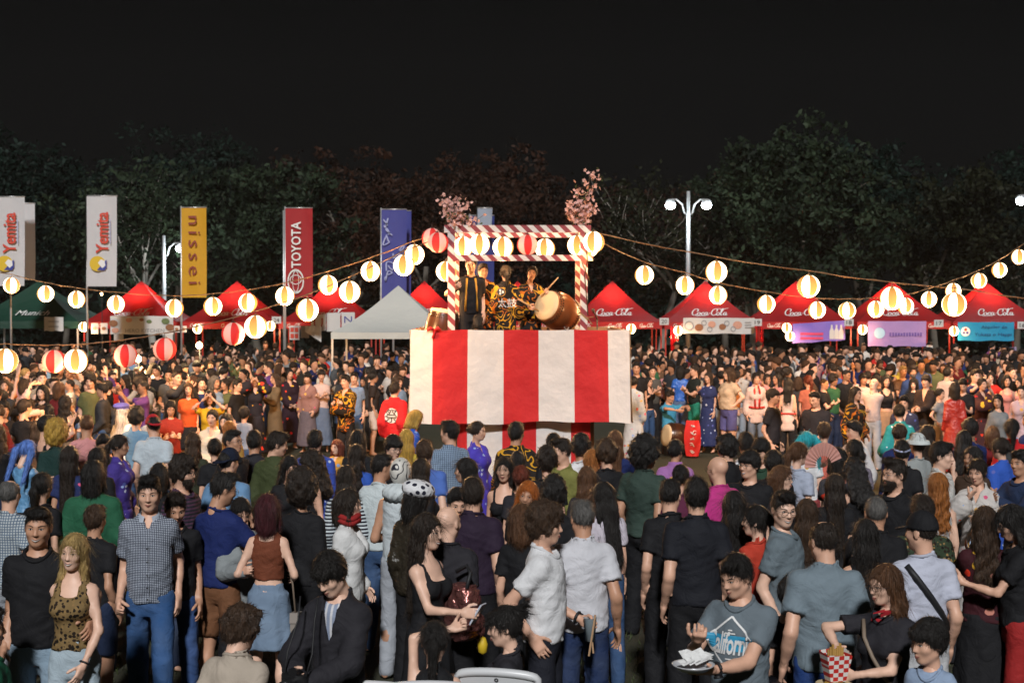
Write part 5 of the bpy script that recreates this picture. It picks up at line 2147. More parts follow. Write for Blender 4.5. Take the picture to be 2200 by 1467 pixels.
def strings():
 tl, tr = at_d(955, 500, 20.75), at_d(1268, 497, 20.75)
 A = [(25, 613, 'lit', .2, words('lit', 'in front of the flag at the left edge')), (98, 631, 'lit', .9, words('lit', 'left of the lettering on the green tent')), (165, 643, 'lit', .5, words('lit', 'right of the lettering on the green tent')),
   (249, 653, 'lit', .7, words('lit', 'at the left slope of the kitchen stall roof')), (375, 662, 'lit', .3, words('lit', 'just left of the yellow flag pole')), (457, 658, 'lit', .9, words('lit', 'just right of the yellow flag pole')),
   (533, 650, 'lit', .1, words('lit', 'over the roof lettering right of the yellow flag')), (612, 636, 'lit', .5, words('lit', 'in front of the foot of the dark red flag')), (704, 612, 'lit', .8, words('lit', 'just right of the dark red flag, upper string')),
   (796, 583, 'lit', .4, words('lit', 'in front of the tall blue flag, left side')), (890, 547, 'lit', .6, words('lit', 'last on the upper string before the tower'))]
 strand(A, 'lanterns on the far left string', 'sagging cable of the far left lantern string', (at_d(-160, 560, 28), tl), [(25, 17), (375, 19), (890, 21.5)], '')
 B = [(12, 775, 'lit', .2, words('lit', 'cut by the left edge, on the low string')), (116, 776, 'unlit', .35, words('unlit', 'touching a glowing one near the left edge')), (163, 775, 'lit', .6, words('lit', 'touching the unlit lantern near the left edge')),
   (270, 764, 'unlit', .55, words('unlit', 'above the bare bulb on the low string')), (354, 750, 'unlit', .2, words('unlit', 'low in front of the kitchen stall')), (501, 717, 'unlit', .75, words('unlit', 'below the middle of the left strings')),
   (550, 702, 'lit', .3, words('lit', 'next to the unlit one at the middle of the low string')), (660, 666, 'lit', .8, words('lit', 'in front of the script roof right of the dark red flag')), (751, 627, 'lit', .5, words('lit', 'above the left slope of the white tent')), (868, 570, 'lit', .3, words('lit', 'in front of the tall blue flag, right side'))]
 strand(B, 'lanterns on the near left string', 'sagging cable of the low near left lantern string', (at_d(-120, 748, 16.8), at_d(952, 506, 20.7)), [(0, 26.5), (116, 25), (550, 24.5), (868, 22.5)], '')
 C = [(1539, 584, 'lit', .4, words('lit', 'high on the right string near the street lamp pole')), (1737, 615, 'lit', .7, words('lit', 'in front of the peak of stall 18')), (1916, 641, 'lit', .2, words('lit', 'large, over the roof of stall 17')), (2050, 654, 'lit', .75, words('lit', 'large, left of the script above the cyan banner'))]
 strand(C, 'lanterns on the near right string', 'long straight cable of the near right lantern string', (tr, at_d(2330, 655, 17.5)), [(1539, 23), (2050, 25.5)], '')
 D = [(1384, 591, 'lit', .5, words('lit', 'first on the right string after the tower')), (1472, 613, 'lit', .2, words('lit', 'at the foot of the visible lamp pole')), (1543, 634, 'lit', .1, words('lit', 'low over the script roof of stall 19')), (1646, 653, 'lit', .6, words('lit', 'left of the script of stall 18')),
   (1755, 666, 'lit', .5, words('lit', 'over the script of stall 18')), (1820, 667, 'lit', .8, words('lit', 'above the number plate 18')), (1881, 664, 'lit', .3, words('lit', 'below left of the large lantern at stall 17')), (1945, 657, 'lit', .6, words('lit', 'half behind the large lantern at stall 17')),
   (1996, 643, 'lit', .1, words('lit', 'alone between the two large right lanterns')), (2048, 625, 'lit', .2, words('lit', 'directly above a large lantern at the right')), (2103, 603, 'lit', .7, words('lit', 'above the peak right of stall 17, rising string')), (2147, 580, 'lit', .4, words('lit', 'second from the right edge on the rising string')), (2189, 552, 'lit', .2, words('lit', 'cut by the right edge on the rising string'))]
 strand(D, 'lanterns on the far right string', 'sagging cable of the far right lantern string', (at_d(1262, 503, 20.8), at_d(2330, 440, 30)), [(1384, 20), (1646, 19), (1820, 18), (2189, 15.5)], '')
 for px, py, rr, w_ in ((180, 702, 11, 'below the green tent'), (425, 706, 10.5, 'right of the yellow flag pole under the tent edge'), (582, 700, 10, 'under the stall corner left of the dark red flag'), (1356, 706, 11, 'under the tent of stall 20'), (1457, 710, 11, 'at the left leg of stall 19'), (1690, 704, 11.5, 'left of the blue and purple banner'), (1697, 722, 10, 'just below the lantern by the blue banner'), (1853, 708, 10.5, 'left of the lilac banner'), (2049, 711, 12, 'left of the cyan banner')):
  lantern(px, py, rr, 'lit', 'small glowing paper lantern ' + w_, 'small lanterns under the stall edges', .3, 40, d=43.6)
 # two bare bulbs among the crowd
 for px, py, w_ in ((428, 742, 'upper bare bulb on a stand, below the yellow flag'), (297, 771, 'lower bare bulb on a stand beside an unlit lantern'), (218, 632, 'tiny amber bulb on a stand above the kitchen stall')):
  tiny = px == 218
  p = at_d(px, py, 31.0 if not tiny else 44.0)
  b = MB()
  r0 = .075 if not tiny else .04
  b.lathe([(.001, -r0), (r0 * .7, -r0 * .7), (r0, 0), (r0 * .7, r0 * .7), (.001, r0)], n=12)
  root = empty('bare_bulb', p)
  tag(root, w_, 'bulb', 'bare bulbs')
  b.build('glass_bulb', BULB_M, root, True)
  k = MB()
  k.tube([(0, .05, -p.z), (0, .05, .1)], .012, 6)
  k.build('stand', BLACK_INK, root)
  if not tiny:
   point_light('bulb_light', (0, -.12, .0), 190, (1.0, 0.72, 0.36), root, .09)

strings()

# trees along the back
T = [(-60, 62, 12.6, 4.5, 1, 'tall dark tree cut by the left edge behind the white flags', 1), (130, 66, 11.0, 4.6, 2, 'dark green tree behind the flag right of the green tent', 1), (560, 60, 10.2, 4.2, 4, 'leafy green tree behind the dark red flag', 0),
  (745, 68, 11.8, 4.4, 5, 'dim tree behind the gap between dark red and blue flags', 3), (905, 64, 10.0, 4.0, 6, 'tree painted with reddish glow behind the left blossoms of the tower', 3), (1090, 70, 12.0, 4.8, 7, 'broad tree painted with reddish glow behind the middle of the drum tower', 3), (1260, 66, 9.6, 4.0, 8, 'tree painted with reddish glow behind the right blossoms of the tower', 3),
  (1850, 64, 11.6, 5.0, 11, 'broad dark tree behind stalls 18 and 17', 1), (2010, 60, 9.8, 4.2, 12, 'leafy tree behind the stall of the rising lanterns', 2), (2190, 64, 11.6, 4.6, 13, 'dark tree cut by the right edge', 1), (370, 72, 13.6, 5.0, 15, 'dense dark tree behind the lamp lit branches', 1), (1560, 74, 11.4, 4.6, 16, 'dim tree behind the double armed street lamp', 3)]
for px, d, H, R, sd, lab, lf in T:
 tree(px, d, H * .90, R, sd, lab, lf)
tree(345, 54.5, 8.8, 3.0, 3, 'half bare tree with pale limbs lit by the lamp behind the yellow flag', 0, .35, PALE_BARK, -.12, .34)
tree(1418, 58, 9.2, 2.8, 9, 'thin bare branched tree left of the street lamp pole', 2, .22, PALE_BARK, .05, .34)
tree(1610, 57, 9.4, 2.8, 10, 'thin bare branched tree right of the street lamp pole', 2, .22, PALE_BARK, .1, .34)
tree(1730, 55, 10.2, 3.8, 14, 'big bright leafed tree above stalls 19 and 18', 0, 1.5)
# ------------------------------------------------------------------ drum tower
DT0 = 20.4

def tower():
 s = F_PX / DT0
 X0, X1 = (882 - CX) / s, (1352 - CX) / s
 zt, zb = CAM_H - (708 - Y_HOR) / s, CAM_H - (908 - Y_HOR) / s
 w, dep = X1 - X0, 2.9
 cx = (X0 + X1) / 2
 root = empty('drum_tower', (cx, DT0 + dep / 2, 0), 0)
 tag(root, 'wooden drum tower wrapped in red and white striped cloth under a striped beam frame', 'tower')
 RC = mat('red_stripe_cloth', (0.60, 0.016, 0.020), 0.75, var=0.07, vscale=2.0, transl=0.22, bump=(2.6, .7, .07))
 WC = mat('white_stripe_cloth', (0.77, 0.75, 0.74), 0.75, var=0.05, vscale=2.0, transl=0.22, bump=(2.6, .7, .07))
 edges = [(e - CX) / s - cx for e in (882, 930, 1005, 1082, 1157, 1233, 1306, 1352)]
 hw, hd = w / 2, dep / 2
 rn = random.Random(3)
 ph = [rn.uniform(0, 6) for _ in range(9)]

 def wavy(u, z):
  return .012 * math.sin(u * 11 + 2 * math.sin(z * 2) + ph[3]) * (.25 + .75 * (1 - z)) + .016 * math.sin(u * 3.1 + ph[0]) * (1 - z) + .006 * math.sin(u * 7 + z * 3 + ph[1]) + .02 * (1 - z) ** 3 * math.sin(u * 2.2 + ph[2])
 # front: each stripe is a sewn panel
 for side in range(4):
  wid = w if side % 2 == 0 else dep
  if side == 0:
   ed = edges
  else:
   n = 7
   ed = [-wid / 2 + wid * i / n for i in range(n + 1)]
  for i in range(len(ed) - 1):
   b = MB()
   C, R = 8, 14
   for off in (0, .006):
    rows = []
    for r in range(R + 1):
     t = r / R
     row = []
     for c in range(C + 1):
      u = ed[i] + (ed[i + 1] - ed[i]) * c / C
      z = zb + (zt - zb) * t + (.022 * math.sin(u * 2.3) + .012 * math.sin(u * 6.1) if r == 0 else 0) - (.012 * abs(math.sin(u * 4)) if r == R else 0)
      y = -(hd if side % 2 == 0 else hw) - .012 + wavy(u + side * 3, t) - (.05 * (1 - t) ** 2) + off
      ang = side * math.pi / 2
      x_, y_ = u * (1 + (.012 * (1 - t))), y
      row.append((x_ * math.cos(ang) - y_ * math.sin(ang), x_ * math.sin(ang) + y_ * math.cos(ang), z))
     rows.append(row)
    b.grid(rows if off == 0 else [q[::-1] for q in rows])
   b.build('cloth_stripe', WC if i % 2 == 0 else RC, root, True)
  if side == 0:
   # red bow at the upper left seam
   k = MB()
   for q in (-1, 1):
    k.tube([(edges[1] + .02, -hd - .04, zt - .01), (edges[1] + .02 + q * .05, -hd - .055, zt + .02), (edges[1] + .02 + q * .10, -hd - .05, zt - .01)], [.012, .03, .015], 8)
   k.tube([(edges[1] + .04, -hd - .04, zt), (edges[1] - .0, -hd - .05, zt - .12)], [.012, .02], 6)
   k.build('tie_bow', RC, root, True)
 WOOD = mat('tower_timber', (0.20, 0.11, 0.055), 0.7, var=.2, vscale=3, bump=(14, .5, .01))
 b = MB()
 zf = 1.95
 for sx in (-1, 1):
  for sy in (-1, 1):
   b2 = MB()
   b2.box((sx * (hw - .07), sy * (hd - .07), (zb + .06 + zt - .03) / 2), (.09, .09, zt - .09 - zb))
   b2.box((sx * (hw - .52), sy * (hd - .52), (zb + .3) / 2), (.09, .09, zb + .3))
   b2.build('corner_post', WOOD, root)
 for sx, sy, sz in ((0, -1, (w - .24, .06, .07)), (0, 1, (w - .24, .06, .07)), (-1, 0, (.06, dep - .24, .07)), (1, 0, (.06, dep - .24, .07))):
  b2 = MB()
  b2.box((sx * (hw - .06), sy * (hd - .06), zt - .045), sz)
  b2.build('top_rail', WOOD, root)
 n = 14
 for i in range(n):
  b2 = MB()
  pw = (w - .3) / n
  b2.box((-(w - .3) / 2 + pw * (i + .5), 0, zf - .02 + .001 * (i % 2)), (pw - .008, dep - .3, .04))
  b2.build('floor_plank', WOOD, root)
 # lower skirt, set back under the platform
 s2 = F_PX / (DT0 + .14)
 e2 = [(e - CX) / s2 - cx for e in (982, 1003, 1079, 1152, 1227, 1269)]
 yl = -hd + .14
 for i in range(5):
  b2 = MB()
  rows = [[(e2[i] + (e2[i + 1] - e2[i]) * c / 6, yl + .015 * math.sin((e2[i] + c * .1) * 9 + r * .2), .02 + (zb + .25 - .02) * r / 10) for c in range(7)] for r in range(11)]
  b2.grid(rows)
  b2.build('skirt_stripe', RC if i % 2 == 0 else WC, root, True)
 for sx, xx in ((-1, e2[0]), (1, e2[-1])):
  for i in range(4):
   b2 = MB()
   rows = [[(xx, yl + .02 + (i + c / 4) * .45, .02 + (zb + .2) * r / 6) for c in range(5)] for r in range(7)]
   b2.grid(rows if sx > 0 else [q[::-1] for q in rows])
   b2.build('skirt_stripe', WC if i % 2 == 0 else RC, root, True)

 # striped beam frame
 def tape():
  m, t, p = new_mat('candy_striped_tape')
  tc = N(t, 'ShaderNodeTexCoord')
  o = _xyz(t, tc)
  q = _math(t, 'FRACT', _math(t, 'MULTIPLY', _math(t, 'ADD', _math(t, 'ADD', o[0], o[2]), _math(t, 'MULTIPLY', o[1], .8)), 5.4))
  g = _math(t, 'LESS_THAN', q, .5)
  nz = N(t, 'ShaderNodeTexNoise', Scale=14.0)
  t.links.new(tc.outputs['Object'], nz.inputs['Vector'])
  wht = _mixc(t, nz.outputs[0], (.50, .50, .50), (.66, .63, .60))
  c = _mixc(t, g, wht, (.22, .035, .045))
  t.links.new(c, p.inputs['Base Color'])
  p.inputs['Roughness'].default_value = .45
  return m
 TAPE = tape()
 yf, yb = DT0 + .25, DT0 + .25 + 1.62
 oy = DT0 + dep / 2
 sf = F_PX / yf
 px2x = lambda px: (px - CX) / sf - cx
 xl, xr = px2x(970), px2x(1254)
 zT = CAM_H + (Y_HOR - 485) / sf
 zL = CAM_H + (Y_HOR - 547) / sf
 pw = .105
 for xx in (xl, xr):
  for yy in (yf, yb):
   b2 = MB()
   b2.box((xx, yy - oy, (zf + zT - .003) / 2), (pw, pw, zT - .003 - zf))
   b2.build('upright', TAPE, root)
 for yy in (yf, yb):
  b2 = MB()
  b2.box(((xl + xr) / 2, yy - oy - .006, zT - .05), (xr - xl + pw + .10, pw * 1.05, .105))
  b2.build('top_beam', TAPE, root)
 b2 = MB()
 b2.box(((xl + xr) / 2 + .05, yf - oy - .01, zL - .05), (xr - xl + pw * 1.1 + .04, pw * 1.05, .085))
 b2.build('cross_beam', TAPE, root)
 for xx in (xl, xr):
  b2 = MB()
  b2.box((xx, (yf + yb) / 2 - oy, zT - .055), (pw * .9, yb - yf - pw * 1.1, .085))
  b2.build('side_beam', TAPE, root)
 # wires and twine
 k = MB()
 k.tube([(xr + .02, yf - oy - .07, zT - .1), (xr + .05, yf - oy - .07, zT - .5), (xr + .01, yf - oy - .07, zL - .3), (xr + .06, yf - oy - .07, zf + .9)], .008, 5)
 k.build('power_wire', LAMP_CAP, root, True)
 k = MB()
 k.tube([(xr - .03, yf - oy - .07, zL - .1), (xr + .08, yf - oy - .08, zL - .38)], .007, 5)
 k.tube([(xr - .06, yf - oy - .07, 2.90), (xr + .06, yf - oy - .09, 2.80), (xr + .12, yf - oy - .08, 2.72), (xr + .05, yf - oy - .08, 2.82), (xr + .14, yf - oy - .08, 2.83)], .008, 5)
 k.build('twine', CABLE, root, True)
 return dict(zf=zf, zT=zT, zL=zL, xl=xl + cx, xr=xr + cx, yf=yf, yb=yb, zt=zt, cx=cx)

TW = tower()

def tower_lanterns():
 G = 'lanterns hung on the drum tower'
 for px, py, r, kind, rz, words_, d in ((996, 530, 21.5, 'lit', .2, words('lit', 'first inside the tower beam from the left'), 21.6), (1030, 525, 22.5, 'lit', .4, words('lit', 'second inside the tower beam, overlapping the first'), 20.65), (1081, 531, 22, 'lit', .2, words('lit', 'in the middle under the tower beam'), 20.65), (1133, 526, 22, 'unlit', .45, words('unlit', 'under the tower beam between glowing ones'), 20.65), (1171, 534, 21, 'lit', .2, words('lit', 'last inside the tower beam at the right'), 21.7),
         (941, 521, 22.5, 'unlit', .2, words('unlit', 'against the left tower upright'), 20.6), (928, 512, 22, 'unlit', .6, words('unlit', 'behind its twin left of the tower'), 20.95), (959, 583, 21.5, 'lit', .1, words('lit', 'behind the left tower upright'), 21.4), (1276, 520, 22.5, 'lit', .0, words('lit', 'in front, at the right tower corner'), 20.3), (1266, 530, 21, 'lit', .3, words('lit', 'behind the one at the right tower corner'), 21.0), (1240, 527, 21, 'lit', .3, words('lit', 'between the two right tower uprights'), 21.6)):
  lantern(px, py, r, kind, words_, G, rz, 15, d=d)

tower_lanterns()

# ------------------------------------------------------------------ blossom branches
BLOSSOM = mat('blossom_petals', (0.78, 0.50, 0.47), 0.7, var=0.2, vscale=20, transl=.3)
TWIG = mat('blossom_twig', (0.09, 0.05, 0.03), 0.9)
GLEAF = mat('young_leaf', (0.06, 0.09, 0.03), 0.6, transl=.3)

def blossoms(base, dirs, seed, label):
 rn = random.Random(seed)
 root = empty('blossom_branch', base)
 tag(root, label, 'flowers', 'blossom branches on the tower')
 t, fl, lf = MB(), MB(), MB()
 spots = []
 for dr, L in dirs:
  p = Vector((rn.uniform(-.03, .03), 0, 0))
  d = Vector(dr).normalized()
  pts = [p]
  for i in range(6):
   d = (d + Vector((rn.uniform(-1, 1), rn.uniform(-1, 1), rn.uniform(-.6, .8))) * .22).normalized()
   p = p + d * L / 6
   pts.append(p)
   for q in range(6):
    spots.append(p + Vector((rn.gauss(0, .045), rn.gauss(0, .045), rn.gauss(0, .045))))
   if i > 1:
    e = p + Vector((rn.uniform(-.16, .16), rn.uniform(-.1, .1), rn.uniform(-.02, .14)))
    t.tube([p, e], .003, 4)
    if rn.random() < .6:
     spots.append(e)
  t.tube(pts, [.010 - .001 * i for i in range(7)], 5)
 for p in spots:
  n = Vector((rn.uniform(-1, 1), rn.uniform(-1.3, .4), rn.uniform(-.7, 1))).normalized()
  u = n.orthogonal().normalized()
  w = n.cross(u)
  R = rn.uniform(.022, .038)
  for k in range(5):
   a = 2 * math.pi * k / 5
   e = u * math.cos(a) + w * math.sin(a)
   f = u * math.cos(a + .6) + w * math.sin(a + .6)
   g2 = u * math.cos(a - .6) + w * math.sin(a - .6)
   fl.add([p, p + g2 * R * .7 + n * .006, p + e * R + n * .012, p + f * R * .7 + n * .006], [(0, 1, 2, 3)])
  if rn.random() < .22:
   q = p + Vector((rn.uniform(-.05, .05), rn.uniform(-.05, .05), rn.uniform(-.05, .05)))
   lf.add([q, q + u * .02 + n * .02, q + n * .06, q - u * .02 + n * .02], [(0, 1, 2, 3)])
 t.build('twig', TWIG, root, True)
 fl.build('blossoms', BLOSSOM, root)
 if lf.v:
  lf.build('leaves', GLEAF, root)

blossoms(Vector((TW['xl'] + .02, TW['yf'], TW['zT'])), [((-.3, 0, 1), .40), ((-.12, 0, 1), .40), ((.12, .1, 1), .36), ((-.4, -.1, 1), .36), ((1, -.1, .25), .34), ((.9, 0, .35), .26), ((.15, 0, .6), .2), ((-.1, -.2, .6), .22), ((-.2, -.1, 1), .34)], 11, 'pink blossom branch tied to the left corner of the tower frame')
blossoms(Vector((TW['xr'] - .02, TW['yf'], TW['zT'])), [((0, 0, 1), .74), ((.03, .05, 1), .68), ((-.02, -.05, 1), .6), ((-.35, 0, .7), .34), ((-.6, 0, .6), .26), ((.15, -.1, .6), .26), ((-.15, -.2, .6), .28), ((-.35, .1, .35), .25), ((.1, 0, .5), .3), ((-.2, 0, .5), .3)], 12, 'taller pink blossom branch tied to the right corner of the tower frame')

# ------------------------------------------------------------------ drums
DRUM_WOOD = mat('drum_wood', (0.20, 0.060, 0.018), 0.28, var=.25, vscale=4, spec=.5)
DARK_WOOD = mat('dark_drum_wood', (0.05, 0.017, 0.008), 0.28, var=.25, vscale=4, spec=.5)
HIDE = mat('drum_hide', (0.60, 0.46, 0.28), 0.6, var=.12, vscale=5)
TACK = mat('drum_tack', (0.05, 0.035, 0.025), 0.4, .5)

def drum(loc, axis, R, L, label, wood, ring=False):
 root = empty('drum', loc)
 tag(root, label, 'drum')
 M = Vector(axis).normalized().to_track_quat('Z', 'Y').to_matrix()
 prof = [(R * (1 + .30 * math.sin(math.pi * i / 12)), -L / 2 + L * i / 12) for i in range(13)]
 b = MB()
 b.lathe(prof, n=36, M=M)
 b.build('shell', wood, root, True)
 for s in (1, -1):
  h = MB()
  h.lathe([(R * 1.035, s * (L / 2 - .05)), (R * 1.03, s * (L / 2 - .01)), (R * 1.0, s * (L / 2 + .008)), (R * .55, s * (L / 2 + .011)), (.001, s * (L / 2 + .012))] if s > 0 else [(.001, s * (L / 2 + .012)), (R * .55, s * (L / 2 + .011)), (R * 1.0, s * (L / 2 + .008)), (R * 1.03, s * (L / 2 - .01)), (R * 1.035, s * (L / 2 - .05))], n=36, M=M)
  h.build('head', HIDE, root, True)
  k = MB()
  for rr, n2 in ((0, 40), (1, 40)):
   for i in range(n2):
    a = 2 * math.pi * (i + .5 * rr) / n2
    z = s * (L / 2 - .055 - .035 * rr)
    r_ = R * (1 + .30 * math.sin(math.pi * (z + L / 2) / L)) + .006
    k.box(M @ Vector((r_ * math.cos(a), r_ * math.sin(a), z)), (.016, .016, .016), M @ Matrix.Rotation(a, 3, 'Z'))
  k.build('tacks', TACK, root)['kind'] = 'stuff'
 if ring:
  k = MB()
  c = Vector((R * 1.22 * math.cos(-.9), R * 1.22 * math.sin(-.9), -.08))
  k.tube([M @ (c + Vector((0, .05 * math.cos(t), .05 * math.sin(t)))) for t in np.linspace(0, 6.28, 13)], .009, 6, False)
  k.build('ring', STEEL, root, True)
 return root

big = at_d(1198, 668, 21.0)
ax = Vector((-.62, -.66, .30)).normalized()
drum(big, ax, .218, .54, 'large brown barrel drum with a pale skin facing left on the tower', DRUM_WOOD, True)
sb = MB()
for s in (-1, 1):
 sb.tube([(big.x + s * .2 + .02, big.y - .12, TW['zf']), (big.x - s * .16 + .02, big.y + .12, big.z - .30)], .022, 6)
 sb.tube([(big.x + s * .2 + .02, big.y + .14, TW['zf']), (big.x - s * .16 + .02, big.y + .30, big.z - .26)], .022, 6)
o = sb.build('drum_stand', DARK_WOOD, None, True)
tag(o, 'crossed wooden stand under the large drum on the tower', 'stand')
p = at_d(951, 697, 20.9)
drum((p.x - .02, p.y + .1, p.z - .10), (.15, -.05, 1), .20, .62, 'dark brown drum behind the left tower upright', DARK_WOOD)
# microphone stand
p = at_d(1283, 708, 20.9)
k = MB()
k.tube([(0, 0, TW['zf'] - p.z), (0, 0, .15)], .012, 6)
k.tube([(0, 0, .15), (-.05, -.06, .26)], .010, 6)
k.tube([(-.05, -.06, .25), (-.07, -.08, .30)], [.02, .026], 8)
k.box((0, 0, TW['zf'] - p.z + .02), (.3, .3, .03))
o = k.build('microphone_stand', LAMP_CAP, None, True, p)
tag(o, 'black microphone stand at the right end of the tower platform', 'microphone')
# ------------------------------------------------------------------ the people one can tell apart
BK = (.012, .012, .014)
BK2 = (.022, .021, .026)
WH = (.66, .66, .68)
OFF = (.56, .52, .47)
NAVY = (.012, .022, .095)
GREY = (.15, .175, .20)
LG = (.34, .36, .40)
RED = (.48, .022, .018)
DEN = (.035, .075, .17)
LDEN = (.24, .31, .40)
DDEN = (.016, .026, .06)
TAN = (.30, .20, .12)
HEADS = []          # (px, py, distance) of everybody placed, for keeping faces free

def proj(v):
 r = Vector(v) - Vector((0, 0, CAM_H))
 dep = r.y * _cp - r.z * _sp
 up = r.y * _sp + r.z * _cp
 return CX + F_PX * r.x / dep, CY - F_PX * up / dep, r.y

def lod_of(s):
 return 'A' if s > 290 else ('B' if s > 195 else 'C')

def who(px, py, H, face, sex, hair, skin, top, bot, pose, label, w=1.0, wear=(), smile=False, s=None, group=None, shoes=False, lod=None, z=0.0):
 """px, py: where the top of the head is seen.  hair: (style, colour) or None"""
 d = at_z(px, py, H * 1.005 + z).y if s is None else F_PX / s
 lod = lod or lod_of(F_PX / d)
 x = (px - CX) / F_PX * d
 ps = P_[pose] if isinstance(pose, str) else pose
 lean = math.tan(math.radians(ps.get('lean', 0))) * .5 * H / 1.75
 fr = math.radians(face)
 r = person((x - math.sin(fr) * lean, d + math.cos(fr) * lean, z), face, H, sex, w, ps, lod, skin, hair[0] if hair else None, hair[1] if hair else 'black', top, bot, label, group, smile, wear, None, shoes)
 HEADS.append((px, py, d, H))
 return r

def hand_at(r, sd, along=.09, pal=.03):
 ob, rig, k, _ = r
 S, E, W, f, th, pl = rig.arm[sd]
 v = Vector((W + f * along + pl * pal) * k)
 return Matrix.Translation(ob.location) @ Matrix.Rotation(ob.rotation_euler.z, 4, 'Z') @ v

def dirs_at(r, sd):
 ob, rig, k, _ = r
 R = Matrix.Rotation(ob.rotation_euler.z, 3, 'Z')
 S, E, W, f, th, pl = rig.arm[sd]
 return R @ Vector(f), R @ Vector(th), R @ Vector(pl)

def local(r, v):
 ob, rig, k, _ = r
 return Matrix.Translation(ob.location) @ Matrix.Rotation(ob.rotation_euler.z, 4, 'Z') @ Vector(np.array(v) * k)

def shirt_surface(r):
 v, q = r[3]['top_vq']
 return BVHTree.FromPolygons([tuple(x) for x in v], [tuple(x) for x in q])

def print_on(r, geo, m, cx, cz, name, back=False, parent=None, off=.004, sub=1):
 """flat print that follows the shirt; geo in metres round (cx, cz) in the wearer's own space"""
 V, Fs = geo
 b = shirt_surface(r)
 sg = -1 if not back else 1
 out = []
 for v in V:
  x, z = (cx + v.x if not back else cx - v.x), cz + v.z
  h = b.ray_cast(Vector((x, sg * .6, z)), Vector((0, -sg, 0)))
  y = h[0].y + sg * off if h[0] is not None else sg * .15
  out.append((x, y, z))
 me = bpy.data.meshes.new(name)
 me.from_pydata(out, [], Fs)
 me.materials.append(m)
 return link(bpy.data.objects.new(name, me), r[3]['top'])

def fine(geo, n=3):
 """split faces so that a print can bend with the cloth"""
 bm = bmesh.new()
 vs = [bm.verts.new(v) for v in geo[0]]
 for f in geo[1]:
  try:
   bm.faces.new([vs[i] for i in f])
  except ValueError:
   pass
 bmesh.ops.triangulate(bm, faces=bm.faces[:])
 bmesh.ops.subdivide_edges(bm, edges=bm.edges[:], cuts=n, use_grid_fill=True)
 bm.verts.index_update()
 r = [Vector(v.co) for v in bm.verts], [tuple(v.index for v in f.verts) for f in bm.faces]
 bm.free()
 return r

def strip_around(r, pts, half, m, name, part, off=.012):
 """a strap laid over the torso along points (x, z, front/back)"""
 b = shirt_surface(r)
 P = []
 for x, z, sg in pts:
  h = b.ray_cast(Vector((x, sg * .7, z)), Vector((0, -sg, 0)))
  y = h[0].y + sg * off if h[0] is not None else sg * .1
  P.append(Vector((x, y, z)))
 k = MB()
 k.tube(P, half, 6)
 return k.build(name, m, r[3]['top'] if part else None, True)

STRAP = mat('black_strap', (.012, .012, .014), .6)
TAN_STRAP = mat('tan_strap', (.20, .15, .11), .6)
PHONE_BODY = mat('phone_body', (.015, .015, .018), .25)
PHONE_PALE = mat('phone_pale', (.45, .45, .50), .3)
SCREEN = mat('phone_screen', (.02, .02, .03), .2, emit=(.55, .75, 1.0), estr=1.1, var=0)
CUP = mat('clear_cup', (.30, .36, .40), .15, spec=.6)
PAPER = mat('paper_white', (.70, .70, .70), .8, bump=(30, .8, .02))

def phone(r, sd, label, screen=True, pale=False):
 p = hand_at(r, sd, .095, .035)
 f, th, pl = dirs_at(r, sd)
 root = empty('phone', p)
 tag(root, label, 'phone')
 up = (Vector((0, 0, 1)) * .8 + f * .5).normalized()
 nrm = (up.cross(f.cross(Vector((0, 0, 1)))).normalized())
 x = up.cross(nrm).normalized()
 M = Matrix((x, nrm, up)).transposed()
 b = MB()
 b.box((0, 0, 0), (.074, .009, .152), M)
 b.build('case', PHONE_PALE if pale else PHONE_BODY, root)
 if screen:
  # the glass faces the holder
  toward = (Vector(r[0].location) - p)
  toward.z = 0
  sg = 1 if (M @ Vector((0, 1, 0))).dot(toward) > 0 else -1
  s_ = MB()
  s_.box(M @ Vector((0, sg * .0055, 0)), (.066, .003, .142), M)
  s_.build('screen', SCREEN, root)
 return root

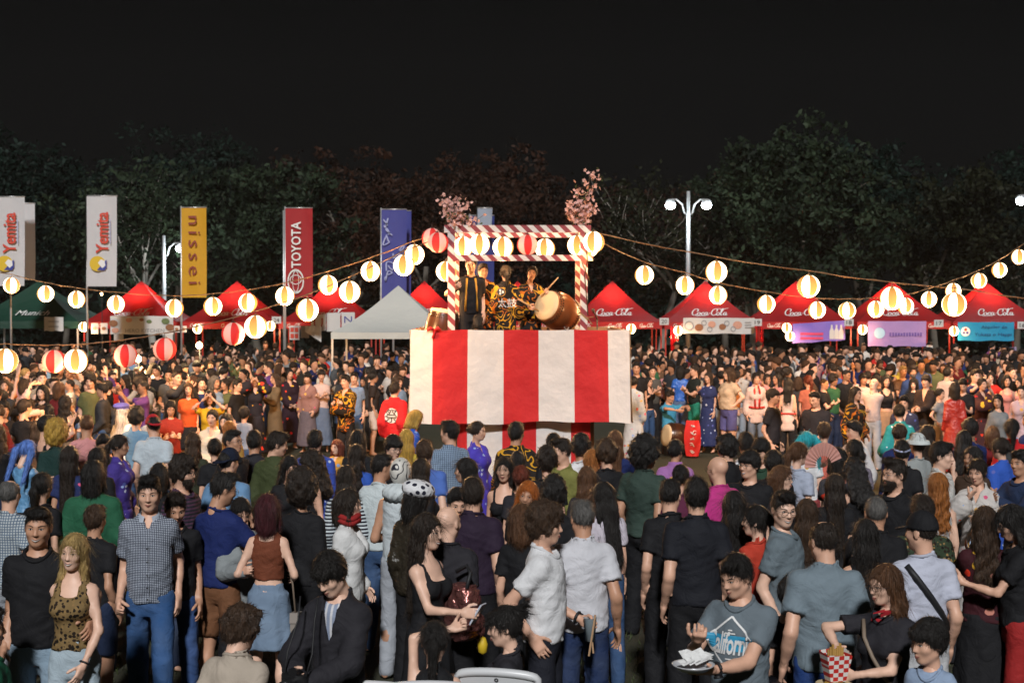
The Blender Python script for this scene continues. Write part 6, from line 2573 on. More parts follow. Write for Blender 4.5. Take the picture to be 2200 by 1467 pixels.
def crowd_front():
 # ---------------- nearest row
 r = who(1592, 1190, 1.66, -32, 'm', ('shortside', 'black'), 'light', ('tee', 'plain', (.125, .155, .18)), ('jeans', 'denim', DDEN), dict(R=(.10, -.36, 1.32), Rh='grip', eR=(.5, .5, -.7), L=(.02, -.42, 1.18), Lh='flat', eL=(.55, .6, -.6), head=(-18, 16, 0), tL=(1, -.3, .3)), 'person in grey t-shirt with a white and blue triangle print, eating from a plate', w=1.22)
 blue = mat('print_sky_blue', (.03, .28, .48), .6)
 g = rect_geo(.27, .085)
 print_on(r, fine(g, 5), blue, -.005, 1.205, 'blue_brush_band', off=.004)
 for seg in (((0, 1.345), (-.125, 1.235)), ((0, 1.345), (.125, 1.235)), ((-.125, 1.165), (0, 1.055)), ((.125, 1.165), (0, 1.055))):
  (x0, z0), (x1, z1) = seg
  dx, dz = x1 - x0, z1 - z0
  L = math.hypot(dx, dz)
  nx, nz = -dz / L * .005, dx / L * .005
  pts = [(x0 + nx, z0 + nz), (x1 + nx, z1 + nz), (x1 - nx, z1 - nz), (x0 - nx, z0 - nz)]
  print_on(r, fine(poly_geo(pts), 5), WHITE_INK, 0, 0, 'print_line', off=.005)
 V, Fs = text_geo('California', 1.0, .35, .92, .02)
 mx = max(v.x for v in V)
 V = [Vector((v.x * .135 / mx, 0, v.z * .17)) for v in V]
 print_on(r, (V, Fs), WHITE_INK, -.005, 1.205, 'lettering', off=.008)
 for z, hw_ in ((1.275, .012), (1.258, .030), (1.118, .026), (1.100, .018)):
  print_on(r, fine(rect_geo(hw_ * 2, .007), 3), WHITE_INK, 0, z, 'print_line', off=.006)
 p = hand_at(r, 1, .10, .03)
 root = empty('paper_plate', p + Vector((-.03, -.05, .02)))
 tag(root, 'white foil plate with crumpled napkin held by the person in the printed grey t-shirt', 'plate')
 b = MB()
 b.lathe([(.001, -.012), (.075, -.012), (.105, .012), (.112, .014), (.106, .006), (.075, -.018), (.001, -.018)], n=20)
 b.build('dish', mat('foil_white', (.62, .63, .66), .3, .2), root, True)
 b = MB()
 rn = random.Random(2)
 for i in range(9):
  c = Vector((rn.uniform(-.06, .06), rn.uniform(-.06, .06), .015))
  b.add([c, c + Vector((.06, .02, rn.uniform(.0, .05))), c + Vector((.02, .07, rn.uniform(.01, .06))), c + Vector((-.03, .03, rn.uniform(.0, .05)))], [(0, 1, 2), (0, 2, 3)])
 b.build('napkin', PAPER, root)
 wristwatch(r, 1)
 kid = who(2004, 1325, 1.42, -38, 'k', ('fringe', 'black'), 'light', ('tee', 'plain', (.26, .34, .48)), ('shorts', 'plain', NAVY), dict(head=(-28, 4, 0)), 'child in pale blue t-shirt with a dark printed shape, at the lower right corner')
 print_on(kid, fine(disc_geo(.055, .065), 2), mat('dark_print', (.02, .03, .07), .6), .0, .905, 'printed_shape', off=.006)
 print_on(kid, fine(disc_geo(.030, .022), 2), mat('pale_print', (.4, .42, .46), .6), .0, .90, 'printed_shape', off=.010)
 r = who(1908, 1213, 1.60, -48, 'f', ('longwavy', 'chestnut'), 'fair', ('tee', 'plain', BK2), ('jeans', 'denim', (.02, .05, .16)), dict(R=(.10, -.34, 1.28), Rh='grip', eR=(1, .1, .3), L=(.02, -.36, 1.16), Lh='grip', eL=(.6, .6, -.5), head=(-16, 6, 0)), 'person with long reddish hair and round glasses taking a snack from a checked box', w=1.08, wear=(('glasses', None),), smile=False)
 food_box(r)
 strip_around(r, [(-.10, 1.30, -1), (-.05, 1.22, -1), (.0, 1.12, -1), (.06, 1.02, -1), (.12, .93, -1)], .012, TAN_STRAP, 'bag_strap', True)
 for xx in (-.02, .03):
  print_on(r, fine(rect_geo(.07, .018), 2), mat('red_trim', (.42, .02, .03), .6), xx, 1.33 + xx, 'red_trim', off=.006)
 r = who(1775, 1118, 1.76, 176, 'm', ('bald_top', 'dark'), 'light', ('polo', 'plain', (.16, .205, .24)), ('jeans', 'denim', (.016, .045, .17)), dict(head=(22, 6, 0), L=(.235, .0, .90), R=(.25, -.02, .90)), 'balding person in a blue grey polo shirt seen from behind, jeans', w=1.28)
 collar(r, (.16, .205, .24))
 helmet(r)
 who(1702, 1232, 1.38, 160, 'k', ('fringe', 'black'), 'light', ('tee', 'plain', BK), ('shorts', 'plain', BK), dict(head=(-60, 12, 0)), 'dark haired child in black between the printed t-shirt and the grey polo shirt')
 r = who(1985, 1102, 1.73, 186, 'm', ('buzz', 'dark'), 'light', ('tee', 'plain', (.46, .48, .58)), ('jeans', 'plain', (.50, .50, .52)), dict(head=(38, 2, 0)), 'person in pale lilac t-shirt and black cap from behind, dark strap across the back', w=1.08, wear=(('baseball', BK),))
 strip_around(r, [(.13, 1.43, 1), (.08, 1.36, 1), (.0, 1.25, 1), (-.08, 1.14, 1), (-.15, 1.03, 1)], .020, STRAP, 'bag_strap', True)
 r = who(1172, 1088, 1.75, 76, 'm', ('curly', 'brown'), 'light', ('tee', 'plain', WH), ('trousers', 'plain', (.014, .015, .022)), dict(R=(.19, .04, .97), eR=(.1, 1, -.2), L=(.16, -.20, 1.02), eL=(.3, 1, -.2), Lh='grip', head=(6, 2, 0)), 'curly haired person in white t-shirt in profile, holding a plastic cup low', w=1.14)
 cup(r, 1, 'clear plastic cup with a straw held low by the curly haired person', True)
 wristwatch(r, 1)
 r = who(1252, 1075, 1.73, 188, 'm', ('fade', 'grey'), 'tan', ('polo', 'plain', (.54, .54, .58)), ('jeans', 'denim', (.014, .028, .085)), dict(head=(6, 4, 0), L=(.22, -.05, .95), R=(.235, .02, .90)), 'broad person in a white polo shirt seen from behind with cropped greying hair', w=1.2)
 collar(r, (.54, .54, .58))
 r = who(918, 1104, 1.68, 58, 'f', ('verylong', 'dark'), 'fair', ('strap', 'plain', BK), ('skirt', 'plain', BK), dict(R=(.12, -.36, 1.16), Rh='grip', eR=(.3, .8, -.8), head=(4, 2, 0), L=(.20, -.1, 1.0)), 'smiling person with very long dark hair in a black sleeveless top, phone in hand', smile=True)
 phone(r, -1, 'pale phone held out by the long haired person in the sleeveless top', True, True)
 r = who(962, 1086, 1.69, 162, 'm', None, 'fair', ('tee', 'plain', BK2), ('trousers', 'plain', BK), dict(head=(-12, 2, 0)), 'bald person in black t-shirt from behind, beside the smiling long haired person', w=1.15)
 backpack(r)
 r = who(722, 1180, 1.68, -22, 'm', ('fringe', 'black'), 'fair', ('jacket', 'plain', BK2), ('trousers', 'plain', BK), dict(R=(.10, -.34, 1.10), L=(-.01, -.34, 1.06), Rh='grip', Lh='grip', eR=(.8, .5, -.4), eL=(.8, .5, -.4), head=(-8, 26, -4), lean=4), 'young person in an open black jacket looking down at a camera', w=.86)
 inner_shirt(r, (.24, .28, .38))
 camera(r)
 # ---------------- seated at the bottom edge
 sit = dict(legs='sit')
 r = who(1088, 1310, 1.70, -96, 'f', ('messybun', 'black'), 'fair', ('tee', 'plain', BK2), ('jeans', 'plain', BK), dict(legs='sit', head=(4, 8, 0), R=(.16, -.40, .82, 1), Rh='grip', eR=(.8, .5, -.5), L=(.18, -.30, .60, 1)), 'seated person with a messy bun in profile, black top, on a white plastic chair', s=368)
 cup(r, -1, 'dark red drink cup in front of the seated person with the messy bun', False, (.20, .02, .05))
 r = who(932, 1335, 1.66, 178, 'f', ('pony', 'black'), 'fair', ('vest', 'plain', BK), ('jeans', 'plain', BK), dict(legs='sit', L=(-.10, -.08, 1.24, 1), eL=(1, .0, 1.1), Lh='fist', R=(.26, -.05, .55, 1), head=(0, 10, 0)), 'seated person from behind with one bare arm crooked over the head', s=380)
 who(505, 1320, 1.70, 158, 'm', ('curly', 'brown'), 'fair', ('tee', 'plain', (.40, .34, .28)), ('jeans', 'denim', DEN), dict(legs='sit', head=(-24, 8, 0), lean=10), 'seated person in a beige t-shirt with tousled brown hair, seen from behind', s=373, w=1.15)
 who(-34, 1318, 1.72, 120, 'm', ('short', 'black'), 'tan', ('tee', 'plain', (.012, .095, .05)), ('jeans', 'plain', LG), dict(legs='sit', L=(.16, -.25, .62, 1), R=(.16, -.25, .62, 1)), 'person in a green t-shirt cut off by the left edge at the bottom', s=374, w=1.2)
 # ---------------- the pair at the left and the checked shirt
 r = who(76, 1090, 1.77, 4, 'm', ('fade', 'black'), 'tan', ('tee', 'plain', BK), ('jeans', 'denim', (.22, .30, .38)), dict(L=(.34, -.10, 1.08), Lh='relax', eL=(.4, .9, -.2), head=(4, 3, 3)), 'smiling person in black t-shirt with an arm round the blonde at the left', smile=True, w=1.1)
 r = who(152, 1147, 1.62, -4, 'f', ('longwavy', 'blond'), 'fair', ('tank', 'leopard', (.20, .13, .055), 1.0), ('jeans', 'denim', (.36, .44, .50)), dict(L=(.13, -.17, .93), Lh='relax', eL=(1, .3, -.1), R=(.2, .12, 1.0), head=(-2, 2, 4)), 'blonde person laughing with eyes shut, leopard print top and pale jeans', smile=True, w=1.06)
 bracelet(r, 1)
 r = who(318, 1024, 1.80, 6, 'm', ('quiff', 'black'), 'light', ('shirt', 'check', (.40, .44, .52)), ('jeans', 'denim', (.025, .075, .20)), dict(R=(.19, -.10, .93), Rh='fist', L=(.185, .06, .92), head=(2, 3, 0), legs='step'), 'person facing the camera in an open necked checked short sleeved shirt and blue jeans', shoes=True)
 shirt_front(r)
 who(372, 1058, 1.64, 14, 'm', ('quiff', 'dark'), 'tan', ('tee', 'plain', BK), ('jeans', 'denim', (.03, .07, .2)), dict(head=(10, 16, 0)), 'slick haired person peeping over the shoulder of the checked shirt')
 r = who(470, 1016, 1.76, 158, 'm', ('quiff', 'black'), 'tan', ('tee', 'plain', (.012, .022, .105)), ('shorts', 'plain', (.17, .075, .036)), dict(head=(-34, 14, 0), L=(.12, -.3, 1.15), R=(.14, -.3, 1.12), eL=(.9, .6, -.4), eR=(.9, .6, -.4)), 'person in navy t-shirt and brown shorts from behind, glasses, looking down right', wear=(('glasses', None),))
 r = who(574, 1063, 1.63, 176, 'f', ('bob', 'wine'), 'fair', ('crop', 'plain', (.165, .048, .024)), ('skirt', 'denim', (.15, .21, .30)), dict(L=(.16, -.16, 1.10), R=(.16, -.16, 1.08), eL=(.4, .9, -.2), eR=(.4, .9, -.2)), 'person with dark red bob, rust crop top and short denim skirt, back to the camera')
 shoulder_bag(r)
 who(648, 1022, 1.70, 170, 'f', ('bigcurly', 'dark'), 'tan', ('long', 'plain', BK), ('trousers', 'plain', BK), 'stand', 'person in black with a big round mass of curly hair, from behind', w=1.1)
 who(512, 1066, 1.58, 30, 'f', ('hood', 'black') if False else ('pony', 'black'), 'light', ('jacket', 'plain', (.22, .24, .25)), ('trousers', 'plain', BK), 'phone', 'person in a pale grey rain jacket between the navy t-shirt and the rust crop top')
 r = who(748, 1052, 1.62, 78, 'f', ('bob', 'dark'), 'fair', ('jacket', 'plain', (.60, .60, .60)), ('trousers', 'plain', BK), 'relaxed', 'person with chin length dark hair, white jacket and red scarf, in profile')
 scarf(r, (.28, .02, .02))
 r = who(198, 990, 1.73, 182, 'm', ('bob', 'black'), 'tan', ('long', 'plain', (.020, .10, .052)), ('trousers', 'plain', BK), dict(L=(.2, -.2, 1.2), R=(.2, -.2, 1.2)), 'broad person in a green sweater with long dark hair, from behind', w=1.35)

def wristwatch(r, sd):
 ob, rig, k, _ = r
 S, E, W, f, th, pl = rig.arm[sd]
 c = (W - f * .03)
 u, w = th, pl
 R = (.031 if rig.sex == 'm' else .027) * (1 + (rig.w - 1) * .4) + .004
 b = MB()
 ring = [Vector((c + (u * math.cos(t) + w * math.sin(t)) * R) * k) for t in np.linspace(0, 2 * math.pi, 17)]
 b.tube(ring, .010 * k, 6, False)
 M = Matrix((Vector(u), Vector(w), Vector(f))).transposed()
 b.box(Vector((c - w * (R + .006)) * k), (.036 * k, .014 * k, .038 * k), M)
 b.build('wristwatch', STRAP, ob, True)

def bracelet(r, sd):
 ob, rig, k, _ = r
 S, E, W, f, th, pl = rig.arm[sd]
 c = (W - f * .02)
 b = MB()
 b.tube([Vector((c + (th * math.cos(t) + pl * math.sin(t)) * .031) * k) for t in np.linspace(0, 2 * math.pi, 15)], .006, 5, False)
 b.build('bracelet', STRAP, ob, True)

def collar(r, c):
 ob, rig, k, _ = r
 nb = rig.neck
 b = MB()
 rad = (.072 if rig.sex == 'm' else .062) * (1 + (rig.w - 1) * .35)
 pts_lo, pts_hi = [], []
 for i in range(19):
  t = math.pi * (-.5 + .13) + (2 * math.pi - .26 * math.pi) * i / 18
  x, y = math.cos(t), math.sin(t)
  pts_hi.append(Vector((nb[0] + x * rad * .86, nb[1] + y * rad * .92 - .012, nb[2] + .012 + .022 * y)))
  pts_lo.append(Vector((nb[0] + x * rad * 1.18, nb[1] + y * rad * 1.2 - .012, nb[2] - .030 + .020 * y)))
 b.grid([[p * k for p in pts_lo], [p * k for p in pts_hi]])
 b.grid([[p * k for p in pts_hi], [(p * .5 + q * .5 + Vector((0, 0, .004))) * k for p, q in zip(pts_lo, pts_hi)]])
 o = b.build('collar', M_cloth('plain'), r[3]['top'], True)
 set_col(o, c)
 return o

def shirt_front(r):
 ob, rig, k, _ = r
 collar(r, (.40, .44, .52))
 for z in (1.28, 1.19, 1.10, 1.01, .93):
  print_on(r, disc_geo(.0065, .0065, n=8), BLACK_INK, 0, z * k, 'button', off=.003)
 print_on(r, fine(rect_geo(.004, .40), 6), BLACK_INK, .012, 1.10 * k, 'button_placket', off=.002)

def inner_shirt(r, c):
 ob, rig, k, _ = r
 v, q = rig.top('tee', .016, 5, .002, .90, .004)
 col_obj('inner_shirt', np_mesh('inner_shirt', v * k, q, M_cloth('vstripe')), ob, c)

def scarf(r, c):
 ob, rig, k, _ = r
 nb = rig.neck
 b = MB()
 for q in (0, .035):
  b.tube([Vector(((nb[0] + .082 * math.cos(t)) * k, (nb[1] - .012 + .085 * math.sin(t)) * k, (nb[2] + .005 + q + .012 * math.sin(3 * t)) * k)) for t in np.linspace(0, 2 * math.pi, 19)], .026 * k, 7, False)
 o = b.build('scarf', M_cloth('plain'), ob, True)
 set_col(o, c)

def cup(r, sd, label, straw, c=None):
 p = hand_at(r, sd, .085, .045)
 root = empty('drink_cup', p)
 tag(root, label, 'cup')
 b = MB()
 b.lathe([(.001, -.085), (.030, -.085), (.042, .06), (.044, .062), (.040, .058), (.001, .055)], n=16)
 b.build('beaker', CUP if c is None else mat('dark_cup', c, .25, spec=.6), root, True)
 if straw:
  s_ = MB()
  s_.tube([(.0, 0, .05), (.02, -.02, -.16)], .006, 6)
  s_.tube([(.03, -.05, .09), (-.01, -.05, -.17)], .007, 6)
  s_.build('straw', mat('wooden_stick', (.42, .26, .15), .7), root)

def food_box(r):
 p = hand_at(r, -1, .10, .02) * .45 + hand_at(r, 1, .10, .02) * .55 + Vector((0, 0, .02))
 root = empty('snack_box', p + Vector((-.04, -.05, .0)), .3)
 tag(root, 'red and white checked paper snack box held by the person with round glasses', 'box')
 m, t, pr = new_mat('red_check_card')
 tc = N(t, 'ShaderNodeTexCoord')
 ck = N(t, 'ShaderNodeTexChecker', Scale=34.0)
 ck.inputs[1].default_value = (.66, .63, .60, 1)
 ck.inputs[2].default_value = (.50, .025, .02, 1)
 mp = N(t, 'ShaderNodeMapping')
 mp.inputs['Location'].default_value = (.003, .003, .003)
 mp.inputs['Scale'].default_value = (1, .01, 1.3)
 t.links.new(tc.outputs['Object'], mp.inputs[0])
 t.links.new(mp.outputs[0], ck.inputs[0])
 t.links.new(ck.outputs[0], pr.inputs['Base Color'])
 b = MB()
 w0, w1, d0, d1, h = .045, .075, .03, .045, .075
 vs = [(-w0, -d0, -h), (w0, -d0, -h), (w0, d0, -h), (-w0, d0, -h), (-w1, -d1, h), (w1, -d1, h * .8), (w1, d1, h * 1.25), (-w1, d1, h * 1.1)]
 b.add(vs, [(0, 1, 5, 4), (1, 2, 6, 5), (2, 3, 7, 6), (3, 0, 4, 7), (3, 2, 1, 0)])
 b.build('carton', m, root)
 b = MB()
 for i in range(7):
  b.tube([(-.04 + .013 * i, .0, .0), (-.05 + .017 * i, -.01 + .005 * i, h + .02 + .012 * (i % 3))], .007, 5)
 b.build('snack_sticks', mat('fried_snack', (.42, .24, .06), .7), root)
 p2 = p + Vector((-.05, -.06, -.105))
 root2 = empty('food_tray', p2)
 tag(root2, 'small paper tray with yellow food held under the checked box', 'tray')
 b = MB()
 b.lathe([(.001, -.012), (.06, -.012), (.095, .018), (.098, .018), (.06, -.018), (.001, -.018)], n=16)
 b.build('tray_dish', mat('kraft_tray', (.45, .36, .22), .8), root2, True)
 b = MB()
 b.lathe([(.06, 0), (.05, .022), (.001, .03)], n=12)
 b.build('omelette', mat('omelette', (.55, .36, .06), .6, bump=(40, .6, .01)), root2, True)
 root3 = empty('tote_bag', p2 + Vector((-.03, .03, -.17)))
 tag(root3, 'clear plastic carrier bag hanging under the food tray', 'bag')
 b = MB()
 rn = random.Random(8)
 b.lathe([(.02, .13), (.05, .08), (.085, .0), (.09, -.08), (.06, -.13), (.001, -.14)], n=16)
 b.v = [(x + rn.uniform(-.008, .008), y + rn.uniform(-.008, .008), z) for x, y, z in b.v]
 b.build('bag_film', mat('plastic_film', (.42, .42, .38), .15, spec=.8, bump=(18, 1.0, .03)), root3, True)

def helmet(r):
 p = local(r, (.33, -.04, .70))
 root = empty('helmet', p)
 tag(root, 'black glossy helmet hanging from the hand of the person in the grey polo shirt', 'helmet')
 b = MB()
 b.lathe([(.10, -.11), (.125, -.04), (.128, .03), (.10, .10), (.05, .13), (.001, .135)], n=20)
 b.build('shell', mat('black_gloss', (.008, .008, .010), .12, spec=.6), root, True)
 b = MB()
 b.lathe([(.105, -.145), (.108, -.112)], n=20, seg_mat=lambda i, k: 0)
 b.build('rim', mat('chrome_rim', (.5, .5, .52), .2, .9), root, True)

def shoulder_bag(r):
 ob, rig, k, _ = r
 p = local(r, (-.215, -.02, .74))
 root = empty('shoulder_bag', p, math.radians(176))
 tag(root, 'small grey beige shoulder bag at the hip of the person in the denim skirt', 'bag')
 b = MB()
 b.box((0, 0, 0), (.055, .15, .17), Matrix.Rotation(.12, 3, 'X'))
 b.build('pouch', mat('grey_beige_leather', (.22, .19, .165), .5), root)
 b = MB()
 b.box((-.0, 0, .05), (.062, .156, .075), Matrix.Rotation(.12, 3, 'X'))
 b.build('flap', mat('grey_beige_flap', (.25, .215, .19), .5), root)
 b = MB()
 b.tube([(.0, .02, .08), (.02, .02, .30), (.07, .03, .52), (.12, .02, .66)], .008, 6)
 b.build('strap', TAN_STRAP, root, True)

def backpack(r):
 p = local(r, (-.17, .20, 1.08))
 root = empty('backpack', p, math.radians(140))
 tag(root, 'shiny rose metallic quilted backpack on the back of the bald person', 'backpack')
 m = mat('rose_metallic', (.50, .20, .18), .16, .85, bump=(13, 1.0, .05))
 F = Field((-.18, -.14, -.24), (.18, .14, .24), .012)
 F.add(lambda X, Y, Z: (np.abs(X / .125) ** 4 + np.abs(Y / .085) ** 4 + np.abs(Z / .19) ** 4) ** .25 * .1 - .1, (-.14, -.1, -.2), (.14, .1, .2), 0)
 X, Y, Z = F.full()
 F.f += (.006 * np.sin(60 * X + 20 * np.sin(18 * Z)) * np.sin(48 * Z)).astype(np.float32)
 v, q = F.mesh()
 link(bpy.data.objects.new('pack_body', np_mesh('pack_body', v, q, m)), root)
 F = Field((-.15, -.2, -.24), (.15, -.02, .02), .012)
 F.add(lambda X, Y, Z: (np.abs(X / .105) ** 4 + np.abs((Y + .09) / .05) ** 4 + np.abs((Z + .10) / .085) ** 4) ** .25 * .07 - .07, (-.12, -.16, -.2), (.12, -.02, 0), 0)
 v, q = F.mesh()
 link(bpy.data.objects.new('front_pocket', np_mesh('front_pocket', v, q, m)), root)
 b = MB()
 b.tube([(-.11, -.088, .02), (-.05, -.10, .05), (.05, -.10, .05), (.11, -.088, .02)], .006, 5)
 b.tube([(0, -.10, .18), (0, -.106, .02)], .005, 5)
 b.build('zip', STRAP, root)
 b = MB()
 b.tube([(-.09, .05, .17), (-.08, .0, .26), (-.03, -.02, .30), (.03, .02, .26)], .014, 6)
 b.build('strap', STRAP, root, True)
 b = MB()
 b.lathe([(.001, -.07), (.03, -.05), (.034, 0), (.02, .04), (.001, .05)], (-.13, -.06, -.20), 10)
 b.build('charm', YELLOW_INK, root, True)

def camera(r):
 p = hand_at(r, -1, .10, .03) * .5 + hand_at(r, 1, .10, .03) * .5 + Vector((0, -.02, .02))
 root = empty('camera', p, math.radians(-22))
 tag(root, 'black camera in the hands of the person in the black jacket', 'camera')
 m = mat('camera_black', (.012, .012, .013), .35)
 b = MB()
 b.box((0, 0, 0), (.13, .06, .085))
 b.box((0, 0, .055), (.05, .05, .03))
 b.build('camera_body', m, root)
 b = MB()
 b.lathe([(.033, 0), (.036, .05), (.034, .09), (.02, .092), (.001, .09)], (0, -.03, 0), 16, Matrix.Rotation(math.pi / 2, 3, 'X'))
 b.build('lens', m, root, True)
 b = MB()
 b.tube([(-.065, 0, .03), (-.08, .06, .14), (-.05, .12, .3), (-.06, .16, .42)], .005, 5)
 b.tube([(.065, 0, .03), (.07, .06, .14), (.05, .12, .3), (.05, .16, .42)], .005, 5)
 b.build('strap', STRAP, root, True)

def chair(loc, face, label):
 root = empty('plastic_chair', loc, math.radians(face))
 root.scale = (1.07,) * 3
 tag(root, label, 'chair', 'white plastic garden chairs')
 m = mat('white_plastic', (.60, .61, .63), .35, var=.03)
 b = MB()
 b.grid([[(-.21 + .42 * i / 8, -.22 + .44 * j / 8, .44 - .025 * math.sin(math.pi * i / 8) * math.sin(math.pi * j / 8)) for i in range(9)] for j in range(9)])
 b.grid([[(-.21 + .42 * i / 8, -.22 + .44 * j / 8, .415 - .02 * math.sin(math.pi * i / 8)) for i in range(9)] for j in range(9)][::-1])
 b.build('seat', m, root, True)
 for sx in (-1, 1):
  for sy in (-1, 1):
   l = MB()
   l.tube([(sx * .19, sy * .19, .43), (sx * .22, sy * .23, 0)], [.026, .02], 8)
   l.build('leg', m, root, True)
 # back: arched rim and slats
 def bp(x, z):
  return Vector((x, .22 + (z - .42) * .22 - .35 * x * x, z))
 rim = []
 for i in range(25):
  t = -1 + 2 * i / 24
  a = abs(t)
  x = .215 * (1 if a > .62 else math.sin(a / .62 * math.pi / 2)) * (1 if t > 0 else -1)
  z = .44 + (.41 * (1 - max(0, (a - .62) / .38)) if a > .62 else .41 + .035 * math.cos(a / .62 * math.pi / 2))
  rim.append(bp(x, z))
 l = MB()
 l.tube(rim, .024, 8)
 l.build('back_rim', m, root, True)
 for i in range(5):
  x = -.13 + .065 * i
  l = MB()
  pts = [bp(x, z) for z in np.linspace(.44, .855, 6)]
  l.grid([[p + Vector((-.016, -.006, 0)) for p in pts], [p + Vector((.016, -.006, 0)) for p in pts]])
  l.grid([[p + Vector((.016, .006, 0)) for p in pts], [p + Vector((-.016, .006, 0)) for p in pts]])
  l.build('slat', m, root, True)
 l = MB()
 pts = [bp(x, .80) for x in np.linspace(-.2, .2, 9)]
 pt2 = [bp(x, .872 - .5 * x * x) for x in np.linspace(-.2, .2, 9)]
 l.grid([[p + Vector((0, .012, 0)) for p in pts], [p + Vector((0, .012, 0)) for p in pt2]][::-1])
 l.grid([[p - Vector((0, .010, 0)) for p in pts], [p - Vector((0, .010, 0)) for p in pt2]])
 l.build('top_panel', m, root, True)
 put(disc_geo(.012, .012, n=8, inner=.4), BLACK_INK, root, frame(bp(0, .845) + Vector((0, .016, 0)), (-1, 0, 0), (0, .22, 1)), 'stamp')
 for s_ in (-1, 1):
  l = MB()
  l.tube([(s_ * .22, .20, .64), (s_ * .25, .0, .66), (s_ * .24, -.18, .64), (s_ * .22, -.21, .45)], .02, 7)
  l.build('armrest', m, root, True)

def chairs():
 for px, py, s_, face, lab in ((1094, 1428, 372, 168, 'white plastic chair back under the person with the messy bun'), (922, 1452, 384, 180, 'white plastic chair back behind the person with the crooked arm'), (800, 1450, 384, 176, 'white plastic chair of which only a corner shows beside the camera holder')):
  d = F_PX / s_
  x = (px - CX) / F_PX * d
  z = CAM_H - (py - Y_HOR) / s_
  chair((x, d + .15, min(0, 0)), face, lab)
 # a chair half seen at the right bottom
 d = F_PX / 318
 chair(((2178 - CX) / F_PX * d, d + .2, 0), 165, 'plastic chair behind the child at the lower right corner')

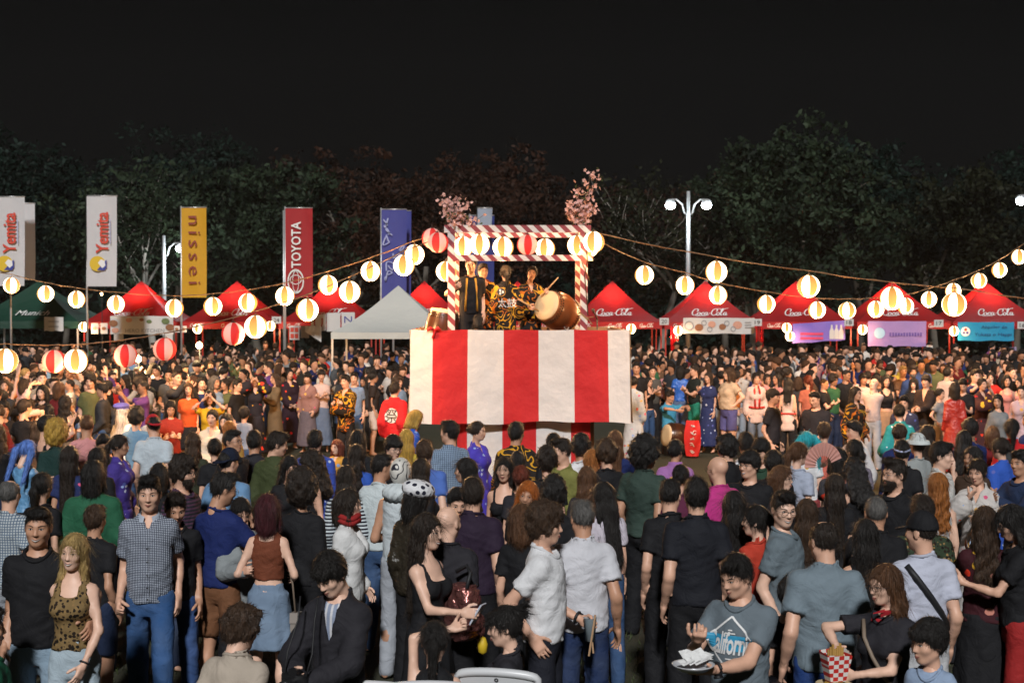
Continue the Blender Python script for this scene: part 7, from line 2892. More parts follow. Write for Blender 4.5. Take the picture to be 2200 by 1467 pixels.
crowd_front()
chairs()
def crowd_middle():
 # performers on the tower
 zf = TW['zf']
 st = lambda px, py, H, d, *a, **k: who(px, py, H, *a, s=F_PX / d, z=zf, lod='B', **k)
 HAP = (.016, .013, .012)
 r = st(1012, 553, 1.75, 20.95, 4, 'm', ('quiff', 'dark'), 'light', ('tee', 'plain', BK), ('trousers', 'plain', BK), dict(R=(.24, -.16, 1.30), Rh='grip', eR=(.8, .4, -.6), head=(-6, 4, 0)), 'tall person in black on the drum tower holding the left striped upright, orange sash')
 for x in (-.075, .075):
  strip_around(r, [(x * .8, 1.44, -1), (x, 1.30, -1), (x * 1.1, 1.10, -1), (x * 1.15, .96, -1)], .016, YELLOW_SASH, 'sash_edge', True)
 st(1038, 570, 1.66, 21.5, 20, 'm', ('short', 'dark'), 'light', ('happi', 'gold_scroll', HAP), ('trousers', 'plain', BK), 'drink', 'person in a gold patterned coat behind the tall one on the drum tower')
 r = st(1086, 579, 1.62, 20.85, 190, 'f', ('pony', 'dark'), 'light', ('happi', 'gold_scroll', HAP), ('trousers', 'plain', BK), dict(L=(.22, -.08, .95), R=(.24, -.05, .95)), 'person with tied back hair in a gold patterned coat, back turned, on the tower')
 V, Fs = text_geo('太鼓', .14)
 print_on(r, (V, Fs), WHITE_INK, 0, 1.08, 'lettering', True, off=.012)
 print_on(r, fine(disc_geo(.062, .062, n=18), 2), BLACK_INK, .085, 1.24, 'crest_ground', True, off=.010)
 for a in range(3):
  t = a * 2.09
  print_on(r, disc_geo(.016, .022, .085 * -1 + .026 * math.cos(t) if False else .026 * math.cos(t), .026 * math.sin(t), 10), WHITE_INK, .085, 1.24, 'crest_comma', True, off=.016)
 print_on(r, disc_geo(.066, .066, n=22, inner=.88), YELLOW_SASH, .085, 1.24, 'crest_ring', True, off=.014)
 r = st(1140, 583, 1.62, 21.1, 12, 'f', ('bun', 'dark'), 'light', ('happi', 'gold_scroll', HAP), ('trousers', 'plain', BK), dict(R=(.10, -.30, 1.10), Rh='grip', eR=(.6, .5, -.6), L=(.22, -.25, 1.30), Lh='grip', head=(-14, -4, 14)), 'person with tilted head beside the large drum, stick in hand, on the tower')
 stick(hand_at(r, 1, .08, .03), Vector((.5, -.2, .55)), 'pale drumstick raised beside the large drum')
 stick(hand_at(r, -1, .08, .03), Vector((-.6, -.3, .35)), 'second drumstick held low beside the large drum')
 st(1026, 683, 1.24, 20.6, 170, 'f', ('bob', 'black'), 'light', ('tee', 'plain', BK), ('trousers', 'plain', BK), dict(legs='sit', head=(0, 20, 0)), 'dark haired head of a seated person just above the tower cloth')

 G = {}
 W = who
 # ---------------- second rank, left
 W(18, 1030, 1.68, 172, 'm', ('bald_top', 'grey'), 'light', ('shirt', 'fine_check', (.42, .46, .48)), ('trousers', 'plain', LG), 'stand', 'nearly bald person in pale checked shirt at the left edge, back turned', w=1.15)
 W(88, 1016, 1.64, 165, 'f', ('pony', 'black'), 'light', ('tee', 'plain', BK), ('trousers', 'plain', BK), 'stand', 'person with dark tied hair behind the smiling pair at the left')
 W(148, 958, 1.66, 176, 'f', ('verylong', 'dark'), 'tan', ('blouse', 'floral_light', (.02, .03, .10)), ('longskirt', 'floral_light', (.02, .03, .10)), 'stand', 'person with very long dark hair in a navy dress with pale leaf print', w=.95)
 W(206, 962, 1.64, 186, 'f', ('long', 'black'), 'tan', ('tee', 'plain', BK), ('trousers', 'plain', BK), 'stand', 'long haired person in black just above the green sweater')
 W(52, 944, 1.62, 150, 'f', ('twintail', 'blue'), 'fair', ('long', 'gloss', (.12, .28, .48)), ('skirt', 'plain', BK), 'phone', 'person in a shiny pale blue wig with a topknot')
 W(120, 912, 1.70, 170, 'm', ('bigcurly', 'golden'), 'light', ('long', 'plain', (.012, .035, .032)), ('trousers', 'plain', BK), 'stand', 'person in a bushy golden wig, dark green top')
 W(98, 893, 1.72, 140, 'm', ('short', 'black'), 'light', ('tank', 'plain', BK), ('trousers', 'plain', BK), dict(R=(.05, -.30, 1.66), L=(.24, -.34, 1.56), eL=(.8, .2, -.3), eR=(.9, .2, -.2), Rh='flat', Lh='flat'), 'person stretching bare forearms forward above the golden wig')
 W(255, 934, 1.64, 82, 'f', ('pony', 'dark'), 'tan', ('happi', 'print_blue', (.055, .035, .22)), ('longskirt', 'print_blue', (.055, .035, .22)), 'relaxed', 'person with a dark ponytail in violet blue robe, profile to the right')
 W(330, 893, 1.74, 172, 'm', ('fade', 'black'), 'light', ('tee', 'plain', (.44, .50, .55)), ('jeans', 'denim', DEN), dict(head=(36, 4, 0)), 'person in pale grey blue t-shirt and bright red cap, back to the camera', w=1.22, wear=(('baseball', (.46, .02, .03), 'plain', 'back'),), lod='B')
 W(292, 878, 1.70, 168, 'm', ('curly', 'black'), 'light', ('tee', 'plain', (.13, .25, .38)), ('jeans', 'denim', DEN), 'stand', 'dark haired person in blue t-shirt left of the red cap')
 W(264, 868, 1.62, 160, 'f', ('long', 'white'), 'fair', ('tee', 'plain', WH), ('skirt', 'plain', WH), 'stand', 'person with long white hair under a violet beret', wear=(('beret', (.16, .16, .62)),))
 W(340, 996, 1.58, 185, 'f', ('bob', 'black'), 'tan', ('tee', 'plain', BK), ('trousers', 'plain', BK), 'stand', 'short haired person in black below the pale grey blue t-shirt')
 W(392, 985, 1.74, 66, 'm', ('curly', 'dark'), 'light', ('long', 'stripe', (.085, .04, .075)), ('jeans', 'denim', DDEN), 'relaxed', 'bearded person in glasses and maroon striped top, profile to the right', wear=(('glasses', None), ('beard', 'dark')))
 W(414, 930, 1.62, 178, 'f', ('longwavy', 'brown'), 'light', ('tee', 'plain', (.03, .035, .02)), ('trousers', 'plain', BK), 'stand', 'person with long wavy brown hair right of the red cap')
 W(460, 942, 1.60, 188, 'f', ('bun', 'black'), 'light', ('tee', 'plain', BK), ('trousers', 'plain', BK), 'stand', 'dark haired person with a star shaped hair clip, back turned')
 W(488, 966, 1.73, 166, 'm', ('buzz', 'black'), 'light', ('tee', 'plain', (.13, .25, .42)), ('jeans', 'denim', DEN), dict(head=(-20, 0, 0)), 'broad person in light blue t-shirt and navy cap, back turned', w=1.2, wear=(('baseball', (.010, .014, .030), 'plain', 'back'),))
 W(500, 924, 1.75, 58, 'm', ('fade', 'black'), 'tan', ('tee', 'plain', BK), ('trousers', 'plain', BK), dict(head=(10, -4, 0)), 'person in dark framed glasses looking up to the right above the navy cap', wear=(('glasses', None),))
 W(545, 926, 1.68, 182, 'm', ('short', 'black'), 'tan', ('tee', 'plain', BK2), ('trousers', 'plain', BK), 'stand', 'black haired person between the glasses wearer and the olive jacket')
 W(590, 928, 1.76, 150, 'm', ('short', 'dark'), 'light', ('jacket', 'plain', (.048, .060, .024)), ('trousers', 'plain', BK), dict(head=(-40, 10, 0)), 'broad shouldered person in an olive jacket, back turned', w=1.2, lod='A')
 W(618, 978, 1.60, 24, 'f', ('long', 'black'), 'light', ('tee', 'plain', BK), ('trousers', 'plain', BK), dict(head=(16, 14, 0)), 'face of a person talking to a dark wavy haired one below the blue robe')
 W(672, 972, 1.64, -75, 'f', ('curlylong', 'dark'), 'light', ('tank', 'plain', BK), ('trousers', 'plain', BK), dict(head=(-10, 12, 0)), 'person with long dark waves leaning to the left in talk', w=1.05)
 W(676, 926, 1.68, 172, 'm', ('short', 'black'), 'light', ('happi', 'print_blue', (.04, .08, .40)), ('trousers', 'plain', BK), 'stand', 'person in a bright blue printed robe, back turned, left of the child')
 W(722, 942, 1.24, -30, 'k', ('bob', 'auburn'), 'fair', ('happi', 'floral_light', (.60, .30, .05)), ('skirt', 'plain', (.5, .25, .05)), 'stand', 'small child in a yellow striped robe between adults')
 W(768, 924, 1.66, 178, 'f', ('long', 'black'), 'tan', ('tee', 'plain', BK), ('trousers', 'plain', BK), 'stand', 'long haired person in black right of the small child')
 W(742, 1000, 1.62, 184, 'f', ('verylong', 'dark'), 'light', ('long', 'stripe', (.50, .55, .58)), ('trousers', 'plain', BK), 'stand', 'person with straight long hair in a striped top behind the white jacket')
 W(765, 955, 1.62, 172, 'f', ('longwavy', 'dark'), 'light', ('tee', 'plain', (.03, .09, .40)), ('trousers', 'plain', BK), 'stand', 'person with long brown hair in royal blue, left of the cropped head')
 # masked group
 W(818, 975, 1.72, 158, 'm', ('fade', 'black'), 'tan', ('tee', 'plain', (.52, .58, .60)), ('jeans', 'denim', DEN), dict(head=(-30, 2, 0)), 'person with cropped dark hair in a white t-shirt beside the masked one', w=1.12)
 W(861, 984, 1.78, 160, 'm', None, 'tan', ('vest', 'plain', (.50, .55, .58)), ('jeans', 'plain', LG), dict(L=(.2, -.2, 1.1)), 'person in a silver wrestling mask with black line drawing, white vest', wear=(('mask', (.58, .56, .52), 'scribble'), ('hood', (.55, .60, .62))), lod='A')
 W(892, 1040, 1.64, 150, 'f', ('bob', 'black'), 'light', ('jacket', 'gloss', (.030, .024, .016)), ('trousers', 'plain', BK), dict(head=(-10, 8, -8)), 'person in a floppy white cap with dark spots and a shiny dark coat', wear=(('floppy', (.66, .66, .68), 'polka'),))
 W(843, 936, 1.70, 28, 'm', ('fringe', 'black'), 'fair', ('tee', 'plain', BK), ('trousers', 'plain', BK), dict(head=(6, 10, 0)), 'person with a dark fringe and glasses facing right of the camera', wear=(('glasses', None),))
 W(873, 922, 1.62, 184, 'f', ('verylong', 'golden'), 'fair', ('tee', 'plain', (.45, .34, .05)), ('skirt', 'plain', BK), 'stand', 'person with long golden blond hair below the left end of the tower cloth')
 W(912, 946, 1.72, 176, 'm', ('short', 'brown'), 'fair', ('polo', 'plain', (.075, .15, .46)), ('jeans', 'denim', DEN), 'stand', 'brown haired person in bright blue polo shirt, back turned', w=1.15)
 W(906, 985, 1.64, 130, 'f', ('longwavy', 'dark'), 'tan', ('tee', 'plain', BK), ('trousers', 'plain', BK), dict(head=(30, 4, 0)), 'dark long haired person directly right of the wrestling mask')
 W(966, 905, 1.76, 196, 'm', ('short', 'black'), 'light', ('shirt', 'fine_check', (.24, .32, .44)), ('jeans', 'denim', DEN), dict(head=(44, -2, 0)), 'person in a small checked blue shirt looking left, before the tower cloth', w=1.12)
 W(1026, 905, 1.66, 62, 'f', ('bun', 'dark'), 'light', ('happi', 'print_blue', (.07, .05, .42)), ('longskirt', 'print_blue', (.07, .05, .42)), 'relaxed', 'person with flowers in the hair and an indigo robe before the tower skirt')
 W(1108, 908, 1.74, 186, 'm', ('short', 'black'), 'tan', ('happi', 'gold_scroll', (.02, .015, .012)), ('trousers', 'plain', BK), dict(head=(-30, 0, 0)), 'person in a black and gold festival coat with red band, back turned, at the skirt')
 W(1083, 982, 1.64, -6, 'f', ('long', 'black'), 'light', ('strap', 'plain', BK), ('skirt', 'plain', BK), dict(head=(-4, 2, 0)), 'dark haired person in a black strap dress looking at the camera', lod='A')
 W(1016, 1028, 1.74, 176, 'm', ('short', 'dark'), 'light', ('tee', 'plain', (.024, .014, .030)), ('trousers', 'plain', BK), 'stand', 'broad person in black right behind the bald one, back turned', w=1.2)
 W(980, 1048, 1.62, 6, 'm', ('short', 'black'), 'light', ('tee', 'plain', BK), ('trousers', 'plain', BK), dict(head=(8, 14, 0)), 'face of a person peeping out above the bald head')
 W(1000, 984, 1.64, -120, 'f', ('long', 'black'), 'light', ('tee', 'plain', (.05, .03, .02)), ('trousers', 'plain', BK), dict(head=(20, 2, 0)), 'long dark haired person in profile left of the black strap dress')
 W(1128, 1034, 1.60, -20, 'f', ('bob', 'orange'), 'tan', ('tee', 'plain', BK), ('trousers', 'plain', BK), dict(head=(10, 4, 10)), 'laughing person with bright orange hair, half hidden', smile=True)
 W(1122, 1084, 1.62, 160, 'f', ('bob', 'chestnut'), 'light', ('tee', 'plain', BK), ('trousers', 'plain', BK), dict(head=(20, 4, 0)), 'person with chin length chestnut hair left of the curly haired white t-shirt')
 W(1190, 1030, 1.70, 182, 'm', ('curly', 'black'), 'tan', ('tee', 'plain', BK), ('trousers', 'plain', BK), 'stand', 'curly dark head behind the white t-shirt with curls', w=1.1)
 W(1175, 965, 1.68, 178, 'f', ('curly', 'dark'), 'light', ('tee', 'plain', BK), ('trousers', 'plain', BK), 'stand', 'person with dark curls and hair beads before the tower skirt')
 W(1120, 1000, 1.58, 172, 'f', ('bun', 'auburn'), 'light', ('tee', 'plain', BK2), ('trousers', 'plain', BK), 'stand', 'auburn haired person with a beaded bun right of the black strap dress')
 # ---------------- second rank, right
 W(1208, 943, 1.72, -50, 'm', ('quiff', 'dark'), 'light', ('tee', 'plain', (.19, .19, .055)), ('trousers', 'plain', BK), dict(head=(-20, 4, 0)), 'person in a yellow olive t-shirt looking to the left')
 W(1248, 938, 1.68, 184, 'm', ('curly', 'black'), 'tan', ('tee', 'plain', WH), ('jeans', 'denim', DEN), 'stand', 'dark curly haired person in white right of the yellow olive t-shirt')
 W(1190, 930, 1.66, 170, 'f', ('bun', 'black'), 'tan', ('tee', 'plain', BK), ('trousers', 'plain', BK), 'stand', 'dark haired person close before the right part of the tower skirt')
 W(1272, 966, 1.62, 180, 'f', ('verylong', 'ginger'), 'fair', ('tee', 'plain', (.10, .05, .03)), ('trousers', 'plain', BK), 'stand', 'person with long ginger hair, back turned')
 W(1303, 950, 1.70, 188, 'm', ('curly', 'brown'), 'light', ('tee', 'plain', BK), ('trousers', 'plain', BK), dict(head=(20, 0, 0)), 'brown curly haired person in black right of the long ginger hair')
 W(1262, 1002, 1.60, 172, 'f', ('longwavy', 'chestnut'), 'light', ('tee', 'plain', (.03, .025, .03)), ('trousers', 'plain', BK), 'stand', 'person with light brown streaked long hair below the ginger hair')
 W(1386, 950, 1.76, 142, 'm', ('bigcurly', 'black'), 'tan', ('tee', 'plain', (.034, .056, .046)), ('trousers', 'plain', BK), dict(head=(-38, 2, 0)), 'big person with bushy black curls in a dark green t-shirt with a bag strap', w=1.45, lod='A')
 W(1452, 944, 1.64, 170, 'f', ('bun', 'black'), 'tan', ('happi', 'floral_light', (.34, .15, .38)), ('longskirt', 'plain', (.34, .15, .38)), dict(head=(-30, 0, 0)), 'person in a pink and violet robe with a yellow hair flower', w=1.05)
 W(1464, 998, 1.60, 176, 'f', ('bun', 'black'), 'light', ('tee', 'plain', (.10, .02, .05)), ('trousers', 'plain', BK), 'stand', 'person with a silver clip in a black bun')
 W(1300, 1036, 1.62, 186, 'f', ('verylong', 'black'), 'light', ('tee', 'plain', (.50, .46, .52)), ('jeans', 'denim', DEN), dict(head=(34, 8, 0)), 'person with long black hair in a pale lilac top right of the white polo shirt')
 W(1440, 1030, 1.73, 178, 'm', ('fade', 'black'), 'light', ('tee', 'plain', BK), ('trousers', 'plain', BK), dict(head=(-14, 2, 0)), 'person with a faded haircut in a black t-shirt with white back print')
 W(1497, 1028, 1.81, 182, 'm', ('short', 'black'), 'light', ('tee', 'plain', (.012, .013, .018)), ('trousers', 'plain', BK), 'stand', 'tall person in plain black in the right centre, back turned', w=1.22)
 W(1544, 979, 1.73, 202, 'm', None, 'light', ('tee', 'plain', (.46, .035, .20)), ('jeans', 'denim', DDEN), dict(head=(16, 2, 0)), 'bald person with glasses in a bright pink t-shirt, back turned', w=1.15, wear=(('glasses', None),))
 W(1562, 940, 1.68, -150, 'm', ('curly', 'black'), 'light', ('tee', 'plain', BK), ('trousers', 'plain', BK), dict(head=(20, 0, 0)), 'dark curly head with glasses above the bald head')
 W(1612, 971, 1.72, -26, 'm', ('fringe', 'black'), 'light', ('tee', 'plain', BK), ('trousers', 'plain', BK), dict(head=(-22, 0, 0)), 'smiling person in black with glasses beside the pink t-shirt', w=1.2, smile=True, wear=(('glasses', None),), lod='A')
 W(1604, 930, 1.70, 180, 'm', ('short', 'black'), 'tan', ('tee', 'plain', WH), ('jeans', 'denim', DEN), 'stand', 'short haired person in white above the smiling glasses wearer')
 W(1640, 942, 1.70, -30, 'm', ('fringe', 'black'), 'light', ('tee', 'plain', (.02, .05, .03)), ('trousers', 'plain', BK), dict(head=(-10, 16, 0)), 'person with a heavy black fringe bending forward right of the glasses wearer')
 W(1664, 970, 1.64, 150, 'm', ('fringe', 'black'), 'light', ('tee', 'plain', BK), ('trousers', 'plain', BK), 'stand', 'black mop haired person left of the brown ponytail')
 W(1682, 1001, 1.60, 44, 'f', ('bob', 'chestnut'), 'fair', ('tee', 'plain', BK2), ('trousers', 'plain', BK), dict(head=(12, 2, 0)), 'person with reddish straight bob and glasses, profile to the right', wear=(('glasses', None),))
 W(1716, 950, 1.66, 140, 'f', ('pony', 'chestnut'), 'fair', ('tee', 'plain', (.34, .38, .48)), ('trousers', 'plain', LG), dict(head=(-24, 4, 0), L=(.14, -.3, 1.1)), 'person with a brown ponytail in a pale blue t-shirt', lod='A')
 W(1734, 927, 1.62, 186, 'f', ('twintail', 'teal'), 'fair', ('tee', 'floral_light', WH), ('skirt', 'plain', (.3, .05, .06)), 'stand', 'person in a bright turquoise wig, white top with red print')
 W(1772, 908, 1.64, 172, 'f', ('short', 'brown'), 'light', ('tee', 'plain', (.62, .15, .11)), ('trousers', 'plain', BK), 'stand', 'person in a salmon pink t-shirt with a thin backpack strap')
 W(1802, 963, 1.66, 180, 'f', ('bob', 'black'), 'light', ('blouse', 'floral_dark', (.05, .05, .06)), ('trousers', 'plain', BK), 'stand', 'black bobbed person holding up a pink folding fan')
 W(1838, 944, 1.66, 168, 'f', ('pony', 'black'), 'light', ('tee', 'plain', (.16, .14, .18)), ('trousers', 'plain', BK), dict(head=(36, 0, 0)), 'person with a low black ponytail right of the folding fan')
 W(1842, 988, 1.62, -160, 'f', ('curlylong', 'black'), 'light', ('tank', 'plain', BK), ('trousers', 'plain', BK), 'phone', 'person with long black wavy hair and bare arms, back turned')
 W(1796, 1018, 1.62, 172, 'f', ('verylong', 'dark'), 'light', ('tee', 'plain', BK), ('trousers', 'plain', BK), 'stand', 'person with straight dark brown long hair below the folding fan')
 W(1924, 988, 1.76, -52, 'm', ('quiff', 'dark'), 'light', ('tee', 'plain', BK), ('trousers', 'plain', BK), dict(head=(-16, 0, 0)), 'bearded person with glasses in a black t-shirt looking left', wear=(('glasses', None), ('beard', 'dark')), lod='A', w=1.12)
 W(1884, 1066, 1.70, 176, 'm', ('buzz', 'grey'), 'tan', ('tee', 'plain', BK), ('trousers', 'plain', BK), 'stand', 'close cropped head in front of the bearded person with glasses', w=1.15)
 W(2026, 951, 1.76, 64, 'm', ('short', 'black'), 'fair', ('long', 'plain', (.52, .52, .50)), ('trousers', 'plain', BK), dict(head=(0, 2, 0), L=(.2, -.3, 1.05)), 'dark haired person in a white shirt looking right', lod='A')
 W(2018, 1016, 1.60, 182, 'f', ('longwavy', 'ginger'), 'fair', ('crop', 'plain', (.60, .60, .60)), ('jeans', 'plain', BK2), 'stand', 'person with long auburn to blond hair in an open backed white top')
 W(2105, 985, 1.64, -34, 'f', ('bun', 'dark'), 'light', ('happi', 'floral_light', (.50, .47, .45)), ('longskirt', 'floral_light', (.5, .47, .45)), dict(R=(.02, -.22, 1.42), eR=(.7, .2, -.7), Rh='grip', L=(.1, -.3, 1.2), Lh='grip', head=(-6, 12, 0)), 'person eating in a white robe with red flowers', lod='A')
 W(2092, 960, 1.66, -36, 'f', ('long', 'black'), 'tan', ('tee', 'plain', (.05, .03, .02)), ('trousers', 'plain', BK), dict(head=(-14, -2, 0)), 'laughing person just behind the white robe with red flowers', smile=True)
 W(1940, 947, 1.66, 168, 'm', ('short', 'black'), 'light', ('tee', 'plain', BK), ('trousers', 'plain', BK), 'stand', 'person with a blue and white twisted headband', wear=(('headband', (.45, .50, .72)),))
 W(1972, 932, 1.64, 200, 'f', ('short', 'dark'), 'light', ('tee', 'plain', (.26, .28, .28)), ('trousers', 'plain', BK), 'stand', 'person in a grey white brimmed hat', wear=(('bucket', (.52, .56, .56)),))
 W(1985, 1066, 1.68, 178, 'm', ('short', 'dark'), 'tan', ('tee', 'leopard', (.030, .045, .025)), ('trousers', 'plain', BK), 'stand', 'dark haired person in a green camouflage top behind the cap wearer', w=1.15)
 W(1862, 1116, 1.62, 180, 'f', ('verylong', 'black'), 'light', ('tank', 'plain', BK), ('trousers', 'plain', BK), 'stand', 'person with very long black hair right of the balding polo shirt')
 r = W(2120, 1088, 1.66, 172, 'f', ('longwavy', 'brown'), 'light', ('blouse', 'floral_dark', (.045, .010, .014)), ('longskirt', 'plain', BK), dict(R=(.02, -.34, 1.44), L=(.03, -.36, 1.36), Rh='grip', Lh='grip', eL=(.5, .2, -.8), eR=(.5, .2, -.8)), 'person with messy brown hair in dark red lace filming with a phone')
 phone(r, 1, 'lit phone filming above the dark red lace top', True)
 W(2188, 1082, 1.70, -100, 'f', ('long', 'black'), 'light', ('tee', 'plain', BK), ('trousers', 'plain', (.30, .02, .02)), 'phone', 'dark clad person with a red skirt cut by the right edge')
 W(2196, 968, 1.70, -60, 'm', ('short', 'black'), 'tan', ('long', 'plain', (.018, .03, .07)), ('trousers', 'plain', BK), 'clap', 'person in navy cut by the right edge, hands together')
 W(2152, 940, 1.64, -150, 'f', ('bun', 'dark'), 'light', ('happi', 'print_blue', (.03, .09, .42)), ('longskirt', 'print_blue', (.03, .09, .42)), 'relaxed', 'person with a flower hair piece in a bright blue robe at the right')
 W(1578, 1055, 1.66, 184, 'f', ('verylong', 'black'), 'light', ('tee', 'plain', BK), ('trousers', 'plain', BK), 'stand', 'long black haired person between the tall black back and the red t-shirt')
 W(1625, 1086, 1.60, -140, 'f', ('pony', 'black'), 'fair', ('tee', 'plain', (.44, .045, .025)), ('trousers', 'plain', BK), dict(head=(30, 0, 0)), 'person with a black ponytail in a bright red t-shirt')
 r = W(1688, 1056, 1.74, 62, 'm', ('quiff', 'black'), 'fair', ('tee', 'plain', (.13, .165, .19)), ('trousers', 'plain', BK), dict(head=(-50, 6, 0)), 'smiling person with glasses turning round in a dark grey t-shirt', smile=True, wear=(('glasses', None),), w=1.15)
 W(1736, 1072, 1.60, 168, 'f', ('long', 'brown'), 'light', ('strap', 'speckle', (.24, .24, .24)), ('trousers', 'plain', BK), 'stand', 'person with long brown hair in a grey frilled top right of the smiling glasses')
 # ---------------- ring round the tower
 r = W(848, 822, 1.72, 160, 'm', ('short', 'black'), 'light', ('happi', 'plain', (.50, .016, .022)), ('trousers', 'plain', BK), 'stand', 'person in a red festival coat with a white back crest, left of the tower', lod='B')
 V, Fs = text_geo('祭', .24)
 print_on(r, fine(disc_geo(.115, .125, n=14), 2), WHITE_INK, 0, 1.20, 'crest_ground', True, off=.010)
 print_on(r, (V, Fs), BLACK_INK, 0, 1.20, 'lettering', True, off=.016)
 for x in (-.10, 0, .10):
  print_on(r, disc_geo(.035, .04, n=10, inner=.5), WHITE_INK, x, .80, 'hem_print', True, off=.010)
 W(885, 880, 1.62, 120, 'f', ('bob', 'golden'), 'tan', ('happi', 'floral_light', (.02, .09, .45)), ('longskirt', 'plain', (.02, .06, .3)), dict(lean=14, head=(0, 16, 0)), 'person in a blue robe and rainbow scarf bending at the left end of the tower')
 W(455, 880, 1.62, -6, 'f', ('bun', 'black'), 'light', ('happi', 'plain', (.60, .52, .42)), ('longskirt', 'plain', (.55, .5, .42)), 'clasp', 'person in a cream robe with red neckband facing the camera')
 W(484, 888, 1.60, -25, 'f', ('long', 'black'), 'fair', ('happi', 'plain', (.62, .56, .50)), ('longskirt', 'plain', (.5, .45, .42)), 'relaxed', 'second person in a cream robe, just right of the first', smile=True)
 W(492, 904, 1.60, 182, 'f', ('verylong', 'ginger'), 'fair', ('tee', 'plain', (.35, .20, .05)), ('skirt', 'plain', BK), 'stand', 'person with long ginger blond hair before the cream robes')
 W(450, 838, 1.66, 4, 'f', ('bob', 'black'), 'light', ('tee', 'plain', (.62, .36, .02)), ('skirt', 'plain', (.3, .16, .02)), 'facehands', 'person in bright yellow with both hands at the face')
 W(366, 858, 1.64, 14, 'f', ('long', 'black'), 'light', ('tee', 'plain', (.28, .03, .02)), ('trousers', 'plain', BK), 'phone', 'person laughing over a phone right of the violet beret', smile=True)
 W(404, 822, 1.66, 10, 'f', ('long', 'brown'), 'light', ('tee', 'plain', (.62, .09, .02)), ('skirt', 'plain', BK), 'stand', 'person in bright orange red top left of the yellow one')
 W(524, 872, 1.40, 170, 'k', ('fringe', 'black'), 'light', ('tee', 'plain', (.22, .26, .34)), ('shorts', 'denim', DEN), 'stand', 'child in grey blue with shoulder straps, back turned')
 W(548, 805, 1.64, 6, 'f', ('bun', 'dark'), 'light', ('happi', 'floral_dark', (.02, .018, .025)), ('longskirt', 'floral_dark', (.02, .018, .025)), 'facehands', 'person in a dark robe with big yellow and red flowers, hands at the brow')
 W(590, 800, 1.66, -60, 'f', ('long', 'brown'), 'light', ('long', 'plain', (.16, .11, .06)), ('longskirt', 'plain', (.13, .09, .05)), 'crossed', 'person in a brown dress right of the flowered robe')
 W(622, 792, 1.66, 30, 'f', ('bun', 'black'), 'light', ('happi', 'floral_dark', (.025, .012, .02)), ('longskirt', 'floral_dark', (.025, .012, .02)), 'clasp', 'person in a black robe with red flowers at the hem and pale sash')
 W(660, 800, 1.62, -20, 'f', ('fringe', 'black'), 'light', ('happi', 'floral_light', (.30, .16, .14)), ('longskirt', 'plain', (.12, .10, .12)), 'relaxed', 'person with a paper fan left of the white t-shirt and long denim skirt')
 W(690, 795, 1.66, 10, 'f', ('fringe', 'dark'), 'light', ('tee', 'plain', (.60, .44, .40)), ('longskirt', 'denim', (.10, .14, .22)), 'crossed', 'person in a white top with red scarf and long denim skirt, arms crossed', wear=(('headband', (.03, .02, .02)),))
 W(742, 806, 1.72, -30, 'm', ('short', 'black'), 'light', ('happi', 'gold_scroll', (.02, .016, .012)), ('trousers', 'plain', BK), 'crossed', 'person in a black and gold festival coat standing left of the white shorts')
 W(760, 800, 1.70, 0, 'm', ('short', 'dark'), 'light', ('polo', 'plain', (.18, .26, .40)), ('jeans', 'denim', DEN), 'stand', 'person in pale blue behind the gold festival coat')
 W(802, 798, 1.66, 100, 'f', ('pony', 'black'), 'tan', ('tee', 'plain', (.03, .022, .02)), ('shorts', 'plain', (.58, .48, .42)), 'stand', 'person in a dark top and white shorts, bare legs')
 W(826, 770, 1.70, 20, 'm', ('short', 'dark'), 'light', ('tee', 'plain', (.24, .17, .11)), ('trousers', 'plain', TAN), 'stand', 'person in a tan t-shirt behind the white shorts')
 # child on shoulders at the left
 carrier = W(52, 858, 1.74, 150, 'm', ('short', 'dark'), 'light', ('tee', 'plain', BK), ('trousers', 'plain', BK), dict(R=(.14, -.16, 1.38), L=(.16, -.16, 1.38), eL=(.7, .3, -.6), eR=(.7, .3, -.6)), 'person carrying a small child in a pink dress on the shoulders')
 d = carrier[0].location.y
 pc = person(carrier[0].location + Vector((-.02, .05, 1.30)), 140, .98, 'k', 1.0, dict(legs='sit', R=(.1, -.3, 1.2, 1), L=(.12, -.28, 1.2, 1)), 'B', 'fair', 'bob', 'dark', ('blouse', 'plain', (.62, .40, .36)), ('skirt', 'plain', (.62, .40, .36)), 'small child in a pink dress riding on shoulders at the left edge')
 HEADS.append((30, 818, d, 1.0))
 # right of the tower
 r = W(1438, 832, 1.70, 30, 'm', ('short', 'dark'), 'tan', ('polo', 'plain', (.05, .26, .44)), ('trousers', 'plain', BK), dict(legs='sit', L=(.16, -.46, .95, 1), R=(.10, -.44, .92, 1), Lh='grip', Rh='grip', eL=(.9, .3, .2), eR=(.9, .3, .2), head=(10, 14, 0)), 'seated drummer in a blue shirt behind a drum draped in red cloth', s=107, lod='B')
 stool(r)
 side_drums(r)
 r = W(1566, 790, 1.75, -55, 'f', ('bob', 'brown'), 'fair', ('blouse', 'speckle', (.46, .36, .26)), ('shorts', 'plain', (.085, .085, .24)), dict(L=(.2, -.04, 1.03), R=(.2, -.04, 1.03), eL=(1, .5, 0), eR=(1, .5, 0), head=(-24, 0, 0)), 'person in a patterned blouse and blue violet shorts, hands on hips', w=1.42, lod='A', shoes=True)
 r = W(1625, 800, 1.66, 2, 'f', ('pony', 'black'), 'light', ('happi', 'plain', (.60, .46, .42)), ('jeans', 'denim', (.12, .15, .20)), 'relaxed', 'smiling person in a white robe with red scarf and red waist tie', lod='B', smile=True, shoes=True)
 for x in (-.05, .05):
  strip_around(r, [(x * .9, 1.40, -1), (x, 1.28, -1), (x * .9, 1.12, -1), (x * .8, .98, -1)], .022, RED_SASH, 'red_scarf', True)
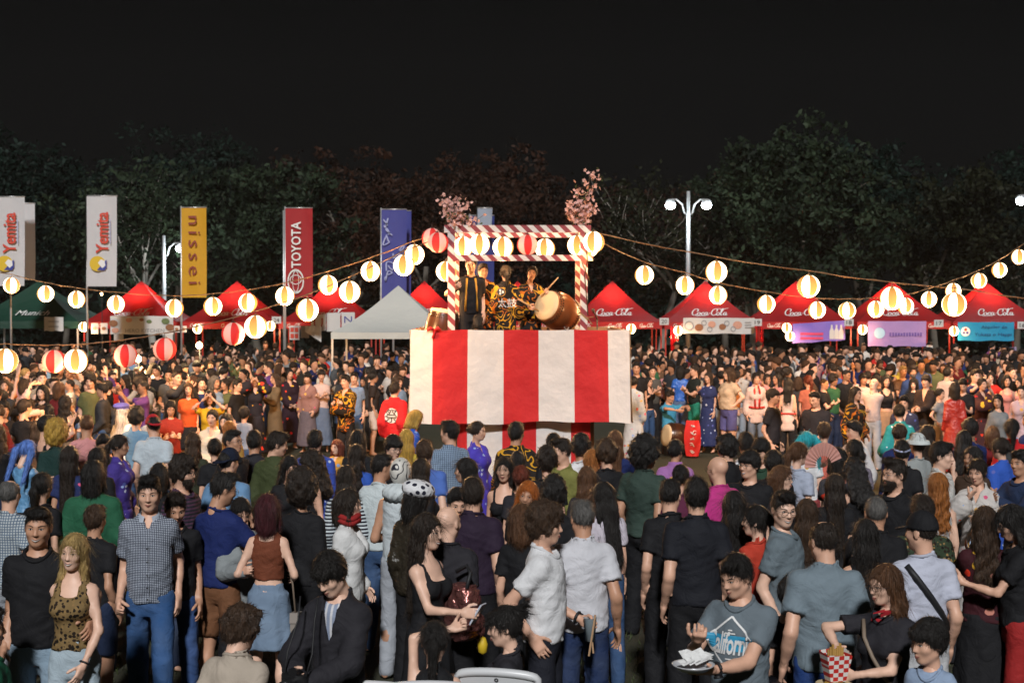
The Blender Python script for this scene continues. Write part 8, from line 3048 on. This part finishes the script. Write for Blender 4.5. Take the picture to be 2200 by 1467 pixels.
 strip_around(r, [(-.15, 1.0, -1), (-.07, .99, -1), (0, .985, -1), (.07, .99, -1), (.15, 1.0, -1)], .022, RED_SASH, 'waist_tie', True)
 r = W(1662, 836, 1.70, 60, 'm', ('fringe', 'dark'), 'light', ('polo', 'plain', BK2), ('trousers', 'plain', BK), 'stand', 'person in black before the white robe, profile to the right')
 r = W(1694, 812, 1.64, 160, 'f', ('long', 'black'), 'light', ('tank', 'plain', (.60, .47, .43), .72), ('trousers', 'plain', BK), 'stand', 'person in a sleeveless white tunic with red belt, back turned')
 strip_around(r, [(-.16, 1.0, 1), (-.08, 1.0, 1), (0, 1.0, 1), (.08, 1.0, 1), (.16, 1.0, 1)], .018, RED_SASH, 'belt', True)
 W(1522, 800, 1.62, -40, 'f', ('long', 'dark'), 'light', ('blouse', 'print_blue', (.025, .035, .11)), ('longskirt', 'print_blue', (.025, .035, .11)), 'drink', 'person in a long dark blue patterned dress')
 W(1492, 784, 1.72, -70, 'm', ('short', 'dark'), 'light', ('tee', 'plain', (.015, .02, .018)), ('shorts', 'plain', (.02, .20, .13)), 'crossed', 'person in black with green shorts left of the dark blue dress')
 W(1462, 786, 1.66, 170, 'f', ('bob', 'black'), 'light', ('blouse', 'gloss', (.03, .14, .55)), ('trousers', 'fine_check', (.10, .14, .32)), 'stand', 'person in a shiny bright blue top and checked trousers')
 W(1402, 786, 1.68, 10, 'm', ('short', 'dark'), 'light', ('tee', 'plain', (.08, .08, .075)), ('trousers', 'plain', BK), 'crossed', 'person in a grey t-shirt with arms crossed right of the tower cloth')
 W(1362, 808, 1.66, 160, 'f', ('bun', 'black'), 'tan', ('happi', 'floral_light', (.42, .46, .50)), ('longskirt', 'floral_light', (.42, .46, .50)), 'stand', 'person in a pale flowered robe half hidden by the tower cloth')
 W(1738, 806, 1.66, 150, 'f', ('pony', 'auburn'), 'light', ('tee', 'plain', (.42, .13, .085)), ('trousers', 'plain', BK), dict(head=(50, 0, 0)), 'person with a reddish ponytail in a coral t-shirt')
 W(1727, 770, 1.76, 6, 'm', ('short', 'black'), 'light', ('tee', 'plain', (.62, .58, .54)), ('trousers', 'plain', BK), 'stand', 'black bearded person in a white t-shirt facing the camera', wear=(('beard', 'black'),), w=1.1)
 W(1754, 840, 1.72, -30, 'm', ('fade', 'black'), 'light', ('tee', 'plain', BK2), ('trousers', 'plain', BK), dict(R=(.1, -.3, 1.05), L=(.1, -.3, 1.05), head=(-16, 14, 0)), 'person in black looking down left of the gold coat', w=1.2)
 W(1840, 830, 1.66, 30, 'f', ('longwavy', 'dark'), 'light', ('happi', 'gold_scroll', (.025, .018, .014)), ('trousers', 'plain', BK), 'relaxed', 'long haired person in a black coat with gold edges, red light at the waist')
 W(1856, 802, 1.64, 10, 'f', ('fringe', 'black'), 'tan', ('tee', 'plain', (.56, .40, .38)), ('trousers', 'plain', BK), 'raise', 'person throwing one arm high above the gold edged coat')
 W(1905, 806, 1.66, 0, 'f', ('bob', 'black'), 'light', ('crop', 'plain', BK), ('skirt', 'plain', (.26, .17, .11)), 'stand', 'smiling person in a black cropped top and tan skirt', smile=True)
 W(1876, 812, 1.66, -40, 'm', None, 'fair', ('tee', 'plain', (.50, .40, .38)), ('trousers', 'plain', LG), dict(head=(0, -22, 0), L=(-.05, -.25, 1.2), R=(0, -.25, 1.15)), 'bald person tilting the head back between the raised arm and the cropped top')
 W(1990, 806, 1.68, -40, 'm', ('fringe', 'dark'), 'light', ('jacket', 'plain', (.03, .020, .018)), ('longskirt', 'plain', (.03, .022, .018)), dict(R=(.1, -.34, 1.1), L=(.05, -.34, 1.12), Rh='grip', Lh='grip'), 'person in a dark robe with a pale front stirring with both hands')
 W(1962, 786, 1.74, 0, 'm', ('curly', 'dark'), 'tan', ('jacket', 'plain', (.03, .06, .18)), ('trousers', 'plain', BK), 'stand', 'long bearded person in a blue jacket', wear=(('beard', 'grey'),))
 W(2036, 790, 1.70, 150, 'm', ('short', 'black'), 'light', ('tee', 'plain', (.48, .38, .36)), ('trousers', 'plain', LG), 'stand', 'person in a white top with a big orange disc, back turned')
 W(2052, 822, 1.66, 176, 'f', ('bob', 'dark'), 'light', ('long', 'gloss', (.42, .03, .02)), ('longskirt', 'gloss', (.42, .03, .02)), 'stand', 'person in a long shiny red dress')
 W(2070, 812, 1.70, -20, 'm', ('short', 'black'), 'light', ('shirt', 'plain', BK), ('trousers', 'plain', BK), 'phone', 'person in a plain black shirt right of the red dress')
 W(2112, 812, 1.66, 20, 'f', ('bun', 'dark'), 'light', ('happi', 'floral_dark', (.06, .02, .022)), ('longskirt', 'floral_dark', (.06, .02, .022)), 'clap', 'person in a dark red flowered robe with hands raised')
 W(2165, 806, 1.62, -10, 'f', ('bob', 'black'), 'light', ('tank', 'plain', (.55, .22, .20), .74), ('skirt', 'plain', (.50, .20, .18)), 'stand', 'person in a pink pleated dress near the right edge')
 W(2196, 828, 1.60, -30, 'f', ('bun', 'black'), 'fair', ('happi', 'floral_light', (.56, .40, .44)), ('longskirt', 'floral_light', (.56, .4, .44)), 'stand', 'person in a pale pink flowered robe cut by the right edge')
 r = W(2176, 900, 1.70, 168, 'f', ('pony', 'black'), 'light', ('happi', 'plain', (.50, .016, .02)), ('trousers', 'plain', BK), 'stand', 'person in a red festival coat with a black crest on the back at the right', lod='A')
 print_on(r, fine(disc_geo(.13, .15, n=16), 2), WHITE_INK, .02, 1.22, 'crest_edge', True, off=.010)
 print_on(r, fine(disc_geo(.115, .135, n=11), 2), BLACK_INK, .02, 1.22, 'crest', True, off=.016)
 W(1934, 868, 1.66, 174, 'f', ('bun', 'black'), 'light', ('happi', 'print_blue', (.015, .21, .25)), ('longskirt', 'plain', (.02, .22, .26)), dict(lean=12, L=(.2, -.25, 1.1), R=(.2, -.25, 1.1)), 'person in a turquoise robe with a cream bow at the waist, back turned', lod='B')
 W(1944, 850, 1.60, -14, 'm', ('short', 'black'), 'light', ('happi', 'print_blue', (.05, .05, .09)), ('trousers', 'plain', BK), dict(head=(-10, 8, 0)), 'person in a dark robe behind the turquoise one')
 W(1838, 905, 1.64, -70, 'm', ('short', 'black'), 'light', ('happi', 'plain', (.58, .56, .56)), ('trousers', 'plain', BK), dict(head=(-10, 6, 0)), 'person in a white robe with red collar band looking left')
 fan_at(1770, 972, 12.6)

YELLOW_SASH = mat('gold_sash', (.55, .26, .02), .6)
RED_SASH = mat('red_sash', (.52, .03, .02), .6)

for _p in ((1440, 880), (1440, 920), (1475, 890), (1485, 930), (1566, 890), (1570, 935), (1625, 880), (800, 880), (800, 930), (690, 880), (742, 880), (600, 870), (845, 900)):
 HEADS.append((_p[0], _p[1], 25.5, 1.6))

def stick(p, d, label):
 b = MB()
 d = d.normalized()
 b.tube([p - d * .10, p + d * .28], [.013, .010], 7)
 o = b.build('drumstick', mat('pale_stick', (.50, .30, .15), .6), None, True)
 tag(o, label, 'drumstick')

def stool(r):
 l = r[0].location
 root = empty('stool', l + Vector((0, .05, 0)))
 tag(root, 'low dark stool under the seated drummer', 'stool')
 b = MB()
 b.lathe([(.001, .45), (.17, .45), (.18, .43), (.17, .41), (.001, .41)], n=16)
 b.build('seat', DARK_WOOD, root, True)
 for i in range(4):
  a = i * math.pi / 2 + .7
  b = MB()
  b.tube([(.12 * math.cos(a), .12 * math.sin(a), .42), (.17 * math.cos(a), .17 * math.sin(a), 0)], .016, 6)
  b.build('leg', DARK_WOOD, root)

def side_drums(r):
 l = r[0].location
 c = l + Vector((.06, -.62, .40))
 root = drum(c, (-.92, -.35, .15), .21, .42, 'brown barrel drum lying in front of the seated drummer', DARK_WOOD)
 b = MB()
 rows = []
 for j in range(12):
  z = .34 - .70 * j / 11
  ww = .16 + .06 * math.sin(math.pi * j / 11)
  rows.append([(c.x + .30 + ww * (i / 6 - .5) * 2 * .75, c.y - .27 - .05 * math.cos((i / 6 - .5) * 3) - .02 * math.sin(i * 2 + j), c.z + z) for i in range(7)])
 b.grid(rows[::-1])
 o = b.build('drum_cloth', mat('red_drum_cloth', (.60, .02, .02), .5), None, True)
 tag(o, 'bright red cloth with white brush lettering hung over the drum right of the tower', 'cloth')
 rn = random.Random(12)
 for i in range(5):
  M = frame((c.x + .30, c.y - .345, c.z + .24 - .125 * i), (1, 0, 0), (0, 0, 1))
  for q in range(3):
   x, z = rn.uniform(-.03, .03), rn.uniform(-.03, .03)
   put(stroke_ribbon([[(x - .035, z + rn.uniform(-.02, .02)), (x, z + rn.uniform(-.03, .03)), (x + .035, z + rn.uniform(-.03, .02))]], .007), WHITE_INK, o, M, 'brush_stroke')

def fan_at(px, py, d):
 p = at_d(px, py, d)
 root = empty('folding_fan', p)
 tag(root, 'pale pink folding fan held open, back to the camera', 'fan')
 m = mat('fan_paper', (.55, .30, .27), .8, transl=.3)
 b = MB()
 n = 26
 vs = [(0, 0, -.12)]
 for i in range(n + 1):
  a = math.radians(20 + 165 * i / n)
  for rr in (.09, .21):
   vs.append((rr * math.cos(a) * .8, .008 * (i % 2), -.12 + rr * math.sin(a)))
 fs = [(1 + 2 * i, 2 + 2 * i, 4 + 2 * i, 3 + 2 * i) for i in range(n)]
 b.add(vs, fs)
 b.build('fan_leaf', m, root)
 for i in range(0, n + 1, 2):
  a = math.radians(20 + 165 * i / n)
  k = MB()
  k.tube([(0, .004, -.13), (.20 * math.cos(a) * .8, .004, -.12 + .20 * math.sin(a))], .0028, 4)
  k.build('rib', TWIG, root)

crowd_middle()
# ------------------------------------------------------------------ everybody else
PLACES = [(20, 'at the left edge'), (95, 'by the green tent'), (170, 'right of the green tent'), (235, 'below the second white flag'), (305, 'below the kitchen banner'), (390, 'below the yellow flag'), (455, 'right of the yellow flag'), (530, 'between both bright flags'), (610, 'below the dark red flag'),
   (680, 'below the letter cards'), (745, 'left of the white tent'), (815, 'under the white tent'), (880, 'left of the tower'), (1375, 'right of the tower'), (1430, 'below plate 20'), (1490, 'left under the food banner'), (1550, 'right under the food banner'), (1625, 'below plate 19'),
   (1690, 'left of the blue banner'), (1755, 'under the blue banner'), (1820, 'below plate 18'), (1890, 'left under the lilac banner'), (1955, 'right under the lilac banner'), (2015, 'below plate 17'), (2080, 'left under the cyan banner'), (2140, 'right under the cyan banner'), (2195, 'at the right edge')]
NEARP = [(60, 'near the blue wig'), (160, 'near the navy leaf print dress'), (330, 'near the red cap'), (470, 'near the light blue t-shirt'), (600, 'near the olive jacket'), (720, 'near the yellow robed child'), (850, 'near the wrestling mask'), (960, 'near the small checked shirt'), (1080, 'near the black strap dress'),
   (1200, 'near the yellow olive t-shirt'), (1290, 'near the long ginger hair'), (1390, 'near the dark green t-shirt'), (1460, 'near the violet robe'), (1550, 'near the pink t-shirt'), (1650, 'near the reddish bob'), (1740, 'near the turquoise wig'), (1830, 'near the folding fan'), (1930, 'near the bearded glasses wearer'), (2030, 'near the white shirt'), (2130, 'near the flowered white robe'), (2190, 'at the right edge')]
TOPC = [('black', BK, 17), ('charcoal', (.035, .036, .04), 9), ('dark grey', (.08, .085, .09), 3), ('white', (.56, .53, .50), 4.5), ('grey', (.20, .21, .22), 3), ('navy', NAVY, 5), ('blue', (.05, .10, .30), 2), ('light blue', (.18, .27, .40), 2), ('red', RED, 2), ('dark red', (.16, .016, .018), 3), ('green', (.03, .11, .05), 1.5), ('olive', (.10, .11, .045), 1.5), ('beige', (.38, .30, .22), 2.5), ('brown', (.12, .065, .035), 2), ('orange', (.55, .15, .03), 1), ('pink', (.55, .24, .24), 1.2), ('yellow', (.58, .38, .05), .8), ('purple', (.11, .04, .18), 1)]
HAIRN = {'black': 'black', 'dark': 'dark', 'brown': 'brown', 'chestnut': 'chestnut', 'blond': 'blond', 'grey': 'grey'}
POSES_F = ['stand', 'relaxed', 'phone', 'crossed', 'clasp', 'look_l', 'look_r', 'drink', 'step', 'film', 'raise', 'chin', 'hips']
_var = {}

def variant(sex, pose, top, bot, lod):
 """body, upper and lower garment meshes shared by alike figures"""
 kb = (sex, pose, lod)
 if kb not in _var:
  rig = Rig(sex, 1.0 if sex == 'm' else .98, P_[pose])
  V, Q, M = rig.body(VOX[lod][0], lod, False)
  _var[kb] = (rig, np_mesh('person', V, Q, BODY_MATS, M))
 rig, body = _var[kb]
 kt = kb + (top,)
 if kt not in _var:
  v, q = rig.top(top, VOX[lod][1], 3, .006)
  _var[kt] = np_mesh('upper', v, q, M_cloth('plain'))
 kq = kb + (bot,)
 if kq not in _var:
  v, q = rig.bottom(bot, VOX[lod][1], 3, .006, .97)
  _var[kq] = np_mesh('lower', v, q, M_cloth('plain'))
 return rig, body, _var[kt], _var[kq]

def fill():
 rn = random.Random(77)
 used = set()
 tot = sum(c[2] for c in TOPC)

 def pick():
  t = rn.uniform(0, tot)
  for n, c, w in TOPC:
   t -= w
   if t <= 0:
    return n, c
  return TOPC[0][:2]
 spots = []
 d = 10.6
 while d < 44.5:
  step = .62 if d < 16 else (.74 if d < 34 else .80)
  half = d * .372 + .4
  x = -half + rn.uniform(0, step)
  while x < half:
   spots.append((x + rn.uniform(-.27, .27), d + rn.uniform(-.28, .28)))
   x += step
  d += step * .9
 placed = [(px, py, dd, H) for px, py, dd, H in HEADS]
 world = [((px - CX) / F_PX * dd, dd) for px, py, dd, H in placed]
 cand = []
 for x, dd in spots:
  # the open dancing ring with the tower in its middle
  if ((x - .3) / 7.0) ** 2 + ((dd - 21.3) / (6.3 if dd > 21.3 else 6.0)) ** 2 < 1:
   continue
  if abs(x - .12) < 2.1 and 18.5 < dd < 25:
   continue
  # stalls and the white tent legs
  if abs(x + 2.87) < 1.8 and 34.5 < dd < 37.9:
   continue
  if any((x - a) ** 2 + (dd - b) ** 2 < (.40 if dd < 16 else .46) ** 2 for a, b in world):
   continue
  cand.append((x, dd))
 out, mass = [], []
 for x, dd in cand:
  H = rn.uniform(1.54, 1.84)
  sex = 'm' if rn.random() < .55 else 'f'
  if sex == 'f':
   H = rn.uniform(1.48, 1.72)
  px, py, _ = proj((x, dd, H))
  if px < -25 or px > 2225:
   continue
  s = F_PX / dd
  bad = False
  for hx, hy, hd, hH in placed:
   if hd > dd + .1:
    if hd < 11.5 and abs(hx - px) < .55 * s:
     bad = True
     break
    # would this one hide that face?
    hs = F_PX / hd
    if abs(hx - px) < .22 * s + .10 * hs and py < hy + .24 * hs:
     bad = True
     break
   else:
    hs = F_PX / hd
    if abs(hx - px) < .16 * hs and hy < py + .05 * s and dd < 17:
     bad = True      # wholly hidden behind a nearer body
     break
  if bad and dd < 30:
   continue
  # the middle of the picture stays free for the tower
  if 870 < px < 1360 and 15.2 < dd < 40:
   continue
  if 870 < px < 1360 and dd >= 40:
   mass.append((x, dd, H, sex))
   continue
  out.append((x, dd, H, sex, px, py))
 out.sort(key=lambda t: t[1])
 budget = 298 - N_PEOPLE
 single, rest = out[:budget], out[budget:]
 mass += [(x, dd, H, sx) for x, dd, H, sx, _, _ in rest]
 ORI = [('facing the camera', lambda: rn.uniform(-25, 25)), ('turned left', lambda: rn.uniform(-100, -50)), ('turned right', lambda: rn.uniform(50, 100)), ('back turned', lambda: rn.uniform(160, 200)), ('half turned left', lambda: rn.uniform(-50, -28)), ('half turned right', lambda: rn.uniform(28, 50))]
 for i, (x, dd, H, sex, px, py) in enumerate(single):
  lod = 'B' if dd < 13 else ('C' if dd < 30 else 'D')
  front = dd < 18
  for attempt in range(60):
   if front:
    o = ORI[3] if rn.random() < .75 else rn.choice(ORI)
    cn, cc = pick() if rn.random() < .35 else rn.choice([('black', BK), ('charcoal', (.035, .036, .04)), ('navy', NAVY), ('dark red', (.16, .016, .018))])
   else:
    o = rn.choice([ORI[0], ORI[0], ORI[4], ORI[5], ORI[1], ORI[2], ORI[3]])
    cn, cc = pick()
   pose = rn.choice(POSES_F[:9] if front else POSES_F)
   if sex == 'm':
    hs, hw = rn.choice([('short', 'short'), ('short', 'short'), ('fade', 'cropped'), ('quiff', 'swept up'), ('fringe', 'fringed'), ('curly', 'curly'), ('buzz', 'close cropped')])
    top, tn = rn.choice([('tee', 't-shirt'), ('tee', 't-shirt'), ('polo', 'polo shirt'), ('long', 'sweater')])
    bot = rn.choice(['jeans', 'trousers', 'shorts'])
   else:
    hs, hw = rn.choice([('long', 'long'), ('longwavy', 'wavy'), ('pony', 'tied'), ('bun', 'knotted'), ('bob', 'bobbed'), ('verylong', 'very long'), ('curlylong', 'curly')])
    top, tn = rn.choice([('tee', 't-shirt'), ('blouse', 'blouse'), ('tank', 'tank top'), ('long', 'sweater')])
    bot = rn.choice(['jeans', 'skirt', 'trousers'])
   hc = rn.choice(['black', 'black', 'black', 'dark', 'dark', 'brown', 'chestnut', 'blond' if rn.random() < .3 else 'black', 'grey' if rn.random() < .25 else 'dark'])
   pl = min(NEARP if front else PLACES, key=lambda t: abs(t[0] - px))[1]
   row = '' if front else ('front rows ' if dd < 30 else ('middle rows ' if dd < 34.5 else 'back rows '))
   lab = f"person with {hw} {HAIRN[hc]} hair in {cn} {tn}, {o[0]}, {row}{pl}"
   if len(lab.split()) > 16:
    row = row.replace('front rows', 'frontmost').replace('middle rows', 'midway').replace('back rows', 'rearmost')
   if len(lab.split()) > 16:
    lab = f"{hw} {HAIRN[hc]} haired person in {cn} {tn}, {o[0]}, {row}{pl}"
   if lab not in used and len(lab.split()) <= 16:
    break
  used.add(lab)
  skin = rn.choice(['light', 'light', 'fair', 'tan', 'tan', 'brown'])
  bc = rn.choice([BK, DEN, DDEN, (.05, .05, .055), LG, (.16, .11, .07)])
  rig, body, tm, bm_ = variant(sex, pose, top, bot, lod)
  ob = link(bpy.data.objects.new('person', body))
  k = H / 1.75
  ob.scale = (k, k, k)
  ob.location = (x, dd, 0)
  ob.rotation_euler = (0, 0, math.radians(o[1]()))
  set_col(ob, SKINS[skin])
  tag(ob, lab, 'person', 'people filling the crowd before the tower' if front else 'people of the far crowd under the stalls')
  col_obj({'tee': 't_shirt', 'polo': 'polo_shirt', 'long': 'sweater', 'blouse': 'blouse', 'tank': 'tank_top'}[top], tm, ob, cc)
  col_obj({'jeans': 'jeans', 'trousers': 'trousers', 'shorts': 'shorts', 'skirt': 'skirt'}[bot], bm_, ob, bc)
  col_obj('hair', hair_data(hs, lod, i % 3), ob, HAIRC[hc], head_matrix(rig, 1.0))
 # the far rows, one mass: coarse figures with their colours in the mesh
 protos = []
 for sex in 'mf':
  for pose in ('stand', 'crossed', 'phone', 'look_l', 'film'):
   rig = Rig(sex, 1.0, P_[pose])
   V, Q, M = rig.body(.088, 'E', False, .01)
   tv, tq = rig.top('tee' if sex == 'm' else 'blouse', .06, 1, .0, off=.03)
   bv, bq = rig.bottom('trousers', .085, 1, 0, .97)
   for hair in (('short', 'fringe') if sex == 'm' else ('long', 'bob')):
    hv, hq = hair_mesh(hair, 'E', 0)
    HMx = np.array(head_matrix(rig, 1.0))
    hv2 = hv @ HMx[:3, :3].T + HMx[:3, 3]
    protos.append((sex, [(V, Q, 0), (tv, tq, 1), (bv, bq, 2), (hv2, hq, 3)], M))
 # ground behind: rows right up to the stalls
 VV, QQ, CC, b = [], [], [], 0
 npr = np.random.RandomState(5)
 for x, dd, H, sex in mass:
  pr = rn.choice([p for p in protos if p[0] == sex])
  k = H / 1.75
  a = math.radians(rn.choice([rn.uniform(-60, 60), rn.uniform(-180, 180)]))
  R = np.array([[math.cos(a), -math.sin(a), 0], [math.sin(a), math.cos(a), 0], [0, 0, 1]])
  cols = [SKINS[rn.choice(['light', 'tan', 'fair', 'brown'])], pick()[1], rn.choice([BK, DEN, DDEN, LG]), HAIRC[rn.choice(['black', 'dark', 'black', 'brown'])]]
  for v, q, m in pr[1]:
   VV.append((v * k) @ R.T + np.array([x, dd, 0]))
   QQ.append(q + b)
   c = np.array([*cols[m], 1.0])
   cc = np.tile(c, (len(v), 1))
   CC.append(cc)
   b += len(v)
 if VV:
  V, Q, C = np.concatenate(VV), np.concatenate(QQ), np.concatenate(CC)
  me = np_mesh('crowd', V, Q, obj_mat('crowd_cloth_and_skin', attr='Col', bump=None))
  at = me.color_attributes.new('Col', 'FLOAT_COLOR', 'POINT')
  at.data.foreach_set('color', C.astype(np.float32).ravel())
  o = link(bpy.data.objects.new('crowd', me))
  tag(o, kind='stuff')
 print('people', N_PEOPLE, 'single', len(single), 'mass', len(mass))

fill()

def grass():
 npr = np.random.RandomState(9)
 n = 26000
 y = 5.5 + 10.5 * npr.uniform(0, 1, n) ** 1.5
 x = npr.uniform(-1, 1, n) * (y * .38 + .3)
 patch = np.sin(x * 2.1 + 1.3 * np.sin(y * 1.7)) + np.sin(y * 2.7 + x)
 keep = patch + npr.uniform(-.8, .8, n) > -.4
 x, y = x[keep], y[keep]
 n = len(x)
 a = npr.uniform(0, 6.28, n)
 h = npr.uniform(.025, .075, n)
 w = .006
 ln = npr.uniform(-.04, .04, (n, 2))
 P0 = np.stack([x - w * np.cos(a), y - w * np.sin(a), np.zeros(n)], 1)
 P1 = np.stack([x + w * np.cos(a), y + w * np.sin(a), np.zeros(n)], 1)
 P2 = np.stack([x + ln[:, 0], y + ln[:, 1], h], 1)
 V = np.stack([P0, P1, P2], 1).reshape(-1, 3)
 Q = np.arange(len(V)).reshape(-1, 3)
 o = link(bpy.data.objects.new('grass', np_mesh('grass', V, Q, mat('grass_blades', (.055, .075, .022), .7, var=.4, vscale=2.5, transl=.25), smooth=False)))
 tag(o, kind='stuff')

grass()
# low scrub that closes the view under the trees
npr = np.random.RandomState(21)
n = 42000
x = npr.uniform(-62, 62, n)
z = npr.uniform(0, 1, n) ** .8 * (3.6 + 1.2 * np.sin(x * .31) + .7 * np.sin(x * .83))
y = 78 + npr.uniform(-2.5, 2.5, n)
pos = np.stack([x, y, z], 1)
u = npr.normal(size=(n, 3))
u /= np.linalg.norm(u, axis=1)[:, None]
w = np.cross(u, npr.normal(size=(n, 3)))
w /= np.linalg.norm(w, axis=1)[:, None]
s = npr.uniform(.16, .42, (n, 1))
V = np.stack([pos - u * s, pos + w * s * .6, pos + u * s, pos - w * s * .6], 1).reshape(-1, 3)
o = link(bpy.data.objects.new('undergrowth', np_mesh('undergrowth', V, np.arange(len(V)).reshape(-1, 4), LEAVES[1], smooth=False)))
tag(o, kind='stuff')

def haze():
 b = MB()
 b.box((0, 62, 12.5), (190, 150, 27))
 o = b.build('haze', None)
 o.data.materials.clear()
 m = bpy.data.materials.new('haze_air')
 m.use_nodes = True
 t = m.node_tree
 t.nodes.clear()
 out = t.nodes.new('ShaderNodeOutputMaterial')
 v = t.nodes.new('ShaderNodeVolumePrincipled')
 v.inputs['Color'].default_value = (.8, .8, .8, 1)
 v.inputs['Density'].default_value = HAZE_D
 t.links.new(v.outputs[0], out.inputs['Volume'])
 o.data.materials.append(m)
 tag(o, kind='stuff')

HAZE_D = .00019
haze()
